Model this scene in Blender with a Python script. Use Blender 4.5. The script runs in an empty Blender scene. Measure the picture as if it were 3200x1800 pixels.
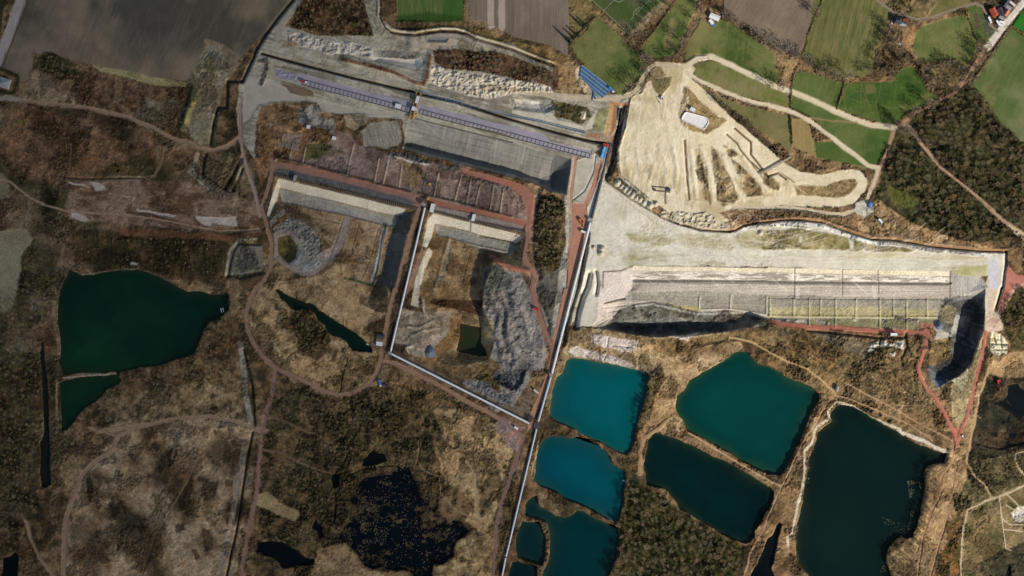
import bpy, bmesh, math, random
import numpy as np
from mathutils import Vector, Matrix
rad = math.radians
# ------------------------------------------------------------------ camera, sky, sun, exposure
S = 0.5                      # metres per picture unit (the photo is 2576 x 1449 units)
CX, CY, CAMH = 1288.0, 724.5, 2000.0
scene = bpy.context.scene
COL = scene.collection
cam = bpy.data.cameras.new("camera"); camo = bpy.data.objects.new("camera", cam); COL.objects.link(camo)
camo.location = (0, 0, CAMH); cam.sensor_width = 36; cam.lens = 36 * CAMH / (2576 * S)
cam.clip_start = 10; cam.clip_end = 20000
scene.camera = camo
SUN_EL, SUN_AZ = 31.0, -43.0          # azimuth measured from +x, counter-clockwise
world = bpy.data.worlds.new("World"); scene.world = world; world.use_nodes = True
wn = world.node_tree; wbg = wn.nodes["Background"]
sky = wn.nodes.new("ShaderNodeTexSky"); sky.sky_type = 'NISHITA'; sky.sun_disc = False
sky.sun_elevation = rad(SUN_EL); sky.sun_rotation = rad(90 - SUN_AZ)
wn.links.new(sky.outputs[0], wbg.inputs[0]); wbg.inputs[1].default_value = 0.085
sl = bpy.data.lights.new("sun", 'SUN'); sl.energy = 4.6; sl.angle = rad(0.5); sl.color = (1.0, 0.955, 0.88)
so = bpy.data.objects.new("sun", sl); COL.objects.link(so)
SD = Vector((math.cos(rad(SUN_EL)) * math.cos(rad(SUN_AZ)), math.cos(rad(SUN_EL)) * math.sin(rad(SUN_AZ)), math.sin(rad(SUN_EL))))
so.rotation_euler = SD.to_track_quat('Z', 'Y').to_euler(); so.location = SD * 3000
scene.view_settings.view_transform = 'Standard'; scene.view_settings.look = 'None'
scene.view_settings.exposure = 0.20; scene.view_settings.gamma = 1

# ------------------------------------------------------------------ coordinates
def T(r, c, s):
    v = [float(t) for t in s.replace(',', ' ').split()]
    a = np.array(v).reshape(-1, 2)
    return np.stack([c * 644 + a[:, 0] / 4, r * 362.25 + a[:, 1] / 4], 1)
def D(s):
    return np.array([float(t) for t in s.replace(',', ' ').split()]).reshape(-1, 2)
def J(*p): return np.concatenate(p, 0)
def W(d, z=0.0):
    """picture point at height z -> world point"""
    k = S * (CAMH - z) / CAMH
    return Vector(((d[0] - CX) * k, (CY - d[1]) * k, z))
def lin(c):
    a = np.asarray(c, dtype=np.float64) / 255.0
    return np.where(a <= 0.04045, a / 12.92, ((a + 0.055) / 1.055) ** 2.4).astype(np.float32)

# ------------------------------------------------------------------ terrain grid
G = 1.6; MX, MY = 160, 130
gx = np.arange(-MX, 2576 + MX + G, G, dtype=np.float32); gy = np.arange(-MY, 1449 + MY + G, G, dtype=np.float32)
NXg, NYg = len(gx), len(gy)
X, Y = np.meshgrid(gx, gy)
Z = np.zeros_like(X); C = np.zeros(X.shape + (3,), np.float32); RG = np.zeros_like(X)   # RG: rough height amplitude
ZONE = np.zeros(X.shape, np.int16); zones = ['ground']

def vn(x, y, scale, seed):
    r = np.random.RandomState(seed).rand(256, 256).astype(np.float32)
    u = x / scale + 1000.37; v = y / scale + 1000.71
    iu = np.floor(u).astype(np.int32); iv = np.floor(v).astype(np.int32)
    fu = u - iu; fv = v - iv
    fu = fu * fu * (3 - 2 * fu); fv = fv * fv * (3 - 2 * fv)
    i0 = iu & 255; i1 = (iu + 1) & 255; j0 = iv & 255; j1 = (iv + 1) & 255
    a = r[j0, i0]; b = r[j0, i1]; c = r[j1, i0]; d = r[j1, i1]
    return (a + (b - a) * fu) * (1 - fv) + (c + (d - c) * fu) * fv
def fbm(x, y, scale, seed, octv=4, gain=0.55):
    s = np.zeros_like(x); a = 1.0; t = 0
    for o in range(octv):
        s += a * vn(x, y, scale / 2 ** o, seed + 17 * o); t += a; a *= gain
    return s / t
def rot(ang, sx, sy):
    ca, sa = math.cos(rad(ang)), math.sin(rad(ang))
    return (X * ca + Y * sa) / sx, (-X * sa + Y * ca) / sy
WX = (fbm(X, Y, 30, 5, 4, 0.6) - 0.5) * 2; WY = (fbm(X, Y, 30, 105, 4, 0.6) - 0.5) * 2
N = {'f': fbm(X, Y, 5, 11, 2), 'm': fbm(X, Y, 16, 22, 4, 0.6), 'm2': fbm(X, Y, 22, 522, 4, 0.65), 'l': fbm(X, Y, 70, 33, 5, 0.6), 'x': fbm(X, Y, 220, 44, 5, 0.6)}
def ctr(n, k=2.2): return np.clip((n - 0.5) * k + 0.5, 0, 1)
def streak(ang, length=60, width=3, seed=7):
    u, v = rot(ang, length, width)
    return fbm(u, v, 1.0, seed, 3, 0.7)

def seg_d2(x, y, a, b):
    dx, dy = float(b[0] - a[0]), float(b[1] - a[1]); L = dx * dx + dy * dy + 1e-9
    px = x - float(a[0]); py = y - float(a[1])
    t = np.clip((px * dx + py * dy) / L, 0, 1)
    ex = px - t * dx; ey = py - t * dy
    return ex * ex + ey * ey, t
def win(P, pad):
    x0, y0 = P.min(0) - pad; x1, y1 = P.max(0) + pad
    i0 = max(0, int((x0 + MX) / G)); i1 = min(NXg, int((x1 + MX) / G) + 2)
    j0 = max(0, int((y0 + MY) / G)); j1 = min(NYg, int((y1 + MY) / G) + 2)
    return (slice(j0, j1), slice(i0, i1))
def sdist(P, sl, warp=0.0):
    """signed distance (positive inside) in picture units"""
    x = X[sl] + WX[sl] * warp; y = Y[sl] + WY[sl] * warp
    best = np.full(x.shape, 1e9, np.float32); ins = np.zeros(x.shape, bool); n = len(P)
    for i in range(n):
        a, b = P[i], P[(i + 1) % n]
        d2, _ = seg_d2(x, y, a, b); best = np.minimum(best, d2)
        if a[1] != b[1]:
            cond = ((a[1] > y) != (b[1] > y)) & (x < (b[0] - a[0]) * (y - a[1]) / (b[1] - a[1]) + a[0])
            ins ^= cond
    d = np.sqrt(best)
    return np.where(ins, d, -d)
def ldist(P, sl, warp=0.0):
    x = X[sl] + WX[sl] * warp; y = Y[sl] + WY[sl] * warp
    best = np.full(x.shape, 1e9, np.float32)
    for i in range(len(P) - 1):
        best = np.minimum(best, seg_d2(x, y, P[i], P[i + 1])[0])
    return np.sqrt(best)
def smooth(t): t = np.clip(t, 0, 1); return t * t * (3 - 2 * t)
def colmix(cols, n):
    """cols: one colour or a list blended by noise n in 0..1"""
    if not isinstance(cols, list): return lin(cols)[None, None, :]
    k = len(cols) - 1; f = np.clip(n, 0, 0.9999) * k; i = f.astype(np.int32); f = (f - i)[..., None]
    L = np.array([lin(c) for c in cols]); return L[i] * (1 - f) + L[np.minimum(i + 1, k)] * f
def getn(nz, sl):
    if nz is None: return N['m'][sl] * 0 + 0.5
    if isinstance(nz, str): return ctr(N[nz][sl])
    return ctr(nz[sl])
def zid(name):
    zones.append(name); return len(zones) - 1
def apply(sl, m, cols, nz, alpha, rough, zone):
    mm = (m * alpha)[..., None]
    C[sl] = C[sl] * (1 - mm) + colmix(cols, getn(nz, sl)) * mm
    if rough is not None: RG[sl] = RG[sl] * (1 - m) + rough * m
    if zone is not None:
        zz = ZONE[sl]; zz[m > 0.5] = zone if isinstance(zone, int) else zid(zone)
def paint(P, cols, nz='m', soft=2.0, warp=3.0, alpha=1.0, rough=None, zone=None, dz=0.0, edge=8.0):
    sl = win(P, soft + warp + 2); sd = sdist(P, sl, warp)
    m = smooth(sd / soft + 0.5); apply(sl, m, cols, nz, alpha, rough, zone)
    if dz: Z[sl] += dz * smooth(sd / edge)
    return sl, sd
def line(P, w, cols=None, nz='f', soft=1.6, warp=0.8, alpha=1.0, rough=None, zone=None, dz=0.0, prof=None):
    """w: full width; dz: height at the middle, fading to zero at prof (half width of the slope)"""
    h = w / 2; p = prof or h + 1
    sl = win(P, max(h + soft, p) + warp + 2); d = ldist(P, sl, warp)
    if cols is not None:
        m = smooth((h - d) / soft + 0.5); apply(sl, m, cols, nz, alpha, rough, zone)
    if dz: Z[sl] += dz * smooth(1 - d / p)
def basin(outer, inner, dz, warp=0.0, steps=0, mixs=0.7):
    sl = win(outer, 6 + warp); so_ = sdist(outer, sl, warp); si = -sdist(inner, sl, warp)
    t = np.where(so_ > 0, np.where(si <= 0, 1.0, so_ / (so_ + np.maximum(si, 0) + 1e-6)), 0)
    if steps:
        q = t * steps; f = q - np.floor(q); t2 = (np.floor(q) + smooth(f * 2.2)) / steps; t = t * (1 - mixs) + np.minimum(t2, 1) * mixs
    Z[sl] += dz * t.astype(np.float32)

# ------------------------------------------------------------------ land cover colours (sRGB of the material itself)
straw = (176, 150, 112); straw2 = (140, 114, 80); brown = (112, 88, 62); dark = (58, 50, 34); olive = (84, 78, 44)
moss = (70, 72, 36); sand = (226, 211, 180); sand2 = (208, 192, 158); cream = (216, 208, 186); grey = (168, 162, 148)
grey2 = (140, 136, 126); slate = (96, 98, 100); red = (178, 118, 96); red2 = (152, 104, 86); vred = (190, 98, 80)
plough = (128, 112, 98); plough2 = (104, 92, 80); green = (92, 112, 50); green2 = (74, 100, 38); lush = (52, 112, 26)
mauve = (136, 116, 108); mauve2 = (112, 94, 86); white = (224, 214, 204); road = (164, 132, 108); gravel = (158, 152, 164)
wood = [(62, 56, 38), (92, 78, 58), (118, 98, 76)]
scrub = [dark, (78, 64, 44), brown, (120, 96, 66)]
dry = [brown, straw2, straw, (190, 166, 128)]
# base
C[:] = colmix([dark, (84, 70, 46), brown, straw2, straw2], ctr(N['l'] * 0.55 + N['m'] * 0.45, 2.6))
RG[:] = 1.1
# ---- west woods and heath (dark, mottled)
heath = [(50, 46, 28), (80, 68, 46), (112, 92, 66), (136, 116, 88)]
paint(D("-160,245 60,250 200,262 330,290 430,345 520,378 600,370 640,420 655,560 575,610 570,735 480,700 330,680 180,680 150,780 150,930 160,1080 110,1230 60,1330 -160,1330"), heath, 'l', 8, 10, rough=1.3)
hs_ = np.clip(ctr(streak(7, 45, 11, 92), 1.6) * 0.3 + ctr(N['l'], 2) * 0.45 + ctr(N['m']) * 0.25, 0, 1); vs_ = np.clip(ctr(streak(88, 30, 5, 93), 1.6) * 0.4 + ctr(N['l'], 2.4) * 0.6, 0, 1)
paint(D("180,265 330,300 395,345 390,420 200,430 160,420 165,330"), [(50, 42, 26), (88, 64, 42), (118, 84, 56)], 'l', 8, 8, rough=1.5)
paint(T(1, 0, "760,30 1000,80 1500,20 1580,200 1400,330 900,300 720,240"), [(44, 40, 24), (66, 56, 34), (104, 84, 48)], 'l', 14, 12, rough=1.7)
paint(T(1, 0, "150,-60 560,-40 620,120 640,260 560,330 430,300 300,360 230,200"), [(110, 86, 62), (146, 118, 88), (164, 138, 108)], 'm', 16, 14, rough=0.9)
paint(T(1, 0, "1640,60 1960,60 2020,300 1900,480 1600,440 1560,240"), [(60, 52, 32), (104, 82, 56), (128, 98, 70)], 'l', 12, 10, rough=1.3)
paint(D("165,450 400,455 560,470 650,520 655,570 580,580 300,566 175,552"), [(96, 72, 52), (132, 104, 82), (150, 124, 100), (112, 84, 62)], hs_, 12, 10, rough=0.6)
paint(D("175,578 400,582 560,590 590,620 570,725 480,705 340,672 190,665"), [(44, 40, 24), (68, 56, 34), (92, 72, 46)], vs_, 12, 10, rough=1.1)
paint(D("300,572 420,580 560,590 640,598 560,604 400,600 300,592"), [(110, 72, 46), (130, 94, 64)], hs_, 8, 6, rough=0.5)
paint(T(2, 0, "450,200 560,150 580,700 430,700"), [(120, 94, 70), (92, 70, 50)], 'm', 8, 6, rough=0.8)
paint(T(1, 0, "-300,860 280,870 330,950 240,1100 180,1449 150,1600 60,1700 -300,1710"), [(160, 148, 120), (148, 134, 104)], 'l', 6, 10, rough=0.2)
paint(T(1, 0, "-300,300 30,300 100,420 20,560 -300,560"), [(140, 126, 100), (120, 104, 78)], 'l', 6, 8, rough=0.2)
for s in ["900,370 1000,390 1060,440 1060,470 970,470", "700,385 840,400 900,430 820,415 690,400", "1380,655 1550,680 1780,715 1760,738 1600,715 1400,690",
          "1960,722 2100,735 2260,740 2390,725 2395,835 2250,820 2150,800 2120,830 2060,820 2000,770", "720,650 900,760 820,780 720,730", "1320,1185 1390,1195 1380,1220 1310,1210"]:
    paint(T(1, 0, s), [(180, 164, 148), (196, 184, 172)], 'm', 3, 4, rough=0.2)
paint(T(1, 0, "300,180 480,150 600,270 560,330 330,340"), [(150, 128, 100), straw2], 'm', 5, 8, rough=0.8)
paint(T(0, 0, "20,1100 340,1060 900,1160 1450,1300 1560,1449 1560,1500 700,1800 640,1900 100,1750 0,1500"), [(50, 44, 28), (90, 68, 46), (134, 100, 72), (116, 90, 66)], 'l', 10, 10, rough=1.5)
# ---- south-west dry grassland
sw = [(66, 56, 38), (112, 90, 64), (150, 126, 94), (170, 146, 114), (146, 122, 90)]
paint(D("215,1075 330,1055 520,1050 640,1075 640,1200 560,1590 150,1590 160,1330 200,1200 280,1110"), sw, 'l', 6, 8, rough=0.9)
paint(D("370,980 540,945 600,900 640,1000 640,1075 520,1052 340,1062 260,1060 290,1010"), [(76, 64, 42), (130, 108, 76), (158, 134, 98)], 'm', 8, 8, rough=1.0)
for s in ["860,450 960,520 1160,640 1000,700 900,690 880,560", "720,840 900,860 1010,960 1000,1100 960,1300 720,1290 700,1000", "920,720 1230,740 1240,850 1060,830 1010,760",
          "1300,950 1600,960 1700,1040 1500,1200 1380,1380 1190,1200 1240,1060", "1990,420 2200,520 2160,690 2130,900 2050,870 2010,640", "2050,960 2160,1040 2130,1250 1980,1120",
          "2060,110 2200,100 2360,300 2340,420 2230,440 2160,300 2050,210", "1350,1280 1560,1250 1620,1400 1550,1580 1330,1560", "1280,210 1420,290 1480,420 1350,430 1190,290", "1640,200 1760,180 1720,380 1560,560 1640,330"]:
    paint(T(3, 0, s), [(62, 54, 36), (90, 72, 50), (120, 96, 70)], 'm', 22, 16, alpha=0.7, rough=1.2)
# centre-south straw
paint(D("640,720 700,705 800,760 870,800 960,850 990,930 940,985 850,995 740,960 660,900 625,830"), [(96, 78, 50), (140, 114, 78), (168, 142, 102), (158, 130, 92)], 'm', 6, 8, rough=1.0)
paint(T(2, 1, "350,240 520,200 640,330 760,520 740,640 620,740 420,640 380,430 250,420 260,330"), [(66, 56, 34), (86, 72, 44), (100, 80, 52)], 'm', 8, 6, rough=2.2)
paint(T(1, 1, "850,1190 1250,1420 1340,1500 1330,1720 1100,1850 700,1700 500,1600 260,1460 200,1380 480,1350 660,1310"), [(130, 104, 74), (168, 138, 100), (180, 150, 112)], 'm', 6, 8, rough=0.6)
paint(D("690,970 850,1005 980,960 1150,1010 1290,1110 1290,1250 1240,1590 640,1590 655,1100"), [(46, 40, 26), (74, 64, 42), (100, 82, 54), (122, 98, 66)], 'm', 6, 8, rough=1.9)
paint(T(2, 1, "1780,1230 2100,1200 2400,1350 2560,1449 2600,1600 2440,2200 2300,2500 2100,2350 1900,2000 1860,1850 1800,1600 1870,1480"), [(104, 84, 56), (150, 124, 84), (176, 148, 106), (160, 130, 92)], 'm', 8, 10, rough=0.9)
for s in ["1800,1000 2000,1040 2200,760 2050,540 1870,560 1880,900", "2230,560 2430,380 2480,520 2380,800 2250,850"]:
    paint(T(3, 1, s), [(70, 60, 38), (112, 90, 60), (130, 104, 72)], 'm', 8, 8, rough=1.4)
paint(T(3, 1, "0,620 130,600 230,700 440,790 440,850 390,900 150,810 0,720"), [(166, 148, 104), (150, 130, 88)], 'm', 4, 6, rough=0.3)
paint(T(3, 1, "640,1180 880,1110 1050,1290 1170,1400 1560,1400 1620,1800 400,1800 560,1400"), [(130, 106, 74), (160, 134, 98), (150, 124, 90)], 'm', 6, 8, rough=0.6)
paint(T(3, 1, "2000,1080 2300,1000 2400,1100 2360,1449 2300,1800 1800,1800 1780,1350 1990,1270"), [(100, 82, 56), (150, 124, 86), (170, 146, 104)], 'm', 6, 8, rough=0.8)

# ---- northern fields
st = streak(112, 60, 3, 71)
def field(P, cols, nz, name='field', rough=0.05, warp=1.5):
    paint(P, cols, nz, 1.6, warp, rough=rough, zone=name)
mixf = np.clip(ctr(N['x'], 2.2) * 0.62 + ctr(N['l'], 1.6) * 0.18 + st * 0.2, 0, 1)
field(D("73,-160 790,-160 741,-5 690,60 612,138 606,145 522,104 476,208 455,204 300,178 180,152 110,134 86,136 76,200 60,205 40,185 3,172 30,90"),
      [(84, 80, 68), (110, 100, 82), (130, 112, 92), (146, 126, 108)], mixf)
paint(D("300,60 400,40 450,80 430,130 330,150 290,110"), [(70, 70, 64), (90, 84, 74)], 'l', 40, 10, alpha=0.6)
paint(D("-160,-160 32,-160 0,95 -20,150 -160,200"), [(48, 52, 34), (66, 68, 44)], 'l', 3, 2, rough=0.3)
gst = streak(90, 80, 2.5, 72)
field(D("999,-160 1170,-160 1166,50 1100,54 998,52"), [(60, 96, 34), (84, 104, 50), (104, 112, 66), (70, 104, 40)], gst)
paint(D("1100,-160 1170,-160 1166,50 1120,52"), (50, 94, 28), None, 20, 4, alpha=0.65)
paint(D("998,40 1080,30 1165,42 1166,56 998,56"), (40, 72, 22), None, 10, 4, alpha=0.7)
field(D("1170,-160 1432,-160 1430,140 1380,112 1290,92 1225,55 1185,50"), [(104, 92, 80), (122, 108, 94), (134, 118, 104)], np.clip(gst * 0.6 + N['l'] * 0.4, 0, 1))
for s in ["1225,-160 1242,-160 1243,70 1232,74 1226,66", "1254,-160 1270,-160 1271,72 1262,80 1254,72"]:
    paint(D(s), (176, 156, 142), 'f', 3, 1.5)
paint(D("1432,-160 1490,-160 1504,38 1436,112 1430,100"), [(96, 82, 52), (132, 114, 72), (112, 100, 60)], 'm', 2, 2, rough=0.8)
gm = np.clip(ctr(N['l'], 2.4) * 0.5 + ctr(N['m']) * 0.2 + streak(95, 70, 4, 73) * 0.3, 0, 1)
gcols = [(66, 84, 38), (84, 98, 48), (98, 107, 56), (110, 112, 64)]
def grass(P, cols=gcols, nz=gm, name='grass_field', warp=1.5): paint(P, cols, nz, 2, warp, rough=0.12, zone=name)
grass(T(0, 2, "875,160 960,210 1150,400 1310,510 1375,610 1340,720 1260,810 1110,962 1040,930 850,760 690,640 590,475"))
grass(T(0, 2, "800,-600 1700,-600 1520,50 1205,378 800,0"), [(56, 82, 34), (70, 90, 44), (90, 92, 60), (98, 94, 68)], 'l', 'pitch_grass')
grass(T(0, 2, "1300,490 1640,20 1700,-300 1900,-300 1840,110 1640,550 1480,590 1330,560"))
paint(T(0, 2, "1590,180 1640,180 1620,480 1540,500 1540,420"), (150, 130, 88), None, 14, 5, alpha=0.6)
grass(T(0, 2, "1900,180 2010,250 2090,180 2200,230 2420,390 2640,540 2680,900 2500,790 2250,660 2050,560 1880,540 1760,600 1700,560 1790,300"))
paint(T(0, 2, "1760,350 1900,170 2010,240 1900,540 1750,590"), (140, 128, 82), None, 16, 6, alpha=0.5)
paint(T(0, 2, "1640,560 1790,290 1870,150 1880,230 1760,430 1740,620 1600,640"), [(104, 84, 58), (140, 114, 78)], 'm', 4, 5, rough=1.0)
field(T(0, 2, "2130,-600 3140,-600 3120,20 2940,440 2880,590 2700,520 2576,430 2420,300 2290,240 2130,150"), [(112, 98, 84), (130, 114, 98), (140, 124, 106)], np.clip(streak(120, 60, 2.5, 74) * 0.3 + N['l'] * 0.35 + ctr(N['x']) * 0.35, 0, 1))
field(T(0, 3, "556,-600 1050,-600 1110,30 1240,110 1225,190 1180,330 1100,480 1060,740 900,790 740,770 420,660 330,570 390,420"), [(74, 84, 44), (96, 98, 54), (116, 108, 64), (120, 116, 72)], np.clip(streak(104, 70, 4, 75) * 0.5 + N['l'] * 0.25 + ctr(N['x']) * 0.25, 0, 1), 'grass_field')
grass(T(0, 3, "1480,330 1560,260 1750,200 1980,150 2050,290 2110,430 2110,530 1990,650 1900,600 1780,620 1600,650 1540,640 1460,500"))
grass(T(0, 3, "2440,275 2576,365 3100,600 3100,1800 2576,1460 2370,1290 2230,1050 2060,850 2200,620 2310,480"), [(72, 94, 42), (88, 102, 56), (118, 122, 90), (76, 98, 46)], 'x')
grass(T(0, 3, "2680,-60 3100,-60 3100,560 2450,262"), [(36, 104, 26), (52, 118, 36)], 'l')
grass(T(0, 3, "1700,-200 1900,-200 2060,30 1700,150 1560,190 1400,150 1320,60 1400,0"), [(84, 92, 48), (104, 100, 58), (120, 108, 70)], 'm')
grass(T(0, 3, "275,725 380,715 500,760 650,800 755,830 690,1105 420,970 235,905"), [(66, 88, 40), (80, 98, 46), (90, 104, 54)], gm)
grass(T(0, 3, "775,820 1100,810 1240,800 1300,740 1400,660 1480,680 1590,880 1720,1000 1500,1080 1390,1130 1310,1235 1200,1250 1000,1200 700,1095"), [(54, 82, 30), (72, 94, 38), (90, 102, 48)], gm)
grass(T(0, 3, "240,940 440,1010 700,1150 980,1260 1240,1300 1260,1330 1190,1480 1110,1650 980,1690 880,1600 740,1449 430,1170 230,1080"), [(66, 90, 38), (80, 98, 46), (92, 104, 54)], gm)
paint(T(1, 3, "480,100 720,160 960,220 990,260 700,170 500,140"), (150, 132, 90), 'f', 8, 4, alpha=0.8)
grass(T(1, 3, "465,-20 720,-20 900,130 1000,230 760,190 490,130"), [(66, 88, 38), (82, 98, 46)], gm)
field(T(0, 3, "238,1190 420,1210 470,1449 470,1570 240,1480"), [(150, 128, 84), (134, 118, 74)], gst, 'stubble_strip')
grass(T(0, 2, "1800,690 1900,620 2010,605 2120,640 2350,740 2576,870 2800,950 2800,1080 2600,1040 2250,950 2000,850 1850,760"), [(92, 92, 52), (108, 112, 58), (124, 118, 76)], gm)
grass(T(0, 2, "1900,870 2200,1020 2576,1120 2790,1160 2810,1449 2810,1560 2700,1449 2400,1250 2230,1130 2000,950"), [(76, 76, 44), (104, 104, 58), (118, 110, 70)], gm)
paint(T(0, 2, "2200,1090 2400,1250 2576,1400 2700,1550 2576,1560 2350,1330 2160,1120"), [(62, 52, 38), (96, 80, 58)], 'm', 5, 6, rough=1.6)
paint(T(0, 3, "2000,50 2130,60 2230,260 2310,330 2240,440 2150,420 2100,380 2050,250"), [(70, 88, 40), (92, 104, 52)], 'm', 2, 2, rough=0.2)
paint(T(0, 3, "2070,140 2110,130 2130,280 2105,300"), (92, 78, 66), None, 2, 1)
paint(T(0, 3, "2140,170 2200,180 2300,330 2230,400 2180,330"), (88, 90, 70), 'm', 2, 1, rough=0.5)
# hedge bottoms, woods in the north-east
nw = [(64, 56, 38), (92, 78, 54), (124, 104, 72), (110, 98, 58)]
paint(T(0, 3, "1080,480 1180,440 1250,290 1360,300 1350,470 1500,620 1900,600 1990,680 2080,640 1900,920 1720,990 1600,900 1500,660 1380,640 1240,790 1100,770 1060,700"), nw, 'm', 5, 6, rough=1.8)
paint(T(0, 3, "1360,290 1480,240 1450,500 1460,560 1350,470"), (150, 120, 82), 'm', 3, 3, rough=0.6)
paint(T(0, 3, "1100,20 1500,0 1700,0 1600,190 1350,110"), [(120, 108, 58), (98, 84, 56), (136, 116, 80)], 'm', 4, 5, rough=1.0)
paint(T(0, 3, "1940,920 2080,860 2200,1010 2300,1200 2500,1380 2760,1560 2760,2500 2576,2400 2450,2380 2100,2450 1700,2400 1350,2300 1150,2230 1000,2130 1080,1950 1130,1740 1200,1560 1300,1260 1600,1090"),
      [(40, 42, 26), (60, 58, 36), (86, 80, 54)], 'm', 6, 8, rough=1.6)
paint(T(1, 3, "1100,560 1300,700 1500,820 1900,960 2380,1060 2000,1050 1500,980 1100,930 850,850 600,740 860,720 1030,640"), [(120, 94, 64), (164, 134, 94), (176, 148, 108)], 'm', 5, 7, rough=1.0)
paint(T(1, 3, "1180,440 1420,440 1560,560 1450,650 1250,600"), [(74, 80, 34), (96, 92, 44)], 'm', 10, 8, rough=1.2)
# straw strip hedges
line(T(0, 2, "860,140 1000,240 1160,400 1290,500 1390,605"), 15, [(120, 98, 66), (160, 134, 92)], 'm', 3, 3, rough=0.7)
line(T(0, 2, "580,480 640,600 700,650"), 12, [(130, 108, 72), (100, 80, 54)], 'm', 3, 3, rough=0.7)
line(T(0, 3, "300,590 380,640 500,720 640,780 760,805 900,800 1100,800 1250,790"), 14, [(150, 122, 84), (116, 92, 64)], 'm', 3, 3, rough=1.0)
line(T(0, 2, "1210,370 1330,250 1480,90 1600,20"), 22, [(110, 92, 64), (140, 116, 84)], 'm', 5, 4, rough=1.2)
paint(T(0, 2, "1200,380 1300,260 1330,380 1290,480"), [(100, 84, 60), (130, 108, 78)], 'm', 4, 4, rough=1.2)
# top middle brown copses
paint(T(0, 1, "500,-600 1180,-600 1160,0 1220,250 1180,380 1080,370 800,340 560,300 340,260 400,130"), [(52, 44, 28), (82, 62, 42), (112, 84, 56)], 'm', 5, 6, rough=2.2)
paint(T(0, 1, "1240,-600 1430,-600 1420,220 1600,260 1350,280 1280,230"), [(100, 78, 56), (124, 100, 72)], 'm', 4, 4, rough=0.8)
paint(T(0, 1, "1640,260 2000,220 2300,280 2576,420 2900,470 3080,560 3150,620 3140,930 3050,960 3046,680 2980,640 2800,560 2576,470 2300,370 2000,290"), [(90, 78, 46), (124, 100, 60), (150, 122, 78)], 'm', 3, 4, rough=0.8)

paint(T(3, 2, "1090,870 1150,620 1180,440 1340,560 1520,640 1640,780 1850,890 2150,1080 2360,1160 2250,1449 2200,1900 960,1900 1070,1250"), [(32, 34, 18), (50, 52, 27), (70, 64, 40), (92, 78, 54)], 'm', 5, 5, rough=1.4)

# ---- north quarry plain (chalky grey)
gp = [(140, 134, 118), (164, 158, 142), (180, 172, 156), (170, 164, 144)]
nplain = D("741,0 690,60 640,130 604,205 596,260 600,350 640,400 690,405 700,300 860,290 1010,300 1020,370 1340,455 1380,478 1425,492 1440,700 1395,870 1525,700 1525,400 1570,262 1620,225 1560,235 1440,245 1360,235 1290,190 1350,150 1290,110 1150,85 1010,80 960,50 940,-20 910,-20 940,90 800,90 700,60 770,-20")
ns_ = np.clip(ctr(streak(15, 70, 3, 91), 1.8) * 0.5 + ctr(N['l']) * 0.5, 0, 1)
paint(nplain, [(134, 126, 108), (162, 154, 136), (184, 176, 156), (168, 160, 136)], ns_, 3, 4, rough=0.35, zone='quarry_floor')
paint(D("612,190 700,205 760,240 900,275 1020,285 1015,300 930,295 850,290 780,265 700,255 650,265 630,300 612,310"), [(170, 160, 144), (182, 172, 156)], 'l', 4, 4, rough=0.1)
paint(T(0, 0, "2100,430 2420,580 2400,640 2300,800 2210,1080 2130,1449 2000,1449 1800,1300 1900,1100 1950,880 1880,860 2000,600"), [(104, 88, 58), (134, 120, 92), (150, 136, 110), (112, 104, 66)], 'l', 8, 8, rough=0.9)
line(T(0, 0, "2120,480 2200,600 2260,800 2180,900"), 18, (150, 142, 124), 'f', 6, 4, alpha=0.7)
line(T(0, 0, "2080,420 2250,480 2430,590"), 12, [(120, 100, 76), (150, 128, 100)], 'm', 3, 3, rough=0.8)
line(T(0, 0, "2000,900 1900,1130 1830,1300"), 12, (150, 142, 84), 'f', 4, 3, dz=1.5, prof=12)
line(T(0, 0, "1910,870 1860,1050 1790,1260"), 14, (84, 78, 60), 'm', 4, 3, dz=-3, prof=12)
# west heath strip under the big field
paint(T(0, 0, "340,560 480,520 800,620 1000,680 1300,740 1900,850 1880,1010 1780,1100 1640,1200 1400,1150 1000,1100 400,1010 260,950 300,750"), [(74, 58, 42), (104, 78, 56), (128, 100, 72), (112, 92, 66)], 'm', 4, 6, rough=1.5)
paint(T(0, 0, "340,700 480,680 560,780 560,920 780,960 770,1040 400,1010 260,900"), [(140, 120, 90), (158, 138, 106)], 'm', 14, 12, alpha=0.85, rough=0.8)
paint(T(0, 0, "920,650 1300,720 1880,830 1870,880 1500,850 1300,790 1020,720"), [(144, 132, 84), (172, 158, 112)], 'm', 3, 3, rough=0.4)
paint(T(0, 0, "350,560 460,520 760,610 720,680 840,760 560,760 420,700"), [(60, 54, 34), (88, 76, 46)], 'm', 10, 10, rough=1.4)
paint(T(0, 0, "1480,960 1620,1040 1720,1000 1760,920 1800,1060 1700,1150 1500,1140 1400,1080"), [(134, 122, 100), (108, 94, 74)], 'm', 12, 10, alpha=0.8, rough=1.0)
paint(T(0, 0, "1380,1090 1700,1180 1640,1240 1360,1170"), [(140, 130, 108), (108, 96, 78)], 'm', 10, 8, alpha=0.8, rough=1.1)
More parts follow.
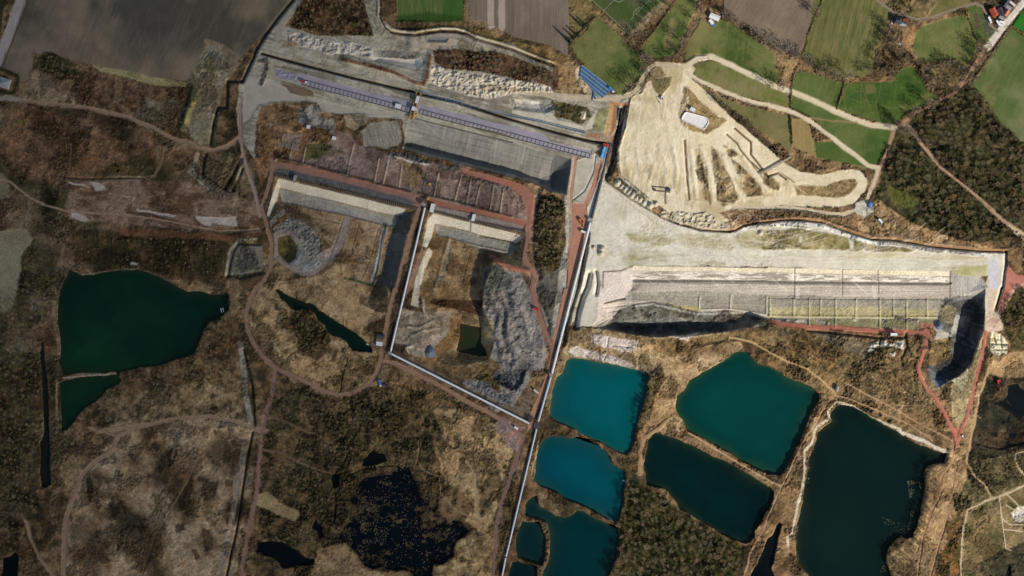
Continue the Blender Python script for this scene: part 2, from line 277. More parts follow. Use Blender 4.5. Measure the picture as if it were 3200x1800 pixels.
# spoil rows north of the plain
sp = [(166, 158, 142), (190, 182, 166), (204, 196, 180)]
HEAPS = np.zeros_like(Z)
def heaps(P, amp, cols=sp, zone=None, soft=5):
    sl, sd = paint(P, cols, 'm', 3, 4, rough=0.3, zone=zone)
    HEAPS[sl] = np.maximum(HEAPS[sl], amp * smooth(sd / soft))
heaps(T(0, 1, "270,300 480,330 700,390 800,400 1180,470 1180,600 1000,560 800,540 740,560 620,520 400,470 300,410"), 3.4)
paint(T(0, 1, "280,420 620,520 720,560 700,600 420,560 200,470 150,500 170,420"), [(180, 172, 154), (160, 148, 126)], 'm', 3, 4, rough=0.4)
basin(T(0, 1, "1175,490 1660,520 1700,640 1620,720 1170,615"), T(0, 1, "1230,560 1560,560 1600,610 1590,640 1230,590"), -6, warp=2)
paint(T(0, 1, "1185,560 1600,600 1670,560 1680,650 1620,705 1400,650 1170,605"), (212, 202, 186), 'f', 2, 1, rough=0.1)
paint(T(0, 1, "1185,500 1650,520 1640,580 1560,600 1190,570"), [(130, 128, 124), (160, 156, 148)], 'm', 3, 2, rough=0.8)
line(T(0, 1, "880,600 1100,650 1400,730 1600,830 1680,850 1720,780 1750,560"), 9, [(110, 72, 48), (128, 92, 62)], 'm', 3, 2, rough=1.0, dz=3, prof=16)
paint(T(0, 1, "330,370 440,460 240,480"), (150, 130, 104), 'm', 4, 3)
heaps(T(0, 1, "1770,650 1880,660 1900,700 2300,740 2576,800 2960,860 3000,930 2576,940 2370,1000 2130,960 1850,880 1740,820"), 4.2, [(190, 180, 158), (208, 198, 176), (216, 206, 186)])
paint(T(0, 1, "1790,500 2000,490 2576,540 3000,650 3046,700 3030,930 2960,860 2576,800 2300,720 1900,690 1790,620"), [(62, 50, 38), (90, 68, 50), (112, 84, 62)], 'm', 4, 5, rough=2.0)
line(T(0, 1, "1660,470 1950,440 1960,400"), 9, (190, 170, 138), 'f', 3, 2)
paint(T(0, 1, "1700,380 1950,370 1920,430 1710,430"), (120, 120, 122), 'f', 4, 2, dz=-2)
line(T(0, 1, "1570,350 1565,480"), 20, (168, 156, 140), 'f', 2, 1, dz=3, prof=18)
paint(T(0, 1, "2000,400 2150,380 2400,460 2576,500 2560,540 2200,500 2000,460"), [(190, 180, 158), (150, 136, 110)], 'm', 3, 4, rough=0.6)
# stream wall along the north
nwall = T(0, 1, "1230,-400 1245,150 1290,250 1350,300 1450,322 1600,330 1720,312 1850,292 2000,296 2100,318 2200,368 2400,425 2576,480 2700,530 2850,590 2990,640")
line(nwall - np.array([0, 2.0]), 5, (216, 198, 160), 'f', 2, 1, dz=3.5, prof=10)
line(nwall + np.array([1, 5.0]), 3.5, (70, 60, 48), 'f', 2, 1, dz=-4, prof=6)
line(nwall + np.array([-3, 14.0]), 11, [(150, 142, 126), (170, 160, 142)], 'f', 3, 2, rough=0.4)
paint(T(0, 1, "1160,-400 1225,-400 1235,180 1290,300 1400,350 1520,350 1500,440 1340,400 1230,320 1180,150"), [(160, 150, 132), (178, 168, 150)], 'f', 3, 3, rough=0.5)
# north-east of the plain: dry ledge, spoil boxes
paint(T(0, 2, "470,650 580,600 640,600 700,660 720,800 700,900 640,960 540,950 470,930"), [(124, 100, 66), (160, 132, 92), (98, 80, 50)], 'm', 4, 4, rough=0.8)
paint(T(0, 2, "640,690 690,660 700,760 720,900 690,880 640,780"), (212, 196, 166), 'f', 3, 3)
paint(T(0, 2, "700,760 800,860 900,940 800,960 720,930"), (196, 176, 140), 'm', 4, 4, rough=0.5)
for s, z in [("0,1000 180,1010 400,1030 430,1090 330,1130 100,1110 0,1080", -3.5)]:
    paint(T(0, 2, s), [(150, 148, 142), (196, 190, 176)], 'm', 4, 3, rough=1.0)
basin(T(0, 2, "-60,985 400,1010 440,1090 330,1145 0,1110"), T(0, 2, "0,1040 380,1050 400,1080 320,1100 20,1070"), -4, warp=2)
paint(T(0, 2, "400,1000 600,1050 790,1090 800,1180 700,1250 560,1200 440,1180"), [(58, 56, 36), (92, 88, 52), (120, 104, 66)], 'm', 4, 4, rough=1.2)
paint(T(0, 2, "690,1130 750,1120 740,1200 690,1200"), (214, 206, 186), 'f', 3, 3)
paint(T(0, 2, "100,1110 400,1140 460,1210 740,1270 860,1100 860,1290 700,1330 300,1240 0,1140 0,1100"), [(196, 190, 166), (208, 200, 178)], 'm', 3, 3, rough=0.2)
paint(T(0, 2, "870,1090 990,1080 960,1200 930,1320 820,1300 840,1180"), [(150, 148, 104), (120, 118, 74)], 'm', 3, 3, rough=0.6)
# lower brick-red benches
paint(T(1, 1, "130,-220 700,-150 960,-100 990,-30 1040,10 1300,90 1760,180 2070,250 2576,400 2600,440 2740,470 2760,640 2740,760 2600,830 1740,560 1560,480 200,140"), [(106, 86, 76), (130, 108, 98), (148, 126, 116), (116, 94, 82)], 'l', 3, 3, rough=0.7, zone='quarry_bench')
paint(T(0, 1, "0,1250 60,1080 240,1020 620,1040 660,1130 880,1150 850,1300 700,1460 600,1560 300,1600 180,1750 60,1900 0,1700"), [(92, 70, 46), (126, 96, 64), (156, 126, 90)], 'm', 4, 6, rough=1.4)
paint(T(0, 1, "430,1110 620,1050 660,1120 640,1180 780,1200 810,1330 790,1370 700,1300 560,1270 430,1230"), [(96, 94, 92), (150, 146, 138)], 'm', 4, 4, rough=2.0)
paint(T(0, 1, "880,1150 1140,1150 1120,1240 980,1310 900,1270"), [(140, 124, 96), (170, 156, 128)], 'm', 4, 4, rough=0.8)
paint(T(0, 1, "1060,1330 1150,1240 1440,1210 1460,1449 1300,1500 1100,1470"), [(136, 128, 114), (158, 150, 134)], np.clip(ctr(streak(75, 30, 3, 96)), 0, 1), 6, 4, rough=0.2)
paint(T(0, 1, "270,1350 470,1350 420,1520 230,1480"), [(130, 114, 98), (150, 134, 116)], gst, 3, 2, rough=0.5)
paint(T(1, 1, "500,0 770,0 740,60 620,150 480,170"), [(80, 78, 44), (104, 92, 58)], 'm', 5, 4, rough=1.0)
paint(T(1, 1, "1400,170 1700,210 1640,400 1560,470 1470,250"), [(104, 82, 54), (150, 128, 96)], 'm', 5, 5, rough=1.5)
for s in ["370,0 335,150", "500,40 470,180", "985,0 915,300", "1240,140 1190,385", "1340,130 1280,400", "1470,200 1440,430", "1720,300 1680,470", "1840,290 1790,520", "2070,310 2000,570", "2165,340 2115,610", "2250,430 2205,630", "2395,400 2355,660", "2490,450 2455,690"]:
    line(T(1, 1, s), 3.2, (176, 154, 130), 'f', 1.5, 0.6, dz=1.1, prof=4)
for s in ["190,160 220,140 600,225", "640,245 915,305", "950,325 1190,385", "1230,405 1380,440 1560,485", "1640,500 2000,580 2576,735"]:
    line(T(1, 1, s), 3.5, (92, 76, 60), 'f', 1.5, 0.5, dz=2.5, prof=5)
paint(T(1, 1, "200,175 620,250 1100,380 1640,520 1700,600 1650,640 1500,600 1200,520 700,380 330,270 200,250"), [(134, 104, 92), (156, 112, 94), (146, 108, 92)], 'm', 2, 2, rough=0.15, zone='haul_road')
paint(T(1, 1, "240,240 420,280 900,390 1500,540 1640,600 1560,620 1000,490 700,410 190,300"), [(84, 84, 84), (104, 102, 98)], 'f', 3, 2, rough=0.15)
paint(T(1, 1, "1740,550 2576,735 2740,780 2700,850 2576,790 1740,600"), [(160, 96, 78), (148, 106, 90)], 'm', 2, 2, rough=0.15, zone='haul_road')
paint(T(1, 1, "2080,250 2300,300 2576,370 2730,430 2800,520 2820,640 2790,850 2720,930 2730,660 2680,530 2576,440 2090,300"), [(166, 106, 86), (156, 112, 94)], 'm', 2, 2, rough=0.15, zone='haul_road')
# chevron black heaps on bench
line(T(1, 1, "1330,100 1500,110 1650,160 1750,190"), 9, (92, 94, 96), 'f', 3, 3, rough=1.6)
line(T(1, 1, "1400,130 1560,180 1740,205"), 4, (190, 186, 176), 'f', 2, 2, rough=1)
line(T(1, 1, "1850,200 1900,250 2050,230"), 9, (110, 110, 108), 'f', 3, 3, rough=1.4)
for s in ["2090,330 2160,340", "2180,350 2390,400", "2420,430 2540,450", "400,640 860,720", "960,770 1290,835", "1780,960 1930,985", "1960,985 2200,1050"]:
    line(T(1, 1, s), 5, (110, 108, 100), 'm', 3, 3, rough=2.2)
# strips of the striped north face
fs = streak(14, 80, 1.6, 80)
paint(D("1030,296 1436,398 1436,420 1425,490 1378,478 1340,455 1015,372"), [(108, 104, 98), (138, 134, 126), (152, 148, 138)], np.clip(fs * 0.6 + N['l'] * 0.3 + (streak(104, 40, 4, 97) - 0.5) * 0.5 + 0.05, 0, 1), 2, 0.5, rough=0.12, zone='quarry_face')
basin(D("1028,294 1436,398 1434,425 1426,492 1382,482 1340,461 1014,376"), D("1022,362 1160,396 1360,446 1392,440 1398,448 1385,470 1345,455 1018,366"), -17)
paint(T(1, 2, "450,105 598,160 590,260 550,500 400,460 370,330 400,170"), [(92, 94, 94), (112, 112, 108)], streak(100, 60, 1.6, 81), 2, 1)  # shaded steep east end of the face, darkened in the colour
for s in ["1184,336 1174,372", "1250,352 1243,395", "1120,320 1116,350", "1320,370 1312,412"]:
    line(D(s), 3, (176, 170, 156), 'f', 2, 0.5, alpha=0.6)
line(D("1015,372 1100,394 1160,410 1290,441 1350,458"), 7, (170, 166, 154), 'f', 3, 2, rough=0.5, dz=2, prof=8)
# ---- west pit
floorc = [(150, 146, 134), (164, 160, 148)]
p1 = J(T(1, 1, "190,320 1610,662 1555,760 1500,960 1400,1449"), T(2, 1, "1330,0 1322,255 1200,240 1050,150"), T(1, 1, "900,1390 850,1210 700,1180 640,900 300,680 230,640 130,760"))
paint(p1, [(112, 92, 64), (142, 116, 84), (160, 136, 104), (128, 104, 74)], 'l', 3, 2, rough=0.75, zone='quarry_pit')
basin(p1, J(T(1, 1, "250,440 1465,728 1400,830 1370,1000 1240,1449"), T(2, 1, "1180,0 1160,60"), T(1, 1, "1100,1330 980,1180 860,1000 640,800 300,600")), -15)
paint(T(1, 1, "225,345 1500,655 1470,728 1250,690 900,600 600,530 240,440 215,560 130,745 110,720 150,560"), [(206, 198, 176), (214, 206, 184)], 'l', 2, 1, rough=0.15)
paint(T(1, 1, "240,450 600,530 900,610 1250,700 1465,740 1400,832 1310,822 880,715 260,590"), floorc, streak(14, 50, 2, 83), 2, 1, rough=0.25)
line(T(1, 1, "260,592 880,717 1310,828 1400,835"), 3, (112, 108, 96), 'f', 1.5, 0.5, dz=1.5, prof=5)
line(T(1, 1, "130,820 200,740 280,680"), 12, (166, 154, 138), 'f', 3, 2)
paint(T(1, 1, "880,720 950,725 930,860 900,1000 850,1090 700,1230 600,1320 480,1340 300,1240 180,1150 180,900 330,840 430,900 520,1080 620,1100 760,1040 830,900"), [(140, 124, 114), (156, 140, 130)], 'm', 4, 3, rough=0.3)
heaps(T(1, 1, "330,720 420,760 560,840 650,950 640,1150 670,1190 600,1250 480,1100 420,920 300,850 200,900 170,850 300,760"), 2.6, [(112, 110, 100), (146, 142, 130)])
paint(T(1, 1, "420,1000 520,1040 560,1200 620,1150 660,1200 560,1290 420,1280 380,1200"), [(160, 158, 150), (136, 134, 128)], 'm', 5, 4, rough=0.5)
paint(T(1, 1, "210,950 330,910 420,1020 410,1150 320,1200 230,1120"), [(72, 66, 38), (98, 90, 50)], 'm', 5, 4, rough=1.0)
basin(T(1, 1, "200,930 340,890 430,1010 420,1170 320,1220 200,1130"), T(1, 1, "270,980 320,960 340,1080 290,1140"), -7)
paint(T(1, 1, "1420,720 1560,680 1500,960 1400,1449 1240,1449 1330,1000 1400,830"), [(100, 100, 92), (122, 120, 110)], 'm', 2, 2, rough=0.5)  # floor in the shadow of the east wall, painted darker grey
line(J(T(1, 1, "1320,822 1280,980 1230,1280 1185,1420")), 4, (132, 126, 112), 'f', 1.5, 0.6, dz=2.0, prof=6)
line(T(1, 1, "1290,850 1250,1050 1170,1380"), 6, (176, 174, 164), 'm', 2, 2, rough=1.4)
line(T(1, 1, "1250,860 1210,1060 1140,1360"), 3, (100, 98, 90), 'm', 2, 2, rough=1.6)
for s in ["1040,800 985,980 960,1100 850,1215 860,1310", "1230,850 1160,1130 1060,1370", "880,740 800,1000 745,1130", "960,1100 1150,1145", "300,650 560,740 860,800"]:
    line(T(1, 1, s), 1.8, (100, 84, 60), 'f', 1.5, 0.8, dz=-0.6, prof=3)
line(T(1, 1, "890,1345 1050,1385 1200,1430"), 6, (74, 84, 50), 'f', 2, 1, dz=-1, prof=6)
# ---- middle pit
p2 = J(T(1, 1, "1750,620 2576,800"), T(1, 2, "130,830 140,930 90,1230"), T(1, 1, "2380,1180 2290,1449"), T(2, 1, "2280,200 2420,500 2340,720 2100,780 1800,760 1650,560 1700,350"), T(1, 1, "1640,1449 1700,1000 1660,960 1720,740"))
paint(p2, [(104, 82, 54), (138, 110, 76), (160, 134, 98), (122, 98, 66)], 'l', 3, 3, rough=0.75, zone='quarry_pit')
basin(p2, J(T(1, 1, "1840,830 2500,990"), T(1, 2, "60,1010 20,1080"), T(1, 1, "2350,1180 2280,1449"), T(2, 1, "2260,300 2250,620 2050,650 1980,400 1800,200"), T(1, 1, "1870,1449 1900,1100 1800,960")), -14)
paint(T(1, 1, "1755,610 2576,790 2700,830 2700,900 2560,865 1790,680"), [(116, 108, 104), (134, 126, 120)], 'f', 2, 1, rough=0.2)
paint(J(T(1, 1, "1790,690 2160,790 2576,890"), T(1, 2, "120,935 40,1000"), T(1, 1, "2560,980 2250,915 2120,870 1800,800 1770,930 1720,1040 1670,1030 1690,950 1730,760")), [(206, 198, 176), (214, 206, 184)], 'l', 2, 1, rough=0.15)
line(T(1, 1, "2165,790 2160,880"), 3, (120, 114, 104), 'f', 2, 1, dz=1)
paint(T(1, 1, "1800,810 2120,880 2250,925 2576,1000 2640,1020 2576,1120 2300,1060 1940,950 1830,920"), floorc, streak(14, 50, 2, 84), 2, 1, rough=0.35)
line(T(1, 1, "1810,920 1940,950 2250,1025 2520,1080"), 3, (104, 100, 88), 'f', 1.5, 0.5, dz=1.4, prof=5)
line(T(1, 1, "1940,950 1890,1120 1800,1449"), 5, (126, 112, 88), 'f', 1.5, 0.6, dz=1.6, prof=7)
line(J(T(1, 1, "1960,990 1920,1200 1890,1300"), T(2, 1, "1780,60")), 6, (130, 128, 118), 'm', 2, 2, rough=1.6)
line(T(1, 1, "2250,920 2400,950 2560,985"), 3, (96, 92, 70), 'f', 2, 0.5, dz=-2, prof=5)
paint(J(T(1, 1, "1740,1040 1780,1090 1700,1250 1650,1449"), T(2, 1, "1640,200 1560,180"), T(1, 1, "1590,1420 1650,1200 1700,1080")), [(214, 204, 180), (200, 186, 156)], 'm', 4, 4, rough=0.3)
paint(J(T(1, 1, "1670,1040 1700,1100 1640,1250 1580,1449"), T(2, 1, "1500,100 1380,560 1400,300"), T(1, 1, "1500,1420 1600,1200")), [(146, 112, 90), (166, 134, 108)], 'm', 3, 3, rough=0.4)
for s in ["2165,1060 2080,1380", "2310,1090 2260,1400"]:
    line(T(1, 1, s), 1.8, (96, 80, 54), 'f', 1.5, 0.8, dz=-0.5, prof=3)
paint(T(2, 1, "1780,110 2290,130 2300,290 2030,240 1740,150"), [(66, 50, 34), (88, 64, 42)], 'm', 4, 3, rough=1.0)
line(T(2, 1, "1960,210 2290,290"), 2.5, (150, 122, 88), 'f', 2, 1)
paint(T(2, 1, "1420,200 1700,250 1950,230 1960,400 1900,500 1780,600 1700,700 1600,700 1500,560 1380,560"), [(132, 116, 96), (160, 148, 128), (144, 128, 106)], 'm', 5, 5, rough=0.6)
for s in ["1560,480 1680,430 1810,415", "1530,390 1640,400 1800,330", "1680,100 1690,230 1730,290", "1540,650 1510,600 1560,590"]:
    line(T(2, 1, s), 5, (176, 166, 146), 'f', 3, 3, dz=1.5, prof=8)
paint(T(2, 1, "1950,300 2050,320 2050,480 2000,600 1850,680 1800,600 1950,450"), [(150, 112, 66), (130, 96, 54)], 'm', 4, 4, rough=0.9)
# black-grey tip in the middle
tip = J(T(1, 1, "2400,1200 2576,1290"), T(1, 2, "100,1300 160,1449"), T(2, 2, "240,200 350,560 330,800 200,850 140,1000 0,1200"), T(2, 1, "2400,1250 2200,1050 2080,960 2150,840 2380,800 2450,740 2360,700 2380,560 2290,300 2280,100"), T(1, 1, "2280,1380 2300,1300"))
heaps(tip, 1.7, [(100, 98, 96), (128, 122, 116), (150, 142, 134)], 'spoil_tip', 10)
for q_ in ["2320,120 2420,260 2390,420", "2400,60 2500,200 2480,420 2520,620", "2500,20 2560,200", "2400,520 2450,700 2560,760"]:
    line(T(2, 1, q_), 6, (74, 76, 80), 'f', 6, 6, alpha=0.6, dz=-2.5, prof=12)
for q_ in ["0,80 120,250 150,420 300,700", "60,520 180,640 260,760", "-60,300 0,500 60,760"]:
    line(T(2, 2, q_), 7, (150, 142, 134), 'f', 6, 6, alpha=0.5, dz=2, prof=14)
paint(J(T(1, 1, "2290,1300 2400,1210 2576,1320"), T(2, 1, "2576,0 2380,60 2320,300 2290,100")), [(74, 78, 70), (96, 98, 90)], 'm', 6, 5, rough=1.6)
paint(T(1, 2, "170,1280 400,1380 400,1449 380,1800 360,2000 240,1600 180,1400"), [(130, 118, 112), (150, 138, 130)], 'm', 4, 4, rough=0.4)
line(J(T(1, 1, "2370,1130 2450,1190 2576,1250"), T(1, 2, "0,1250 150,1280")), 12, [(166, 104, 84), (156, 106, 88)], 'm', 2, 2, rough=0.1, dz=3, prof=14)
paint(T(2, 1, "2270,400 2300,260 2380,380 2370,560 2340,650 2270,560"), [(190, 168, 120), (150, 124, 80)], 'm', 4, 4, rough=1.2)
paint(T(2, 1, "1800,680 2000,640 2400,720 2480,800 2450,1060 2350,1000 2100,940 1900,820"), [(92, 76, 50), (128, 104, 70)], 'm', 5, 5, rough=1.4)
paint(T(2, 2, "-160,830 140,830 120,960 40,1040 -100,1000 -200,900"), [(60, 62, 66), (84, 86, 88)], 'm', 4, 4, rough=1.8, dz=-4, edge=10)
paint(T(2, 1, "2080,960 2150,920 2350,960 2400,1060 2576,1100 2576,1200 2300,1040"), [(150, 148, 146), (120, 118, 116)], 'm', 3, 3, rough=1.0)
paint(J(T(2, 1, "1400,640 1500,700 1850,850 2100,1000 2400,1130 2650,1200"), T(2, 2, "180,1050 190,1340 0,1240"), T(2, 1, "2200,1110 1600,810 1370,660")), [(104, 90, 74), (124, 110, 94)], streak(28, 50, 3, 85), 4, 3, rough=0.4)
# scrub island east of benches
paint(T(1, 2, "380,480 470,540 550,600 560,900 500,1100 470,1300 300,1400 230,1200 200,900 260,700 280,520"), [(56, 50, 32), (88, 74, 48), (124, 104, 70)], 'm', 4, 5, rough=2.4)
paint(T(1, 2, "230,1220 400,1300 470,1240 470,1449 440,1900 400,1950 330,1700 180,1420"), [(104, 100, 92), (84, 78, 66)], 'm', 4, 4, rough=1.0)
line(T(1, 2, "270,460 250,640 220,900 230,1150 270,1330"), 8, (86, 86, 86), 'f', 3, 2, dz=-3, prof=12)
paint(J(T(1, 2, "470,1250 545,1000 555,1449"), T(2, 2, "520,0 420,520 390,560 400,400 440,100 460,0")), [(170, 166, 152), (148, 142, 130)], 'm', 3, 3, rough=0.6)
# ---- east plain (pale)
ep = J(T(1, 2, "1000,330 960,360 1480,720 1700,830 2200,900 2260,860 2576,780"), T(1, 3, "200,760 500,780 1050,950 1400,975 2400,1080 2390,1449"), T(2, 3, "2300,230 2180,420 2170,0"), T(1, 3, "2220,1330 1940,1330 1840,1275 1100,1265 0,1240"), T(1, 2, "2576,1240 1220,1220 1100,1275 920,1285 920,1449"), T(2, 2, "900,150 800,380 640,400 700,100"), T(1, 2, "690,1449 790,1000 740,700 830,400 940,330"))
paint(ep, [(188, 180, 154), (206, 200, 180), (218, 212, 196), (200, 193, 168)], 'l', 2, 2, rough=0.22, zone='quarry_floor')
ole = [(140, 130, 82), (160, 148, 100), (176, 166, 124)]
for s in ["1150,900 1470,930 1400,990 1180,980", "1500,920 1640,960 1580,1010 1400,1020", "1740,960 2100,920 2150,1020 1800,1050", "2260,900 2576,880 2576,1060 2300,1040", "1180,1120 1450,1160 1200,1180",
          "2000,1180 2140,1180 2140,1220 1900,1215"]:
    paint(T(1, 2, s), ole, 'm', 10, 8, alpha=0.85, rough=0.2)
paint(T(1, 3, "-60,880 300,860 600,890 900,960 1020,1010 1500,1060 1400,1090 900,1080 700,1060 -60,1060"), [(112, 104, 56), (140, 126, 80), (170, 156, 116)], 'm', 5, 6, rough=0.5)
for s in ["310,920 350,930 340,990 310,980", "820,950 870,960 850,1060 820,1040", "960,1050 1000,1040 980,1090 940,1080"]:
    paint(T(1, 3, s), (204, 196, 172), 'm', 5, 5)
paint(T(1, 3, "700,1090 1500,1110 2200,1130 2180,1200 1400,1170 700,1140"), [(206, 192, 150), (196, 180, 140)], 'm', 8, 6, alpha=0.8)
paint(T(1, 3, "0,1120 1000,1150 2200,1160 2210,1220 1000,1250 0,1220"), [(218, 210, 192), (206, 198, 178)], streak(0, 90, 4, 86), 6, 2, alpha=0.8)
paint(T(1, 3, "1860,1230 2210,1230 2190,1330 1950,1320 1850,1270"), [(170, 168, 110), (190, 184, 140)], 'm', 5, 5)
paint(T(1, 3, "2210,1180 2300,1160 2340,1300 2330,1449 2230,1449"), (196, 194, 200), 'f', 5, 3)
paint(T(1, 2, "1640,880 2300,960 2200,1080 1700,1020"), [(180, 166, 124), (190, 178, 140)], 'm', 10, 8, alpha=0.6)
# ditch west-north of the east plain and its verge
dch = J(T(1, 2, "940,350 960,380 1100,480 1300,610 1490,725 1640,790 1900,865 2160,880 2240,870 2330,820 2460,795"), T(1, 3, "0,785 150,765 350,765 560,790 760,870 1050,962 1300,970 1700,1040 2100,1075 2395,1085"))
line(dch + np.array([2, -4.0]), 6, [(170, 130, 92), (150, 112, 78)], 'f', 2, 1, rough=0.3)
line(dch, 3.6, (92, 88, 56), 'f', 1.4, 0.6, dz=-3.5, prof=5)
line(dch[8:] + np.array([-2, 9.0]), 8, (206, 202, 192), 'm', 3, 3, rough=0.9)
line(T(1, 3, "2395,1085 2390,1200 2360,1449"), 5, (96, 98, 104), 'f', 1.5, 0.5, dz=-3, prof=6)
line(T(2, 3, "2350,0 2320,120 2290,220"), 6, (70, 72, 76), 'f', 1.5, 0.5, dz=-4, prof=7)
line(T(1, 2, "1000,430 1250,650 1480,820 1600,880"), 2, (160, 152, 130), 'f', 2, 1, alpha=0.6)
line(T(1, 2, "1180,1080 1400,1030 1690,950"), 4, (196, 180, 130), 'f', 3, 1, alpha=0.7)
line(T(1, 2, "560,1449 560,900 545,560 600,300 620,150"), 9, (186, 172, 150), 'f', 3, 3)
# ---- sandy plateau
sandp = D("1640,180 1690,158 1740,160 1750,172 1738,195 1760,215 1830,285 1880,330 1936,375 1990,430 2080,450 2165,430 2180,450 2172,480 2140,510 2080,518 2000,516 1930,520 1850,552 1810,560 1720,548 1690,540 1655,515 1600,470 1560,448 1556,400 1568,300 1590,245 1615,235")
sn_ = np.clip(ctr(N['l'], 2.6) * 0.55 + streak(98, 60, 5, 95) * 0.45, 0, 1)
paint(sandp, [(190, 172, 132), (212, 197, 162), (226, 214, 184), (216, 202, 168)], sn_, 3, 3, rough=0.14, zone='sand')
line(T(0, 2, "1210,1000 1370,1000 1300,1200 1220,1400"), 10, (190, 164, 118), 'm', 10, 4, alpha=0.5)
hole = [(96, 82, 52), (136, 112, 76), (164, 138, 98), (188, 166, 126)]
paint(T(0, 2, "1460,790 1620,775 1600,860 1500,970 1450,920 1400,800"), [(150, 134, 90), (120, 110, 66)], 'm', 5, 5, rough=0.5)
paint(T(0, 2, "1390,660 1500,670 1560,760 1430,800 1350,830"), [(160, 138, 98), (134, 114, 78)], 'm', 5, 5, rough=0.5)
paint(T(0, 2, "1750,880 1800,890 1920,1040 2030,1110 2160,1210 2080,1280 1960,1350 1820,1330 1700,1230 1680,1150 1720,1010"), [(122, 104, 66), (158, 132, 90), (134, 120, 78)], 'm', 7, 5, rough=0.5, zone='rough_grass')
line(T(0, 2, "1800,850 1950,1000 2100,1140"), 22, (214, 196, 160), 'f', 3, 2)
line(T(0, 2, "1840,800 1960,890 2060,1010 2140,1080"), 8, (110, 96, 60), 'm', 4, 3, rough=0.8)
for s in ["2010,30 2060,70 2110,170 2200,330 2240,460 2280,560 2230,610 2110,620 2070,560 2060,420 2020,160", "2220,150 2290,200 2400,300 2500,430 2535,520 2370,540 2310,450 2300,350", "2110,20 2230,60 2290,110 2200,130",
          "1850,60 1880,60 1950,300 1975,430 1990,600 1950,560 1940,480 1880,380 1850,200"]:
    paint(T(1, 2, s), hole, 'm', 9, 6, rough=0.8, zone='rough_grass')
for s in ["260,420 560,420 700,370 800,350 880,360 905,400 870,470 760,530 680,560 500,530 300,520", "-40,290 60,330 130,400 120,465 60,460 -40,400"]:
    paint(T(1, 3, s), [(120, 100, 64), (154, 128, 88), (140, 126, 82)], 'm', 8, 5, rough=0.5, zone='rough_grass')
line(T(1, 2, "1735,-40 1745,150 1765,400 1780,555"), 4, (120, 92, 60), 'f', 2, 0.8, dz=-1.5, prof=5)
line(J(T(0, 2, "2240,1290 2400,1430"), T(1, 2, "2400,100 2500,230 2576,320"), T(1, 3, "100,290 180,350")), 5, (110, 84, 54), 'm', 2, 1, dz=-1.2, prof=5)
line(J(T(0, 2, "2160,1350 2260,1440"), T(1, 2, "2290,50 2400,180 2576,330")), 4, (110, 84, 54), 'm', 2, 1, dz=-1.2, prof=5)
line(T(1, 3, "80,230 160,310 270,390"), 2.5, (120, 100, 70), 'f', 2, 0.6)
line(T(1, 3, "100,200 300,330 550,360 750,310 900,310 960,380 940,450 830,560 700,590 400,580 0,580"), 24, [(218, 206, 176), (206, 192, 158)], 'm', 3, 3, rough=0.1)
for s in ["280,430 380,500", "450,490 520,420"]:
    line(T(1, 3, s), 3, (190, 168, 128), 'f', 3, 1)
paint(T(1, 2, "2090,690 2300,640 2576,630 2800,640 2800,740 2576,760 2300,830 2150,740"), [(92, 74, 56), (140, 112, 82)], 'm', 5, 5, rough=1.4)
heaps(T(1, 2, "1500,680 1700,670 1800,700 1960,680 2080,760 2200,820 2150,880 1900,850 1640,790 1500,740"), 2.6, [(170, 156, 130), (200, 188, 164)])
# verge with bank right of trench
line(T(0, 2, "1000,1050 990,1200 940,1400"), 12, (190, 150, 100), 'm', 3, 2)
line(T(0, 2, "1050,1060 1020,1300 1000,1449"), 12, (150, 112, 78), 'f', 2, 1)
line(J(T(0, 2, "1130,1080 1100,1250 1030,1449"), T(1, 2, "1000,200 950,330")), 9, (84, 88, 88), 'f', 2, 1, dz=-6, prof=14)
line(J(T(0, 2, "1175,1060 1140,1280 1090,1449"), T(1, 2, "1070,60 1070,230 1090,330 1300,500 1440,600")), 6, [(200, 196, 184), (150, 140, 120)], 'm', 2, 2, rough=1.0)
line(T(0, 2, "1000,1035 1180,1055"), 6, (180, 120, 92), 'f', 2, 1)
paint(T(0, 2, "780,1330 950,1340 960,1400 900,1430 740,1380"), [(170, 130, 100), (150, 140, 120)], 'm', 3, 3)
paint(J(T(1, 2, "640,170 860,100 870,200 740,600 620,560 600,560 640,300")), [(196, 190, 172), (180, 174, 156)], 'm', 2, 2, rough=0.15)
line(T(1, 2, "845,100 820,280 730,470 620,560"), 2, (92, 90, 84), 'f', 1.5, 0.5, dz=-1, prof=3)
# ---- east pit
op = J(T(1, 2, "920,1285 1100,1275 1220,1220 2576,1250"), T(1, 3, "0,1240 270,1248 1100,1265 1840,1275 1940,1330 2150,1330 2220,1449"), T(2, 3, "2185,0 2180,400 2110,600 2060,760 1950,850 1830,940 1720,1010 1640,920 1620,700 1640,600 1500,640 1000,700 500,640 100,480 -60,330"), T(2, 2, "2400,400 1700,490 1250,470 1000,430 800,392"))
opc = J(T(1, 2, "920,1285 1100,1275 1220,1220 2576,1250"), T(1, 3, "0,1240 270,1248 1100,1265 1840,1275 1940,1330 2150,1330 2220,1449"), T(2, 3, "2185,0 2180,400 2110,600 2060,760 1950,850 1830,940 1720,1010 1640,920 1620,700 1700,440 1600,330 0,320"), T(2, 2, "2400,400 1700,490 1250,470 1000,430 800,392"))
es = streak(0, 90, 1.5, 87); ev = streak(90, 40, 1.5, 88)
paint(opc, [(148, 138, 128), (172, 162, 150), (190, 180, 166)], np.clip(es * 0.8 + N['l'] * 0.3, 0, 1), 2, 1, rough=0.15, zone='quarry_pit')
ip = J(T(1, 2, "1210,1449"), T(2, 2, "1150,60 1500,80 1880,80 2576,75"), T(2, 3, "1700,110 1900,150 2120,180 2120,400 2060,560 2000,700 1880,820 1700,900 1690,740 1820,600 1820,420 1700,310 0,310"), T(2, 2, "2400,330 1700,400 1250,400 1010,400 1010,230"))
basin(op, ip, -11)
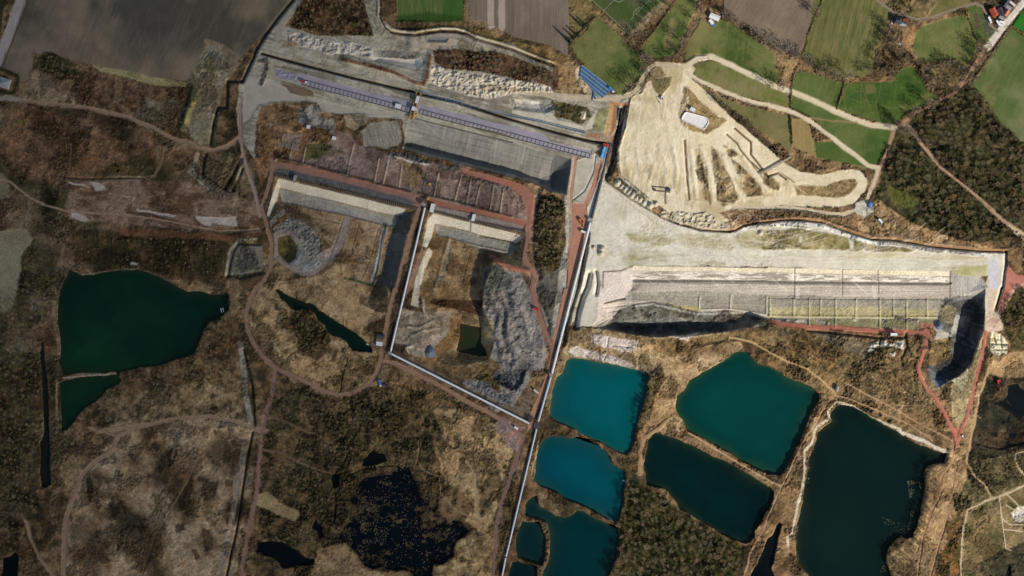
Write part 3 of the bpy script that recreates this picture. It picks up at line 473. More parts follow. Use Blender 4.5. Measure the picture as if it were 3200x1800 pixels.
paint(J(T(1, 2, "1220,1225 2576,1255"), T(1, 3, "0,1245 270,1255 1100,1270 1840,1280 1840,1330 0,1290"), T(1, 2, "2576,1290 1210,1275")), [(222, 212, 186), (214, 200, 168)], 'l', 2, 1)
paint(J(T(1, 2, "1210,1285 2576,1290"), T(1, 3, "0,1295 1100,1330 1830,1330 1830,1390 0,1370"), T(1, 2, "2576,1365 1210,1360")), [(150, 142, 130), (204, 196, 184), (214, 206, 194)], np.clip(ctr(streak(0, 30, 5, 89), 2.5), 0, 1), 2, 1)
paint(J(T(1, 2, "1210,1365 2576,1370"), T(1, 3, "0,1375 1830,1395 1830,1430 0,1420"), T(1, 2, "2576,1410 1210,1400")), [(118, 112, 106), (136, 130, 122)], es, 2, 1)
line(J(T(1, 2, "1210,1365 2576,1370"), T(1, 3, "0,1378 1830,1398")), 3, None, dz=-1.5, prof=6)
paint(J(T(1, 2, "930,1290 1100,1290 1215,1240 1210,1449"), T(2, 2, "1150,100 920,160 860,280 870,0"), T(1, 2, "925,1440")), [(196, 184, 176), (206, 196, 188)], 'm', 3, 2, rough=0.15)
line(J(T(1, 2, "915,1449 920,1285 1100,1272 1220,1222")), 3, (120, 112, 96), 'f', 1.5, 0.5)
line(T(2, 2, "930,152 1060,120 1130,105"), 4, (110, 100, 84), 'f', 2, 1, dz=-1.5, prof=4)
for q in ["900,200 1140,175", "960,245 1080,220", "850,380 980,310"]:
    line(T(2, 2, q), 2, (130, 118, 104), 'f', 1.5, 1, dz=-1, prof=3)
paint(T(2, 2, "920,165 1170,130 1240,150 1100,200 1020,290 980,330 850,385 800,390 880,260"), [(200, 184, 168), (210, 196, 180)], 'm', 3, 2, rough=0.3)
paint(J(T(2, 2, "1190,40 1880,30 2576,70"), T(2, 3, "1700,100 1750,130 1730,290 1400,300 0,290"), T(2, 2, "2570,270 2200,205 1900,225 1800,200 1600,160 1400,135 1200,110")), [(146, 140, 126), (168, 160, 144)], np.clip(es * 0.6 + N['m'] * 0.4, 0, 1), 3, 2, rough=0.35)
paint(J(T(2, 3, "0,200 500,190 1200,200 1700,230 1690,300 0,290")), [(176, 164, 112), (188, 176, 130)], 'm', 8, 4, alpha=0.85)
paint(J(T(2, 3, "0,310 1700,310 1680,380 1500,430 700,400 400,360")), [(134, 128, 92), (156, 148, 112)], 'm', 3, 3, rough=0.4)
line(T(2, 2, "1560,160 1660,190 1800,200 1890,205 1890,225"), 7, (186, 170, 104), 'f', 3, 1)
for q in ["260,110 255,280", "415,110 415,370", "530,110 525,280", "682,110 680,390", "888,110 880,290", "1125,110 1125,400", "1262,115 1265,290", "1395,130 1397,420", "1600,115 1600,290", "20,110 20,290"]:
    line(T(2, 3, q), 2.8, (190, 182, 150), 'f', 1.4, 0.5, dz=0.9, prof=4)
line(T(2, 3, "0,278 400,285 900,290 1700,292"), 3, (170, 160, 104), 'f', 1.4, 0.4, dz=0.9, prof=4)
line(T(2, 3, "0,100 400,108 900,112 1700,110"), 2, (130, 126, 116), 'f', 1.4, 0.8, dz=-0.8, prof=3)
for q in ["1890,75 1885,205", "2205,75 2195,210 2400,240 2560,270 2565,90", "1900,218 2200,210"]:
    line(T(2, 2, q), 3, (196, 190, 170), 'f', 1.4, 0.6, dz=1, prof=4)
for q in [J(T(1, 3, "268,1250"), T(2, 3, "262,95")), J(T(1, 3, "748,1260"), T(2, 3, "745,80")), J(T(1, 3, "1832,1275"), T(2, 3, "1828,90")), J(T(1, 3, "1105,1270"), T(2, 3, "1110,60"))]:
    line(q, 2.2, (120, 114, 104), 'f', 1.4, 0.3, dz=-0.8, prof=3)
for q in ["300,0 295,90", "1060,0 1080,90"]:
    line(T(2, 3, q), 10, (208, 202, 188), 'f', 5, 1, alpha=0.6)
paint(T(1, 3, "1940,1340 2150,1340 2180,1449 2180,1600 1900,1560 1850,1449 1870,1300"), [(150, 148, 142), (186, 182, 172)], ev, 3, 1)
blk = [(74, 74, 72), (96, 96, 92), (124, 120, 110)]  # dark waste, blackened further for the shade of the pit walls
paint(T(2, 2, "1250,155 1400,138 1560,150 1700,195 1900,240 2200,225 2500,290 2600,330 2560,370 2380,400 2200,440 1700,490 1250,470 1000,425 850,390 1000,320 1080,220"), [(84, 80, 70), (110, 104, 90), (136, 128, 112)], 'm', 3, 3, rough=1.5, zone='spoil_tip')
basin(T(2, 2, "1020,330 1500,310 1700,300 2050,350 2400,400 2200,440 1700,495 1250,475 1000,435 800,395"), T(2, 2, "1010,415 1240,455 1660,478 1800,420 2000,420 1700,400 1200,400"), -12, warp=3)
paint(T(2, 2, "1000,330 1650,300 2300,400 2200,440 1700,492 1250,470 1000,430 830,390"), blk, 'm', 4, 5, rough=1.4)
line(T(2, 2, "1210,190 1420,165 1640,215 1850,260 2300,250"), 4, (176, 172, 160), 'm', 3, 3, rough=1.6)
paint(T(2, 3, "1760,150 1880,140 1960,120 2180,100 2170,400 2100,600 2050,760 1950,850 1830,930 1700,1010 1640,920 1600,780 1830,700 1840,480 1730,400 1700,300"), blk, 'm', 3, 4, rough=1.2, zone='spoil_tip')
basin(T(2, 3, "1860,100 2185,0 2180,400 2110,610 2060,760 1960,850 1830,935 1780,850 1850,700 1840,450 1900,250"), T(2, 3, "1950,200 2040,180 2060,380 1990,560 1960,700 1900,760 1900,560"), -10, warp=3)
paint(T(2, 3, "1760,160 1850,150 1900,220 1860,290 1870,360 1760,340 1740,240"), [(150, 138, 108), (120, 112, 90)], 'm', 3, 3, rough=1.6)
paint(T(2, 3, "1880,270 2030,290 1990,380 1920,420 1830,470 1870,340"), (156, 156, 148), 'm', 3, 3, rough=0.3)
paint(T(2, 3, "1650,520 1840,500 1840,700 1650,790 1580,740 1600,600"), [(112, 96, 60), (148, 122, 82)], 'm', 4, 4, rough=1.2)
paint(T(2, 3, "1980,860 2050,780 2100,640 2130,420 2190,440 2150,700 2080,1000 2020,1250 1900,1400 1850,1330 1840,1000 1880,920"), [(150, 126, 88), (182, 162, 120), (170, 152, 106)], 'm', 4, 5, rough=0.7)
paint(T(2, 3, "1660,820 1800,800 1830,900 1820,940 1700,1010"), [(70, 84, 90), (96, 108, 112)], 'm', 4, 4, rough=0.8)
paint(T(2, 3, "1840,930 1960,870 2020,800 2010,950 1960,1050 1900,960"), [(196, 190, 160), (170, 164, 124)], 'm', 3, 3, rough=0.5)
# south bank of the east pit
paint(J(T(2, 3, "0,340 400,420 900,470 1380,500 1540,480 1550,700 1500,850 1600,1060 1800,1400 1850,1449 1300,1449 1060,1310 720,1170 560,1060 440,960 200,880 0,760")), [(84, 72, 46), (112, 92, 60), (140, 114, 78), (96, 84, 54)], 'm', 5, 6, rough=2.0)
paint(T(2, 3, "400,430 900,500 1050,520 1020,700 860,660 600,560"), [(110, 96, 72), (144, 128, 100)], 'm', 5, 5, rough=1.6)
heaps(T(2, 3, "1030,560 1180,520 1200,570 1290,560 1300,540 1370,530 1370,620 1290,600 1270,700 1150,620 1000,640"), 3, [(196, 188, 170), (216, 208, 192)])
paint(T(2, 3, "1030,600 1280,590 1290,650 1150,670"), (98, 88, 56), 'm', 4, 4)
line(T(2, 3, "400,430 900,475 1120,500 1380,500"), 3.5, (96, 86, 70), 'f', 2, 1, dz=-3, prof=6)
for q in ["1140,500 1120,560", "1385,460 1390,570 1440,680 1500,700", "1390,600 1360,680 1340,700 1350,780"]:
    line(T(2, 3, q), 4.5, (92, 78, 60), 'f', 2, 1, dz=-2, prof=6)
paint(J(T(2, 2, "620,420 800,395 1000,430 1250,475 1580,500 1800,470 2200,440 2200,520 1800,560 1500,700 1500,860 1400,860 1180,810 900,740 560,700 520,860 440,900 540,560")), [(150, 122, 82), (180, 156, 118), (128, 104, 68)], 'm', 5, 6, rough=0.8)
for s in ["810,460 960,490 1270,530 1290,570 1210,640 1120,650 1000,600 880,580 800,540", "560,640 640,580 720,620 880,640 1060,700 1240,790 1150,800 900,730 640,690", "1580,500 1760,470 1900,440 1790,500 1760,560 1680,540"]:
    paint(T(2, 2, s), [(206, 190, 178), (216, 202, 190)], 'm', 3, 4, rough=0.6)
for q in ["810,460 815,550", "970,500 960,590", "880,620 885,720", "960,660 930,720", "1010,580 1200,600"]:
    line(T(2, 2, q), 1.8, (104, 90, 80), 'f', 1.5, 1.5, dz=-1, prof=3)
paint(T(2, 2, "1380,860 1500,720 1700,600 1850,600 2100,560 2300,540 2330,620 2240,640 2100,750 1780,930 1700,1060 1640,1180 1660,1270 1770,1430 1440,1449 1300,1600 1230,1449 1340,1150 1370,950"), [(130, 104, 70), (168, 138, 98), (184, 156, 116)], 'm', 4, 5, rough=0.7)
paint(T(2, 2, "1380,850 1500,760 1540,900 1440,1100 1400,1300 1300,1449 1240,1449 1340,1150"), [(70, 60, 42), (100, 82, 58), (120, 98, 70)], 'm', 4, 5, rough=2.2)
paint(J(T(2, 2, "1400,500 1780,520 2200,450 2600,420"), T(2, 3, "0,350 0,620"), T(2, 2, "2500,600 2300,480 1900,560 1600,700 1450,640")), [(110, 90, 58), (146, 120, 80), (90, 76, 48)], 'm', 5, 6, rough=1.2)
# far south-east rough ground
paint(J(T(2, 3, "2250,430 2340,460 2420,560 2400,660 2280,700 2240,620")), [(206, 196, 160), (220, 208, 176)], 'm', 3, 3, rough=1.2)
for q in ["2260,500 2330,520", "2250,560 2400,570", "2270,620 2390,620", "2270,470 2290,560", "2340,480 2350,600"]:
    line(T(2, 3, q), 2, (170, 156, 118), 'f', 2, 1, dz=-1.5, prof=4)
paint(T(2, 3, "2380,30 2760,-200 2760,600 2450,640 2420,500 2340,330 2360,120"), [(56, 54, 32), (84, 78, 46), (112, 96, 62)], 'm', 5, 6, rough=1.8)
paint(T(2, 3, "2200,700 2576,640 2760,620 2760,880 2340,900 2220,860"), [(150, 122, 84), (180, 152, 110)], 'm', 5, 6, rough=0.7)
paint(T(2, 3, "1900,1400 2010,1300 2100,1000 2200,860 2180,1200 2060,1449 2020,1760 1960,2400 2000,2900 2000,3200 1200,3200 1200,2700 1450,2500 1560,2200 1560,1930 1640,1780 1800,1650"), [(120, 98, 68), (156, 128, 90), (176, 148, 108)], 'm', 5, 6, rough=0.7)
paint(T(3, 3, "2030,260 2300,250 2520,160 2760,200 2760,560 2400,590 2250,680 2000,790 1900,850 1880,700 2000,480"), [(70, 66, 44), (100, 90, 60), (120, 104, 74)], 'm', 5, 6, rough=1.4)
paint(T(3, 3, "1990,800 2250,680 2576,520 2760,500 2760,1800 1900,1800 1950,1200 1960,1000"), [(88, 82, 48), (118, 102, 66), (142, 120, 84), (96, 92, 50)], 'l', 6, 6, rough=0.7)
paint(T(3, 3, "1800,900 1980,830 1960,1060 1940,1800 1640,1800 1700,1300 1800,1100"), [(64, 58, 34), (92, 80, 48), (128, 92, 50)], 'm', 6, 6, rough=1.4)
paint(T(3, 3, "2350,1190 2760,1060 2760,1449 2400,1800 2150,1800 2150,1350"), [(58, 54, 38), (84, 76, 54)], 'm', 8, 8, rough=1.6)
paint(T(3, 3, "2440,820 2530,740 2700,740 2700,900 2480,900"), (226, 216, 198), 'm', 5, 5)

# western walls and ditches
line(T(1, 0, "2075,105 2050,200 2038,295"), 5, (80, 70, 52), 'f', 2, 1, dz=-4, prof=7)
line(T(1, 0, "2035,305 2180,400 2310,490"), 3, (80, 70, 52), 'f', 2, 1, dz=-2.5, prof=5)
line(T(1, 0, "2425,150 2350,300 2270,440"), 6, (74, 64, 46), 'f', 2, 1, dz=-4, prof=9)
line(T(1, 0, "2440,250 2390,380 2340,470"), 5, (74, 64, 46), 'f', 2, 1, dz=-3, prof=7)
line(T(1, 0, "2330,120 2270,260 2220,400"), 12, (156, 138, 92), 'f', 4, 3, alpha=0.7)
line(T(1, 0, "2450,60 2400,300 2370,560 2340,680"), 8, (170, 154, 122), 'f', 4, 4, alpha=0.7)
line(T(1, 0, "1990,110 1960,230 1910,280 2050,390 2230,520"), 13, [(140, 124, 104), (164, 150, 128)], 'm', 4, 4, rough=1.6)
paint(T(1, 0, "2360,1010 2400,980 2640,1010 2660,1300 2560,1300 2310,1320 2300,1250"), [(96, 94, 84), (122, 118, 104), (84, 78, 56)], 'm', 3, 3, rough=0.9)
line(T(1, 0, "2620,1010 2400,1005 2350,1080 2320,1200 2300,1320"), 3.5, (70, 66, 52), 'f', 2, 1, dz=-2.5, prof=6)
line(T(1, 0, "2576,960 2390,965 2310,1080 2275,1320"), 6, [(140, 128, 104), (160, 148, 122)], 'f', 3, 2)
line(T(1, 0, "2290,1335 2440,1330 2640,1290"), 8, (70, 64, 48), 'f', 3, 2, dz=-3, prof=10)
line(T(1, 0, "650,340 900,350 1450,340 1500,330"), 3, (64, 52, 38), 'f', 2, 2, dz=-1.5, prof=5)
line(T(1, 0, "1190,320 1500,345 1400,330"), 3, (146, 122, 94), 'f', 2, 2)
line(T(1, 0, "1090,490 1200,510 1340,530 1330,560"), 4, (150, 128, 102), 'f', 3, 2, dz=1, prof=6)
line(T(1, 0, "1280,690 1480,700 1700,760 2000,830"), 5, (80, 54, 34), 'f', 3, 3, alpha=0.7)
line(T(1, 0, "600,700 660,900 620,1100 560,1449"), 8, [(150, 122, 94), (112, 90, 66)], 'm', 4, 5, alpha=0.8)
line(J(T(2, 0, "570,0 540,200 560,400 590,660")), 8, [(150, 124, 96), (120, 98, 74)], 'm', 3, 3)
line(J(T(2, 0, "580,930 565,1100 580,1449"), T(3, 0, "570,0")), 5, [(150, 124, 96)], 'm', 3, 3)
line(T(2, 0, "410,720 600,715"), 5, (128, 106, 84), 'f', 2, 1)
line(T(2, 0, "640,905 850,885 1160,862"), 4, [(176, 164, 146), (150, 120, 96)], 'm', 2, 1)
line(T(1, 0, "690,1265 830,1330 1290,1262 1480,1290 1800,1430"), 9, [(140, 122, 98), (104, 86, 64)], 'm', 4, 3, rough=0.8)
# rows and ridges of the marsh wood
for s in ["1000,0 960,150 870,330 760,470 800,600 790,900", "740,120 820,130 780,300", "1700,60 1640,200 1620,320", "940,430 1060,380 1200,350 1390,340"]:
    line(T(3, 1, s), 3, (60, 50, 34), 'f', 2, 1.5, dz=-1.5, prof=5)
line(T(3, 1, "930,560 990,510 1100,440 1250,410 1400,390"), 9, [(120, 94, 70), (96, 76, 54)], 'm', 3, 3)
line(T(2, 1, "1230,1160 1290,1110 1450,1060 1560,1050 1620,1150"), 7, [(140, 116, 76), (110, 92, 60)], 'm', 5, 4, alpha=0.7)
for s in ["1180,1180 1400,1280 1620,1230", "1550,1060 1650,1200 1780,1440", "1080,1150 1040,1449", "340,1300 420,1100 480,1000"]:
    line(T(2, 1, s), 8, (56, 52, 30), 'f', 5, 4, alpha=0.8)
paint(T(2, 3, "2190,930 2400,930 2576,880 2800,860 2800,1449 2576,1460 2060,1449 2110,1200"), [(36, 38, 30), (50, 49, 36), (68, 62, 46)], 'm', 4, 6, rough=0.7)
paint(T(3, 3, "2070,-10 2800,-10 2800,60 2500,190 2300,250 2030,280"), [(36, 38, 30), (54, 52, 38), (74, 66, 48)], 'm', 4, 6, rough=0.9)
# wheel marks over the plains
rw = random.Random(12)
def marks(x0, y0, x1, y1, n, ang, col, al, L0=60, w=1.3):
    for _ in range(n):
        x, y = rw.uniform(x0, x1), rw.uniform(y0, y1); a = rad(ang + rw.gauss(0, 14)); P = [(x, y)]
        for k in range(6): a += rw.gauss(0, .12); x += math.cos(a) * L0 / 5; y += math.sin(a) * L0 / 5; P.append((x, y))
        line(np.array(P), w, col, 'f', 1.6, 0.5, alpha=al)
marks(640, 170, 1480, 300, 60, 15, (214, 206, 188), 0.35, 90); marks(640, 170, 1480, 300, 40, 15, (120, 112, 98), 0.4, 80)
marks(1500, 480, 1900, 660, 50, 20, (224, 218, 200), 0.4, 90); marks(1500, 590, 2000, 665, 30, 2, (160, 150, 116), 0.35, 120); marks(2000, 632, 2330, 666, 20, 2, (160, 150, 116), 0.3, 120)
marks(1570, 200, 1760, 500, 40, 95, (232, 220, 194), 0.5, 90); marks(1570, 200, 1760, 500, 25, 80, (190, 168, 128), 0.35, 80)
marks(100, 1090, 640, 1440, 40, 120, (110, 88, 62), 0.5, 80); marks(700, 480, 1000, 700, 14, 100, (110, 92, 66), 0.4, 60)
marks(1080, 740, 1300, 1000, 30, 30, (178, 168, 152), 0.4, 60)
marks(1950, 960, 2400, 1090, 26, 28, (196, 166, 124), 0.4, 80); marks(2200, 1100, 2400, 1440, 26, 108, (190, 160, 120), 0.4, 90)
# banks above the east shores
for s in [J(T(2, 2, "1385,880 1370,1000 1340,1160 1260,1449"), T(3, 2, "1240,80")), J(T(2, 3, "530,1090 500,1200 400,1400"), T(3, 3, "350,70 170,410")), T(3, 3, "1810,200 1790,320 1640,350 1590,480 1600,600 1520,930 1480,1040")]:
    line(s + np.array([6.0, 2.0]), 4, None, dz=2.5, prof=14)

# blended pale strips in the sand
for q_, w_ in [("1600,20 1640,300 1650,560", 7), ("1450,60 1480,300 1500,420", 9), ("1990,640 1950,300 1900,60", 4), ("2040,150 2080,400 2090,600", 3), ("2240,500 2120,250 2060,60", 4), ("2540,400 2400,250 2260,90", 4)]:
    line(T(1, 2, q_), w_, (190, 168, 128), 'm', 10, 5, alpha=0.45)
for q_, w_ in [("1300,800 1350,1000 1300,1300", 8), ("1560,900 1600,1100 1640,1300", 8), ("1700,760 1650,900 1680,1100", 6)]:
    line(T(0, 2, q_), w_, (196, 176, 138), 'm', 12, 6, alpha=0.5)

# gullies and a painted shadow strip between the long conveyor and the east pit
line(J(T(1, 2, "775,1310 745,1449"), T(2, 2, "700,90 650,280 630,390")), 5, (128, 124, 116), 'f', 3, 2, dz=-6, prof=13)
line(J(T(1, 2, "845,1285 860,1400"), T(2, 2, "845,60")), 4, (128, 124, 116), 'f', 3, 2, dz=-4, prof=9)
line(J(T(1, 2, "760,900 720,1150 660,1449"), T(2, 2, "600,200 540,420 520,560")), 6, (110, 108, 104), 'f', 3, 2, dz=-5, prof=10)  # shadow strip beside the conveyor, put into colour and relief
line(T(1, 3, "-20,820 40,830 110,815 250,835 420,850"), 3, (214, 210, 196), 'm', 3, 3, rough=1.2)

# crisp dark thickets in the south-west grassland, painted pit shade, streaky spoil below the east pit
for q_ in ["1330,960 1420,930 1480,980 1400,1010", "1760,930 1850,920 1880,990 1780,1020", "1920,1200 1960,1190 2010,1260 1960,1290", "1500,110 1560,95 1620,150 1540,170", "1640,200 1760,170 1780,240 1700,380", "860,470 930,480 960,640 900,700", "2010,560 2080,500 2200,500 2160,640 2060,700", "2040,980 2120,990 2150,1180 2060,1200", "1080,720 1200,720 1240,840 1120,850", "2260,480 2330,470 2340,560 2280,560", "1230,930 1290,950 1240,1160 1170,1220"]:
    paint(T(3, 0, q_), [(50, 44, 28), (76, 62, 42)], 'f', 4, 7, alpha=0.8, rough=1.6)
paint(T(2, 3, "1700,110 1900,90 2180,60 2175,420 2110,600 2050,740 1960,830 1860,700 1900,420 2000,300 1900,200"), [(84, 88, 92), (62, 66, 72), (100, 102, 102)], 'l', 6, 6, alpha=0.7, rough=0.9)  # blue-black shade painted over the dark end of the pit
for q_ in ["1830,470 1900,450 2000,500 2090,570", "1850,520 1950,550 2080,600", "1900,300 2010,330 2160,380", "1960,210 2060,240 2170,240"]:
    line(T(2, 3, q_), 4, (124, 128, 132), 'm', 4, 5, alpha=0.5, dz=1.2, prof=8)
for q_ in ["180,330 400,345", "470,325 600,360", "860,310 890,345", "1150,318 1180,335", "1290,310 1500,330", "50,310 150,330"]:
    line(T(2, 3, q_), 6, [(110, 108, 100), (196, 190, 176)], 'm', 3, 4, rough=1.6)

marks(1570, 220, 1740, 500, 50, 92, (236, 226, 204), 0.5, 110, 2.0); marks(1580, 220, 1740, 520, 40, 70, (176, 154, 112), 0.35, 70, 1.6)
marks(1500, 480, 1850, 660, 60, 35, (172, 162, 132), 0.4, 80, 1.4); marks(1520, 590, 2000, 665, 50, 1, (226, 220, 204), 0.4, 120, 1.6); marks(2000, 632, 2330, 666, 36, 1, (226, 220, 204), 0.4, 120, 1.6)
marks(1780, 430, 2150, 520, 26, 10, (186, 166, 126), 0.4, 70, 1.6)
for q_ in ["1250,60 1300,300 1420,480", "1150,150 1180,380 1330,540", "1480,20 1560,260 1540,480", "1350,100 1420,200 1380,380", "1620,60 1660,240 1640,440"]:
    line(T(1, 2, q_), 5, None, warp=5, dz=0.7, prof=9)
# worn turf and wheel lines in the meadows
marks(1480, 60, 1640, 200, 26, 52, (116, 112, 66), 0.45, 90, 1.6); marks(1740, 60, 1980, 200, 34, 25, (118, 114, 66), 0.4, 90, 1.6); marks(2040, 10, 2220, 180, 34, 104, (124, 118, 72), 0.45, 110, 1.6)
marks(2310, 70, 2440, 150, 20, 60, (120, 116, 68), 0.5, 60, 1.4); marks(2010, 190, 2330, 290, 30, 20, (104, 106, 54), 0.4, 90, 1.6); marks(2440, 100, 2600, 330, 30, 115, (112, 114, 70), 0.45, 110, 1.6)
marks(60, -10, 560, 130, 60, 112, (140, 124, 104), 0.12, 130, 2.2); marks(60, -10, 560, 130, 40, 112, (88, 80, 68), 0.15, 130, 2.2)
for _ in range(46):
    x, y = rw.choice([(rw.uniform(1450, 1640), rw.uniform(70, 220)), (rw.uniform(1720, 2000), rw.uniform(60, 200)), (rw.uniform(2030, 2330), rw.uniform(10, 300)), (rw.uniform(2450, 2600), rw.uniform(90, 340))])
    ji, ii_ = int((y + MY) / G), int((x + MX) / G)
    if zones[ZONE[ji, ii_]] in ('grass_field', 'field'):
        r_ = rw.uniform(5, 18); paint(np.array([(x + r_ * math.cos(t) * rw.uniform(.6, 1.5), y + r_ * math.sin(t)) for t in np.linspace(0, 5.6, 7)]), rw.choice([(124, 110, 70), (132, 122, 78), (66, 82, 38)]), None, 10, 8, alpha=0.4)

for q_ in ["1945,230 1965,420 1990,600", "2058,420 2072,560", "1850,260 1870,340", "2400,180 2500,320 2576,400"]:
    line(T(1, 2, q_), 3, (110, 90, 60), 'f', 3, 2, alpha=0.8, dz=-1, prof=5)
for q_ in ["1800,60 1830,300 1860,520", "1900,30 1990,260 2030,560", "2130,130 2240,420 2330,560", "2330,130 2440,300 2576,470"]:
    line(T(1, 2, q_), 6, (232, 220, 192), 'f', 7, 3, alpha=0.6, dz=0.8, prof=10)
line(T(1, 2, "1500,660 1560,560 1480,480"), 4, (196, 178, 140), 'f', 5, 4, alpha=0.6)

# ------------------------------------------------------------------ roads and tracks
def offs(P, d):
    t = np.gradient(P, axis=0); t /= np.hypot(t[:, 0], t[:, 1])[:, None] + 1e-6
    return P + np.stack([-t[:, 1], t[:, 0]], 1) * d
def track(P, w, cols, name='dirt_track', warp=2.0, dz=0.0, prof=None):
    line(P, w * 1.35, colours_mid(cols), 'f', 4.5, 3.5, alpha=0.45)
    line(P, w, cols, 'f', 2.2, warp, rough=0.06, zone=zid(name), dz=dz, prof=prof)
    if w >= 6 and name != 'road':
        for k in (-0.26, 0.1, 0.3):
            line(offs(P, w * k), 1.0, tuple(int(c * 0.82) for c in colours_mid(cols)), 'f', 1.4, 1.0, alpha=0.55)
        line(offs(P, -w * 0.08), 1.2, tuple(min(240, int(c * 1.1)) for c in colours_mid(cols)), 'f', 1.4, 1.4, alpha=0.45)
def colours_mid(c): return c[0] if isinstance(c, list) else c
rc = [(150, 122, 96), (166, 138, 110)]
rr = [(146, 114, 92), (160, 128, 104)]
track(J(T(0, 0, "-400,985 170,1000 350,1030 700,1060 1000,1110 1300,1180 1550,1290 1750,1400 1950,1449"), T(1, 0, "2000,40 2150,65 2280,30"), D("604,345")), 10, rc)
track(J(D("604,260 604,345"), T(1, 0, "2440,60 2540,400 2576,520"), D("656,545")), 9, [(156, 134, 118), (170, 148, 130)])
track(T(1, 0, "-200,300 100,380 300,540 450,615 700,680 1240,712 1700,780 2200,880 2450,872 2620,860"), 5, rc)
track(T(1, 0, "1640,20 1620,200 1560,320 1480,350"), 6, [(130, 104, 74)])
track(T(1, 0, "720,0 710,300"), 5, [(110, 88, 66)])
track(J(T(1, 1, "185,160 160,330 100,540 60,640 110,800 160,1000 150,1250 80,1380 0,1449"), T(2, 0, "2540,80 2480,250 2490,400 2560,560"), T(2, 1, "80,700 200,810 350,880 500,950 700,1040 850,1080 1000,1050 1160,950 1240,800 1270,680 1310,400 1390,60"), T(1, 1, "1450,1300 1540,960 1640,660")), 11, rr, 'dirt_road')
track(J(T(2, 1, "1260,740 1400,760 1600,850 1800,950 2100,1130 2400,1290 2600,1420")), 11, rr, 'dirt_road')
track(J(T(2, 1, "2560,1400 2640,1449"), T(3, 1, "2680,60 2620,300 2480,700 2420,1000 2390,1300 2390,1800")), 11, [(120, 96, 84), (134, 106, 92)], 'dirt_road')
paint(J(T(2, 1, "2450,1290 2640,1380"), T(2, 2, "140,1400 100,1449"), T(3, 1, "2700,80 2640,200 2560,160 2480,60 2400,-20")), [(150, 110, 96), (128, 112, 108)], 'm', 5, 4)
# big haul road beside the long conveyor
hr = J(T(1, 2, "590,600 740,600 760,700 740,900 690,1150 600,1449"), T(2, 2, "590,60 470,420 420,640 390,850 300,1100 200,1380 150,1449 170,1300 290,1000 350,850 410,560 440,400 520,0"), T(1, 2, "550,1449 565,1100 600,860"))
paint(hr, [(172, 120, 98), (184, 134, 110)], streak(100, 40, 3, 90), 2, 1.5, rough=0.1, zone='haul_road')
track(T(1, 2, "640,140 620,300 595,480 595,640"), 8, [(180, 138, 114), (190, 150, 126)], 'haul_road')
track(T(1, 2, "875,200 830,380 770,560 700,660"), 12, [(182, 130, 106), (190, 144, 120)], 'haul_road')
track(J(T(1, 2, "200,860 150,960 120,1080 150,1200 230,1320"), T(1, 2, "200,1449"), T(2, 2, "230,100 270,280 340,450 410,600 400,700")), 15, [(150, 110, 92), (136, 106, 92)], 'haul_road')
for P in [J(T(1, 2, "160,1250 250,1400"), T(2, 2, "260,130 340,380 400,540"))]:
    line(P, 2, (110, 84, 70), 'f', 1.5, 1)
# eastern red roads
er = [(178, 108, 88), (186, 120, 98)]
track(T(2, 3, "20,330 180,370 430,395 640,400 900,418 1200,432 1500,452 1600,465"), 10, er, 'haul_road')
track(J(T(2, 3, "1600,430 1590,540 1560,660 1520,800 1530,900 1600,1020 1700,1130 1780,1260 1840,1400"), T(3, 3, "1880,30 1910,140")), 9, er, 'haul_road')
track(J(T(2, 3, "2200,420 2150,700 2100,900 2070,1050 2000,1300 1950,1420"), T(3, 3, "1920,60 1895,150")), 8, er, 'haul_road')
paint(T(2, 3, "1530,370 1590,350 1680,370 1610,430 1620,480 1540,470"), er, 'm', 3, 2)
paint(T(3, 3, "1850,-40 1960,-40 1930,60 1895,130 1860,60"), er, 'm', 3, 2, zone='haul_road')
paint(J(T(1, 3, "2410,1220 2500,1310 2720,1340 2720,1480"), T(2, 3, "2500,0 2440,50 2370,220 2310,240 2350,60 2370,0"), T(1, 3, "2370,1449")), [(176, 106, 88), (186, 122, 104)], 'm', 3, 2, rough=0.1, zone='haul_road')
line(J(T(1, 3, "2720,1350 2480,1449"), T(2, 3, "2440,80 2340,260")), 6, (204, 160, 140), 'f', 3, 1)
paint(T(2, 3, "2190,0 2330,0 2290,200 2340,260 2370,420 2250,440 2190,430 2170,380 2210,200"), [(204, 182, 156), (212, 192, 168), (196, 160, 140)], 'm', 4, 3, rough=0.3, zone='dirt_road')
track(J(T(2, 3, "2220,840 2140,1060 2090,1300 2060,1449"), T(3, 3, "2040,60 2000,300 2100,460 2190,540 2250,670")), 5, [(190, 160, 120), (176, 146, 108)])
for P in [T(3, 3, "1890,150 1850,300 1780,420 1740,620 1640,830 1560,1050 1510,1449 1500,1800"), T(3, 3, "1900,320 1870,560 1800,900 1720,1150 1640,1449 1600,1800")]:
    track(P, 4, [(150, 112, 82), (164, 126, 94)])
track(T(3, 3, "2760,440 2450,600 2250,675 2020,780 1970,960 1945,1300 1950,1600"), 5, [(190, 172, 140), (176, 158, 128)])
for s in ["2330,640 2340,800 2370,1000 2390,1160 2440,1190", "2400,620 2500,720 2640,850", "2340,860 2430,930 2640,940", "2370,980 2560,1000", "2576,200 2500,220 2490,280 2540,380 2640,500", "2400,740 2500,800"]:
    track(T(3, 3, s), 2.6, [(196, 180, 150)])
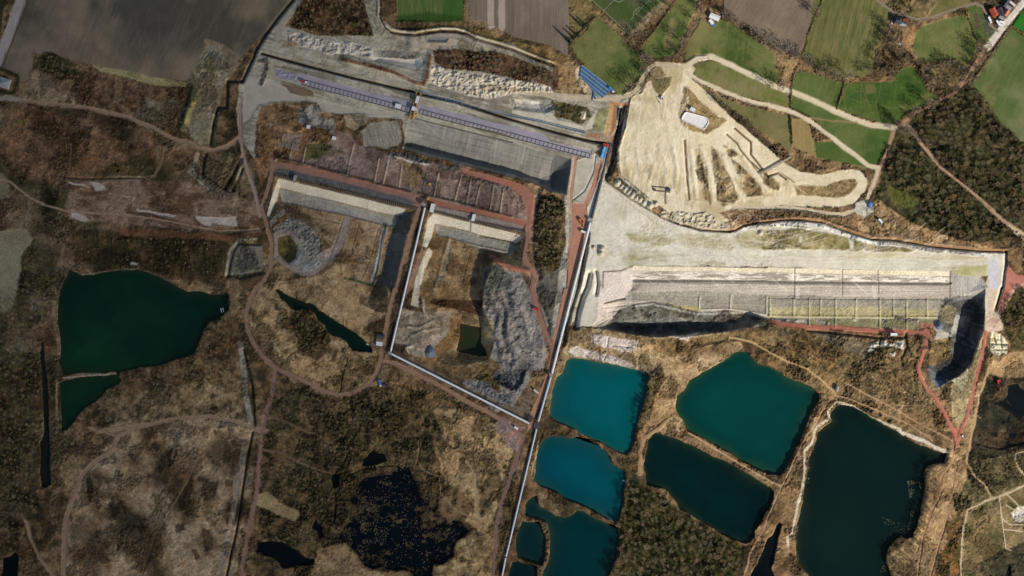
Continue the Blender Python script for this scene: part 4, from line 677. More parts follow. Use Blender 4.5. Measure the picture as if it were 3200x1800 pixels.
# NE lanes
track(J(T(0, 3, "2700,-200 2560,30 2400,220 2290,370 2200,490")), 15, [(196, 186, 172), (208, 198, 184)], 'road')
track(J(T(0, 3, "2200,490 2080,660 1980,800 1900,930 1700,1020 1500,1130 1380,1230 1280,1290"), T(1, 3, "1230,-20 1190,100 1140,230 1090,340 1040,480 1010,570")), 8, [(170, 132, 108), (158, 122, 100)])
track(J(T(0, 3, "1360,1230 1440,1300"), T(1, 3, "1550,0 1640,110 1750,240 1950,400 2150,570 2350,760 2500,860 2700,980")), 9, [(168, 138, 114), (180, 150, 124)])
paint(T(1, 3, "2420,800 2640,920 2640,1010 2480,900"), (190, 166, 128), 'm', 3, 3)
track(T(0, 3, "2310,310 2230,240 2190,130 2150,60 2080,35 1960,70 1800,125 1640,185 1500,195 1380,155 1270,130 1150,40 1060,-60"), 6, [(140, 126, 108), (128, 116, 100)], 'lane')
cr = [(206, 190, 160), (214, 200, 170)]
track(J(T(0, 2, "1700,700 1790,640 1880,585 2010,570 2110,610 2300,700 2450,770 2576,835"), T(0, 3, "120,890 240,920 450,1010 700,1130 900,1210 1050,1260 1280,1285")), 12, cr)
track(J(T(0, 2, "1760,730 1900,820 2080,900 2250,970 2440,1030 2576,1060"), T(0, 3, "200,1110 400,1200 600,1350 730,1449"), T(1, 3, "900,130 1010,215 1110,240")), 10, cr)
track(T(0, 3, "430,1190 700,1220 900,1235"), 3, [(140, 118, 84)])
track(T(0, 2, "1700,690 1560,650 1450,650 1380,690 1330,780 1270,890 1190,960 1080,990 900,990 700,975 500,965 200,930 0,905 -300,880"), 12, [(196, 180, 150), (182, 166, 138)])
track(T(1, 3, "1110,240 1060,400 1000,580 880,670 740,710 600,700 400,660 200,645 -100,640 -350,640"), 8, [(204, 188, 160), (190, 172, 144)])
paint(T(1, 3, "880,590 1010,560 1070,640 1040,720 960,740 880,690"), [(200, 194, 178), (180, 172, 152)], 'm', 4, 4, rough=0.6)
# NW
track(T(0, 0, "270,-400 205,0 130,220 50,440 -60,700"), 21, [(164, 152, 146), (172, 160, 152)], 'road', 0.3)
line(T(0, 0, "330,-400 262,40 190,240 110,440 40,620 20,680"), 2.5, (100, 88, 58), 'f', 1.4, 0.5, dz=-0.8, prof=3)
line(T(0, 0, "140,-200 60,240 -20,430"), 2.5, (92, 84, 56), 'f', 1.4, 0.5)
paint(T(0, 0, "-200,950 100,960 200,990 190,1020 -200,1010"), (150, 138, 124), 'f', 2, 2)
track(T(0, 1, "470,-300 420,10 330,140 250,260 220,380"), 16, [(156, 146, 128), (168, 158, 138)], 'dirt_track')
line(J(T(0, 1, "560,-400 375,0 300,90 210,200 100,350 0,510"), T(0, 0, "2560,560 2440,820")), 6.5, (84, 78, 64), 'f', 1.5, 0.6, dz=-5, prof=8)
line(J(T(0, 0, "2440,822 2292,815 2282,1082 2195,1082 2150,1250 2120,1449")), 5.5, (84, 78, 64), 'f', 1.5, 0.5, dz=-5, prof=7)
line(T(0, 1, "60,540 500,660 1000,790 1340,870 1640,940"), 4.5, (64, 58, 46), 'f', 1.5, 0.4, dz=-6, prof=6)  # trench whose shadow is deepened by the dark colour
line(J(T(0, 1, "1640,945 2000,1020"), T(0, 2, "-576,1020 0,1205 400,1320 700,1400 990,1455")), 4.5, (64, 62, 54), 'f', 1.5, 0.4, dz=-6, prof=6)
line(T(0, 1, "40,620 110,600 100,700 50,840"), 10, (120, 122, 120), 'm', 4, 4, rough=1.4)
heaps(T(0, 1, "190,700 240,690 420,750 420,800 240,790 190,750"), 1.6, [(140, 136, 150), (160, 156, 168)])
line(T(0, 1, "210,670 340,690 520,740"), 3, (104, 96, 76), 'f', 2, 2, rough=0.8)
# gravel causeway under the rail track
paint(J(T(0, 1, "420,735 1200,940 1560,1026 1570,1130"), T(0, 1, "1500,1120 900,960 450,850 400,800")), gravel, 'f', 1.5, 0.4, rough=0.04, zone='gravel_causeway')
paint(J(T(0, 1, "1620,1045 2576,1272"), T(0, 2, "300,1352"), T(1, 2, "400,-18 800,60 800,150 780,145 400,60"), T(0, 1, "2650,1400 2500,1340 1640,1140")), gravel, 'f', 1.5, 0.4, rough=0.04, zone='gravel_causeway')
line(J(T(0, 1, "1600,1190 2000,1290 2576,1430")), 3, (104, 100, 88), 'f', 1.4, 0.5, dz=-1, prof=3)
# SW
track(J(T(2, 0, "1000,1440 1250,1400 1500,1380 1800,1310 2100,1290 2350,1340 2576,1420"), T(2, 1, "100,1440")), 11, rc)
track(T(3, 0, "1320,-20 1190,40 1150,150 1080,230 950,310 840,420 780,560 700,750 650,950 640,1449 640,1800"), 12, rc)
track(T(3, 0, "900,-40 1100,20 1180,40"), 5, rc)
track(T(3, 0, "2220,0 2100,150 1980,320 1800,640 1650,900 1560,1060 1470,1300 1430,1449 1400,1800"), 2.6, [(130, 106, 80)])
track(T(3, 0, "-300,820 210,830 270,920 310,1080 420,1300 540,1449 700,1700"), 8, rc)
track(T(3, 0, "1760,0 1760,160 1730,270"), 6, [(128, 106, 84)])
line(J(T(2, 0, "2420,560 2450,800 2480,1100 2520,1350")), 13, [(142, 132, 122), (156, 146, 134)], 'f', 3, 2)
line(J(T(2, 0, "2450,620 2490,780 2540,1000 2565,1380")), 4, (66, 60, 46), 'f', 1.5, 0.8, dz=-3, prof=6)
line(J(T(3, 0, "2545,0 2500,200 2440,600 2380,1000 2330,1200 2280,1449 2240,1800")), 5, (66, 60, 46), 'f', 1.5, 0.8, dz=-3, prof=6)
line(T(3, 0, "2470,60 2400,500 2330,900 2230,1300 2200,1500"), 14, [(158, 142, 122), (146, 128, 108)], 'f', 3, 2)
track(J(T(2, 1, "200,830 160,1060 100,1300 60,1449"), T(3, 1, "45,100 30,400 0,650"), T(3, 0, "2520,900 2450,1300 2420,1800")), 9, [(150, 116, 100), (140, 110, 94)])
track(J(T(2, 1, "130,1290 350,1370 520,1449"), T(3, 1, "600,20")), 5, [(118, 96, 72)])
track(T(3, 1, "60,180 250,210 400,290 640,390 760,420"), 5, [(120, 98, 76)])
line(T(3, 1, "270,20 270,180"), 4, (104, 88, 64), 'f', 2, 1)
line(T(2, 1, "520,1000 430,1100 350,1300"), 9, (58, 66, 34), 'm', 4, 4, rough=1.2)
line(J(T(2, 1, "930,680 870,880 850,1040")), 2, (66, 54, 36), 'f', 2, 1, dz=-1, prof=3)
track(T(3, 1, "2120,300 2180,380 2220,560 2215,780 2290,920"), 6, [(164, 142, 106)])
track(T(3, 1, "1640,100 1630,300 1700,400 1850,460 1860,620 2000,780 2150,860 2290,920"), 4, [(138, 116, 88)])
track(J(T(2, 1, "1100,1280 1040,1400"), T(3, 1, "1000,60 940,300 830,600 790,900")), 2.5, [(60, 50, 34)])
# inner right banks
track(J(T(3, 2, "1560,-120 1480,-40 1330,60 1290,200 1290,420")), 10, [(168, 140, 102), (150, 120, 86)])
track(J(T(3, 2, "1780,10 2000,140 2300,330 2576,480"), T(3, 3, "140,550")), 4, [(180, 150, 116)])
track(J(T(2, 3, "680,1060 560,1230 470,1400"), T(3, 3, "380,60 260,300 120,600 0,860"), T(3, 2, "2540,980 2400,1220 2330,1449 2300,1800")), 4, [(156, 126, 94)])
line(J(T(2, 3, "1300,1449"), T(3, 3, "1330,0 1480,60 1600,110 1700,160 1790,195")), 9, (214, 200, 178), 'm', 3, 4, rough=0.4)
line(J(T(2, 3, "1330,1420 1060,1320 860,1190 700,1150 610,1240 620,1320 500,1400 470,1449"), T(3, 3, "460,60 440,110 370,200 370,400 350,540 310,700 280,860 250,1020 200,1060 200,1150")), 6.5, [(214, 202, 176), (196, 176, 142)], 'm', 2.5, 3, rough=0.3)
for P in [J(T(2, 3, "640,1060 900,1150 1400,1360"), T(3, 3, "1650,80")), J(T(2, 3, "780,960 1100,1120 1500,1340"), T(3, 3, "1850,90"))]:
    track(P, 4, [(170, 138, 102)])
track(J(T(2, 2, "2200,500 2400,540 2576,640"), T(2, 3, "200,740 400,820 560,940 680,1060")), 4, [(186, 156, 112)])
track(T(3, 2, "270,90 240,250 190,430"), 3, [(184, 156, 120)])
paint(T(3, 0, "-300,-800 400,-800 410,0 400,560 300,900 -300,900"), [(46, 42, 26), (72, 60, 40), (96, 76, 52)], 'm', 8, 8, rough=1.8, alpha=0.7)
# pale pad of the reservoir on the sandy plateau

# ------------------------------------------------------------------ relief noise
bil = np.abs(fbm(X, Y, 11, 200, 2) - 0.5) * 2; bil = 1 - np.clip(bil * 3.2, 0, 1)
h1 = fbm(X, Y, 12, 210, 3, 0.6)
Z += HEAPS * (0.55 * ctr(h1, 3.0) + 0.55 * bil - 0.3)
fine = fbm(X, Y, 4.2, 220, 2, 0.8); med = fbm(X, Y, 13, 230, 4, 0.7)
RG2 = RG * (0.35 + 0.9 * ctr(N['l'], 2.0))
pnz = smooth((fbm(X + WX * 14, Y + WY * 14, 46, 270, 5, 0.6) - 0.515) / 0.05)
Z += RG2 * ((fine - 0.5) * (0.8 + 2.2 * pnz) + (med - 0.5) * 1.6) + smooth(RG) * pnz * 0.8
Z += (N['x'] - 0.5) * 5 * smooth(RG * 2)
# ------------------------------------------------------------------ lakes
tq = (0, 112, 112)
lakes = [
 ('lake', J(T(1, 0, "700,1262 760,1290 830,1322 950,1305 1100,1285 1200,1262 1290,1265 1380,1255 1480,1285 1600,1335 1700,1380 1800,1440"), T(2, 0, "1880,30 2080,42 2150,65 2220,70 2290,60 2300,230 2200,300 2100,345 2040,450 2000,560 1960,660 1880,690 1720,745 1600,785 1400,800 1250,822 1205,850 1200,880 1215,930 1170,965 1090,1010 1010,1090 960,1150 860,1205 770,1300 740,1350 680,1430 620,1452 612,1250 605,1100 600,960 650,935 760,905 900,885 1165,870 1165,850 1000,848 850,852 740,865 640,870 625,835 590,750 605,680 600,450 575,300 585,150 610,0")),
  [(26, 74, 42), (14, 54, 34), (8, 42, 30)], (50, 70, 40), -2.5),
 ('lake', J(T(2, 2, "550,728 620,700 760,722 900,745 1050,780 1180,802 1300,840 1360,862 1375,900 1358,1000 1330,1150 1290,1290 1245,1440"), T(3, 2, "1225,80 1195,190 1150,225 1080,208 1000,165 900,112 780,80 660,32"), T(2, 2, "640,1425 570,1400 500,1372 380,1290 388,1180 400,1050 430,960 450,900 500,860")),
  [(0, 104, 104), (0, 96, 100), (0, 86, 96)], (70, 118, 96), -3),
 ('lake', T(3, 2, "380,45 500,40 600,55 650,38 760,70 870,125 900,160 990,250 1020,320 1100,365 1140,395 1150,480 1125,600 1120,720 1080,860 1050,930 1000,915 970,880 860,815 700,738 560,680 480,630 360,575 260,530 215,490 232,350 245,230 275,140 320,75"),
  [(0, 94, 98), (0, 86, 94), (0, 78, 92)], (60, 100, 84), -3),
 ('lake', T(3, 2, "200,645 245,632 262,690 290,750 360,790 430,832 530,852 600,830 650,790 720,795 820,860 950,912 1040,930 1075,960 1080,1050 1065,1250 1010,1380 975,1449 940,1800 270,1800 300,1449 335,1340 365,1290 380,1200 378,1000 360,960 345,905 290,895 240,885 215,862 130,842 135,740 160,680"),
  [(0, 62, 62), (0, 54, 56), (0, 46, 50)], (60, 84, 60), -3),
 ('pond', T(3, 2, "100,900 200,895 270,905 310,985 330,1050 345,1130 340,1240 310,1345 240,1330 150,1290 60,1262 40,1200 40,1080 70,980"),
  [(4, 50, 52), (4, 42, 46)], (50, 80, 60), -3),
 ('pond', J(T(3, 1, "2540,1440"), T(3, 2, "0,1310 60,1290 160,1325 250,1350 255,1449 230,1800 -160,1800")), [(2, 42, 44), (4, 36, 40)], (50, 70, 50), -3),
 ('lake', J(T(2, 2, "2290,632 2360,650 2430,722 2480,765"), T(2, 3, "0,782 120,840 200,895 330,950 440,995 505,1060 515,1110 480,1180 430,1280 380,1385"), T(3, 3, "330,60 250,230 160,400 110,432 0,425"), T(3, 2, "2480,370 2300,290 2200,215 2100,170 1960,90 1830,20"), T(2, 2, "1770,1425 1720,1340 1650,1250 1640,1190 1660,1090 1730,1030 1780,930 1900,860 2100,750 2240,645")),
  [(4, 74, 64), (4, 66, 60), (2, 60, 58)], (60, 96, 56), -3),
 ('lake', J(T(3, 2, "1440,5 1540,22 1700,82 1900,180 2080,270 2200,320 2400,430 2576,540"), T(3, 3, "20,545 62,600 55,670 20,750 -30,800"), T(3, 2, "2500,910 2430,1000 2445,1050 2400,1100 2350,1122 2150,1050 2000,960 1850,860 1740,800 1680,785 1660,720 1600,640 1530,572 1440,555 1350,530 1340,430 1325,330 1350,180 1370,80")),
  [(2, 40, 38), (2, 32, 32), (0, 22, 26)], (50, 70, 44), -3),
 ('lake', J(T(2, 3, "640,1250 680,1200 730,1175 860,1190 960,1240 1060,1310 1190,1390 1300,1440"), T(3, 3, "1420,80 1540,135 1690,190 1790,212 1770,312 1620,332 1570,400 1565,480 1580,560 1560,700 1530,820 1490,950 1460,1010 1470,1060 1400,1075 1340,1040 1260,1100 1200,1180 1190,1260 1240,1449 1230,1800 420,1800 400,1449 330,1360 280,1300 270,1040 300,900 330,780 350,620 385,450 402,280 460,130 500,10"), T(2, 3, "520,1440 560,1400 640,1345 620,1300")),
  [(10, 38, 32), (11, 33, 30), (14, 36, 30)], (54, 62, 40), -3.5),
 ('pond', J(T(3, 2, "2620,1040 2576,1075 2500,1250 2420,1390 2390,1449 2350,1800 2560,1800 2640,1449"), T(3, 3, "30,1360 80,1200 110,1060 140,930 110,900 60,990")), [(8, 18, 24), (6, 14, 18)], (30, 34, 24), -3),
 ('marsh_pond', T(3, 1, "960,640 1000,600 1020,540 1100,470 1240,440 1370,430 1395,360 1430,325 1500,325 1545,350 1560,430 1600,500 1630,590 1700,620 1840,680 1840,760 1780,820 1880,850 2050,900 2130,1000 2100,1050 2010,1090 1985,1170 1995,1250 1880,1330 1790,1320 1760,1449 1740,1500 1600,1470 1540,1395 1340,1385 1260,1345 1180,1375 1100,1350 1060,1290 1000,1200 900,1110 825,1060 860,980 930,900 945,760"),
  [(8, 18, 24), (6, 14, 18)], (24, 26, 20), -2.5),
 ('pond', T(3, 1, "20,1105 120,1095 250,1105 330,1150 400,1180 480,1250 590,1290 570,1340 400,1345 300,1375 250,1350 220,1290 100,1250 20,1200"), [(8, 18, 24), (6, 14, 18)], (24, 26, 20), -2.5),
 ('pond', T(3, 1, "600,880 640,930 665,960 660,1000 690,1050 640,1070 610,1000 560,960"), [(8, 18, 24)], (24, 26, 20), -2.5),
 ('pond', T(3, 1, "1080,280 1150,200 1180,170 1220,215 1290,220 1315,290 1240,325 1140,340 1070,350"), [(14, 18, 22)], (24, 26, 20), -2.5),
 ('pond', T(3, 1, "760,450 800,420 845,425 840,540 800,570 765,545"), [(8, 14, 18)], (24, 26, 20), -2.5),
 ('pond', T(2, 1, "190,0 240,10 300,60 380,100 500,150 560,158 640,220 760,300 860,362 950,410 1040,480 1130,558 1170,610 1162,652 1090,645 1020,625 970,622 930,580 900,535 850,495 770,482 720,440 680,370 620,320 590,255 530,212 460,210 380,232 310,160 250,110"), [(6, 40, 30), (5, 34, 28)], (50, 56, 30), -3),
 ('pit_pool', T(2, 1, "2052,345 2150,370 2265,400 2270,470 2270,560 2300,620 2335,690 2200,680 2080,655 2015,635 2040,520"), [(24, 66, 40), (40, 62, 38), (70, 62, 38)], (84, 72, 44), -14.2),
 ('canal', J(T(2, 0, "430,520 400,640 420,900 430,1200 440,1449"), T(3, 0, "410,100 405,400 420,560 470,570 510,520 500,200 495,0"), T(2, 0, "485,1200 470,900 440,640")), [(26, 38, 30), (34, 38, 28)], (52, 50, 34), -2.5),
 ('pond', T(3, 0, "30,1260 100,1250 150,1210 185,1250 190,1350 170,1449 160,1800 0,1800 20,1449"), [(8, 12, 16)], (20, 22, 18), -2.5),
 ('marsh_pond', J(T(2, 3, "2250,1130 2350,1010 2500,960 2700,930 2800,930 2800,1449 2180,1449"), T(3, 3, "2100,0 2080,120 2200,160 2350,180 2520,130 2800,60")), [(20, 26, 30), (28, 32, 32)], (60, 56, 38), -2.6),
 ('ditch_water', J(T(0, 2, "1085,1080 1050,1300 1005,1449 1020,1449 1070,1300 1110,1085")), [(20, 40, 60), (16, 28, 40)], (50, 60, 70), -8),
 ('pond', T(3, 3, "2410,1380 2440,1350 2450,1449 2400,1600 2340,1600 2380,1449"), [(20, 34, 46)], (60, 56, 38), -2.2),
]
lakemesh = []
LAKEMASK = np.zeros(X.shape, bool)
for name, P, cols, shallow, wl in lakes:
    sl_ = win(P, 24); sd = sdist(P, sl_, 4.0)
    z = Z[sl_]
    near = smooth((sd + 20) / 20)
    up = np.maximum(z, wl + 0.25 + np.minimum(-sd, 6) * 0.12)
    if name == 'marsh_pond':
        clump = ctr(N['m2'][sl_] * 0.5 + N['f'][sl_] * 0.3 + N['l'][sl_] * 0.4 - (0.14 if P.mean(0)[0] < 2000 else -0.05), 5)
        bed = wl - 1.0 + (1.3 * clump + 0.5 * (fbm(X[sl_], Y[sl_], 4, 300, 2) - 0.3)) * (0.5 + ctr(N['l'][sl_], 2.5)) * (1.25 - 0.5 * smooth(sd / 60))
    else:
        bed = wl - 0.25 - np.minimum(sd * 0.35, 5)
    Z[sl_] = np.where(sd > 0, bed, z * (1 - near) + up * near)
    if 'marsh' in name:
        k_ = smooth((sd + 12) / 16)[..., None]; C[sl_] = C[sl_] * (1 - k_) + colmix([(40, 36, 26), (62, 52, 38), (86, 72, 52)], ctr(N['m2'][sl_])) * k_
    LAKEMASK[sl_] |= sd > -2
    lakemesh.append((name, P, cols, shallow, wl))
# calm borders so the outer land joins on
bx = smooth(np.minimum(X + MX, gx[-1] - X) / 60) * smooth(np.minimum(Y + MY, gy[-1] - Y) / 60)
Z *= bx
# micro colour variation of soils and plants
var = 1 + (fbm(X, Y, 3.4, 240, 1) - 0.5)[..., None] * 0.22 * smooth(RG * 1.5 + 0.15)[..., None] + (N['m2'] - 0.5)[..., None] * 0.28
C *= var
wgt = smooth(RG * 1.1)[..., None]
Xw = X + WX * 14; Yw = Y + WY * 14
pn = fbm(Xw, Yw, 46, 270, 5, 0.6); PATCH = smooth((pn - 0.515) / 0.05)                 # thickets with crisp edges
pn2 = fbm(Xw + 900, Yw, 30, 275, 4, 0.6); OPEN = smooth((pn2 - 0.56) / 0.05)             # bare pale openings
trail = smooth(1 - np.abs(fbm(X + WX * 6, Y + WY * 6, 85, 280, 3, 0.5) - 0.5) * 75) * (fbm(X, Y, 60, 290, 2) > 0.5)
trail2 = smooth(1 - np.abs(fbm(X + 500, Y + WY * 6, 52, 285, 2, 0.5) - 0.5) * 60) * (fbm(X + 300, Y, 50, 295, 2) > 0.54)
vg = ctr(fbm(X, Y, 6, 250, 2, 0.75), 1.8)[..., None]; vg2 = ctr(fbm(X, Y, 60, 260, 4, 0.65), 2.4)[..., None]
C *= 1 + wgt * (-0.16 + 0.32 * vg)
C *= 1 - wgt * PATCH[..., None] * 0.42
C = C * (1 + wgt * OPEN[..., None] * (1 - PATCH[..., None]) * 0.28)
C = C * (1 + wgt * np.maximum(trail, trail2)[..., None] * 0.30)
rsd = np.random.RandomState(8).rand(*X.shape).astype(np.float32)[..., None]
C *= 1 + (rsd - 0.5) * (0.05 + 0.20 * wgt)
C = C * (1 + np.array([0.06, 0.0, -0.07], np.float32) * (vg2 - 0.5) * 2 * wgt)
lum = C.mean(-1, keepdims=True); C = (C * 0.93 + lum * 0.07) * np.array([1.05, 1.01, 0.95], np.float32)

def zat(d):
    fx = (float(d[0]) + MX) / G; fy = (float(d[1]) + MY) / G
    i = int(min(max(fx, 0), NXg - 2)); j = int(min(max(fy, 0), NYg - 2)); u = fx - i; v = fy - j
    return float((Z[j, i] * (1 - u) + Z[j, i + 1] * u) * (1 - v) + (Z[j + 1, i] * (1 - u) + Z[j + 1, i + 1] * u) * v)

# ------------------------------------------------------------------ materials
def newmat(name):
    m = bpy.data.materials.new(name); m.use_nodes = True; nt = m.node_tree; b = nt.nodes["Principled BSDF"]
    return m, nt, b
def ground_mat(name, fine=0.8, amt=0.35, bump=0.5, bs=1.6):
    m, nt, b = newmat(name); L = nt.links.new; N_ = nt.nodes.new
    at = N_("ShaderNodeAttribute"); at.attribute_name = "cover"
    tc = N_("ShaderNodeTexCoord"); no = N_("ShaderNodeTexNoise"); no.inputs["Scale"].default_value = fine; no.inputs["Detail"].default_value = 4; no.inputs["Roughness"].default_value = 0.7
    L(tc.outputs["Object"], no.inputs["Vector"])
    mr = N_("ShaderNodeMapRange"); mr.inputs["From Min"].default_value = 0.3; mr.inputs["From Max"].default_value = 0.7
    mr.inputs["To Min"].default_value = 1 - amt; mr.inputs["To Max"].default_value = 1 + amt; L(no.outputs["Fac"], mr.inputs["Value"])
    mx = N_("ShaderNodeVectorMath"); mx.operation = 'SCALE'; L(at.outputs["Color"], mx.inputs[0]); L(mr.outputs[0], mx.inputs["Scale"])
    L(mx.outputs[0], b.inputs["Base Color"]); b.inputs["Roughness"].default_value = 0.95; b.inputs["Specular IOR Level"].default_value = 0.1
    bp = N_("ShaderNodeBump"); bp.inputs["Strength"].default_value = bump; bp.inputs["Distance"].default_value = bs; L(no.outputs["Fac"], bp.inputs["Height"]); L(bp.outputs[0], b.inputs["Normal"])
    return m
M_soft = ground_mat("rough_ground", 0.5, 0.30, 0.7, 1.4)
M_flat = ground_mat("packed_ground", 0.35, 0.08, 0.25, 0.5)
M_grass = ground_mat("meadow_ground", 0.5, 0.12, 0.3, 0.5)

def mesh_from(name, verts, faces, mat, cols=None, smooth_=True, fsize=4):
    me = bpy.data.meshes.new(name); n = len(verts); f = len(faces)
    me.vertices.add(n); me.vertices.foreach_set("co", verts.astype(np.float32).ravel())
    me.loops.add(f * fsize); me.loops.foreach_set("vertex_index", faces.astype(np.int32).ravel())
    me.polygons.add(f); me.polygons.foreach_set("loop_start", (np.arange(f) * fsize).astype(np.int32))
    try: me.polygons.foreach_set("loop_total", np.full(f, fsize, np.int32))
    except Exception: pass
    if smooth_: me.polygons.foreach_set("use_smooth", np.ones(f, bool))
    me.update(calc_edges=True)
    if cols is not None:
        a = me.color_attributes.new("cover", 'FLOAT_COLOR', 'POINT')
        c4 = np.ones((n, 4), np.float32); c4[:, :3] = cols; a.data.foreach_set("color", c4.ravel())
    me.materials.append(mat)
    o = bpy.data.objects.new(name, me); COL.objects.link(o); return o

kz = (S * (CAMH - Z) / CAMH)
PX = (X - CX) * kz; PY = (CY - Y) * kz
V = np.stack([PX, PY, Z], -1).reshape(-1, 3); CC = np.clip(C, 0.004, 0.9).reshape(-1, 3)
J0, I0 = np.meshgrid(np.arange(NYg - 1), np.arange(NXg - 1), indexing='ij')
Q = np.stack([(J0 + 1) * NXg + I0, (J0 + 1) * NXg + I0 + 1, J0 * NXg + I0 + 1, J0 * NXg + I0], -1).reshape(-1, 4)
ZQ = ZONE[:-1, :-1].ravel()
# merge the road pieces of one kind into one sheet each
mergers = {}
for zi, nm in enumerate(zones):
    key = nm if nm in ('dirt_track', 'dirt_road', 'haul_road', 'road', 'rough_grass', 'quarry_floor', 'quarry_pit', 'gravel_causeway', 'quarry_bench', 'spoil_tip') else (nm, zi)
    mergers.setdefault(key, []).append(zi)
for key, ids in mergers.items():
    nm = key if isinstance(key, str) else key[0]
    sel = np.isin(ZQ, ids)
    if sel.sum() < 30 : 
        if nm != 'ground': continue
    q = Q[sel]; u, inv = np.unique(q, return_inverse=True)
    mt = M_grass if nm in ('field', 'grass_field', 'stubble_strip') else (M_flat if nm in ('road', 'quarry_floor', 'quarry_face', 'haul_road', 'dirt_track', 'dirt_road', 'sand', 'gravel_causeway', 'lane') else M_soft)
    o = mesh_from(nm, V[u], inv.reshape(-1, 4), mt, CC[u]); o['kind'] = 'structure'
# land beyond the picture: one ring sheet out to the horizon
m, nt, b = newmat("outer_land"); n1 = nt.nodes.new("ShaderNodeTexVoronoi"); n1.inputs["Scale"].default_value = 0.006
n2 = nt.nodes.new("ShaderNodeTexNoise"); n2.inputs["Scale"].default_value = 0.04; n2.inputs["Detail"].default_value = 6
tc = nt.nodes.new("ShaderNodeTexCoord"); cr_ = nt.nodes.new("ShaderNodeValToRGB"); mixn = nt.nodes.new("ShaderNodeMix"); mixn.data_type = 'FLOAT'
nt.links.new(tc.outputs["Object"], n1.inputs["Vector"]); nt.links.new(tc.outputs["Object"], n2.inputs["Vector"])
mixn.inputs[0].default_value = 0.5; nt.links.new(n1.outputs["Color"], mixn.inputs[2]); nt.links.new(n2.outputs["Fac"], mixn.inputs[3]); nt.links.new(mixn.outputs[0], cr_.inputs[0])
els = cr_.color_ramp.elements
for p, c in [(0.0, (48, 42, 28)), (0.4, (104, 84, 58)), (0.55, (84, 104, 48)), (0.7, (130, 112, 92)), (1.0, (160, 136, 100))]:
    e = els.new(p) if 0 < p < 1 else els[0 if p == 0 else -1]
    e.color = (*lin(c), 1)
nt.links.new(cr_.outputs[0], b.inputs["Base Color"]); b.inputs["Roughness"].default_value = 0.95
ax0, ax1, ay0, ay1 = PX[0, 0], PX[0, -1], PY[-1, 0], PY[0, 0]; R_ = 9000
ov = np.array([(ax0, ay0, 0), (ax1, ay0, 0), (ax1, ay1, 0), (ax0, ay1, 0), (-R_, -R_, 0), (R_, -R_, 0), (R_, R_, 0), (-R_, R_, 0)])
o = mesh_from("outer_land", ov, np.array([(4, 5, 1, 0), (5, 6, 2, 1), (6, 7, 3, 2), (7, 4, 0, 3)]), m, None, False); o['kind'] = 'structure'
# water surfaces
def water_mat():
    m, nt, b = newmat("lake_water"); at = nt.nodes.new("ShaderNodeAttribute"); at.attribute_name = "cover"
    nt.links.new(at.outputs["Color"], b.inputs["Base Color"]); b.inputs["Roughness"].default_value = 0.12; b.inputs["IOR"].default_value = 1.33; b.inputs["Specular IOR Level"].default_value = 0.35
    no = nt.nodes.new("ShaderNodeTexNoise"); no.inputs["Scale"].default_value = 0.6; no.inputs["Detail"].default_value = 3; tc = nt.nodes.new("ShaderNodeTexCoord"); nt.links.new(tc.outputs["Object"], no.inputs["Vector"])
    bp = nt.nodes.new("ShaderNodeBump"); bp.inputs["Strength"].default_value = 0.1; bp.inputs["Distance"].default_value = 0.2; nt.links.new(no.outputs["Fac"], bp.inputs["Height"]); nt.links.new(bp.outputs[0], b.inputs["Normal"])
    return m
M_water = water_mat()
for name, P, cols, shallow, wl in lakemesh:
    sl_ = win(P, 14); sd = sdist(P, sl_, 4.0); ok = sd > -7
    x = X[sl_]; y = Y[sl_]; h_, w_ = x.shape; k = S * (CAMH - wl) / CAMH
    vv = np.stack([(x - CX) * k, (CY - y) * k, np.full_like(x, wl)], -1).reshape(-1, 3)
    turb = ctr(N['x'][sl_] * 0.7 + N['l'][sl_] * 0.3, 2.2)
    shal = np.clip(np.exp(-np.maximum(sd, 0) / (2.5 + 9 * ctr(N['l'][sl_], 2.5))) * 0.8 + 0.12 * (ctr(N['m2'][sl_], 2) - 0.5) * np.exp(-np.maximum(sd, 0) / 18), 0, 1)
    cc = colmix(cols, turb) if isinstance(cols, list) and len(cols) > 1 else np.broadcast_to(lin(cols[0]), x.shape + (3,))
    cc = (cc * (1 - shal[..., None]) + lin(shallow) * shal[..., None]) * (0.62 + 0.2 * smooth(sd / 70) + 0.14 * (N['x'][sl_] - 0.5))[..., None]
    jj, ii = np.meshgrid(np.arange(h_ - 1), np.arange(w_ - 1), indexing='ij')
    qq = np.stack([(jj + 1) * w_ + ii, (jj + 1) * w_ + ii + 1, jj * w_ + ii + 1, jj * w_ + ii], -1)[ok[:-1, :-1]]
    u, inv = np.unique(qq, return_inverse=True)
    o = mesh_from(name, vv[u], inv.reshape(-1, 4), M_water, cc.reshape(-1, 3)[u]); o['kind'] = 'structure'
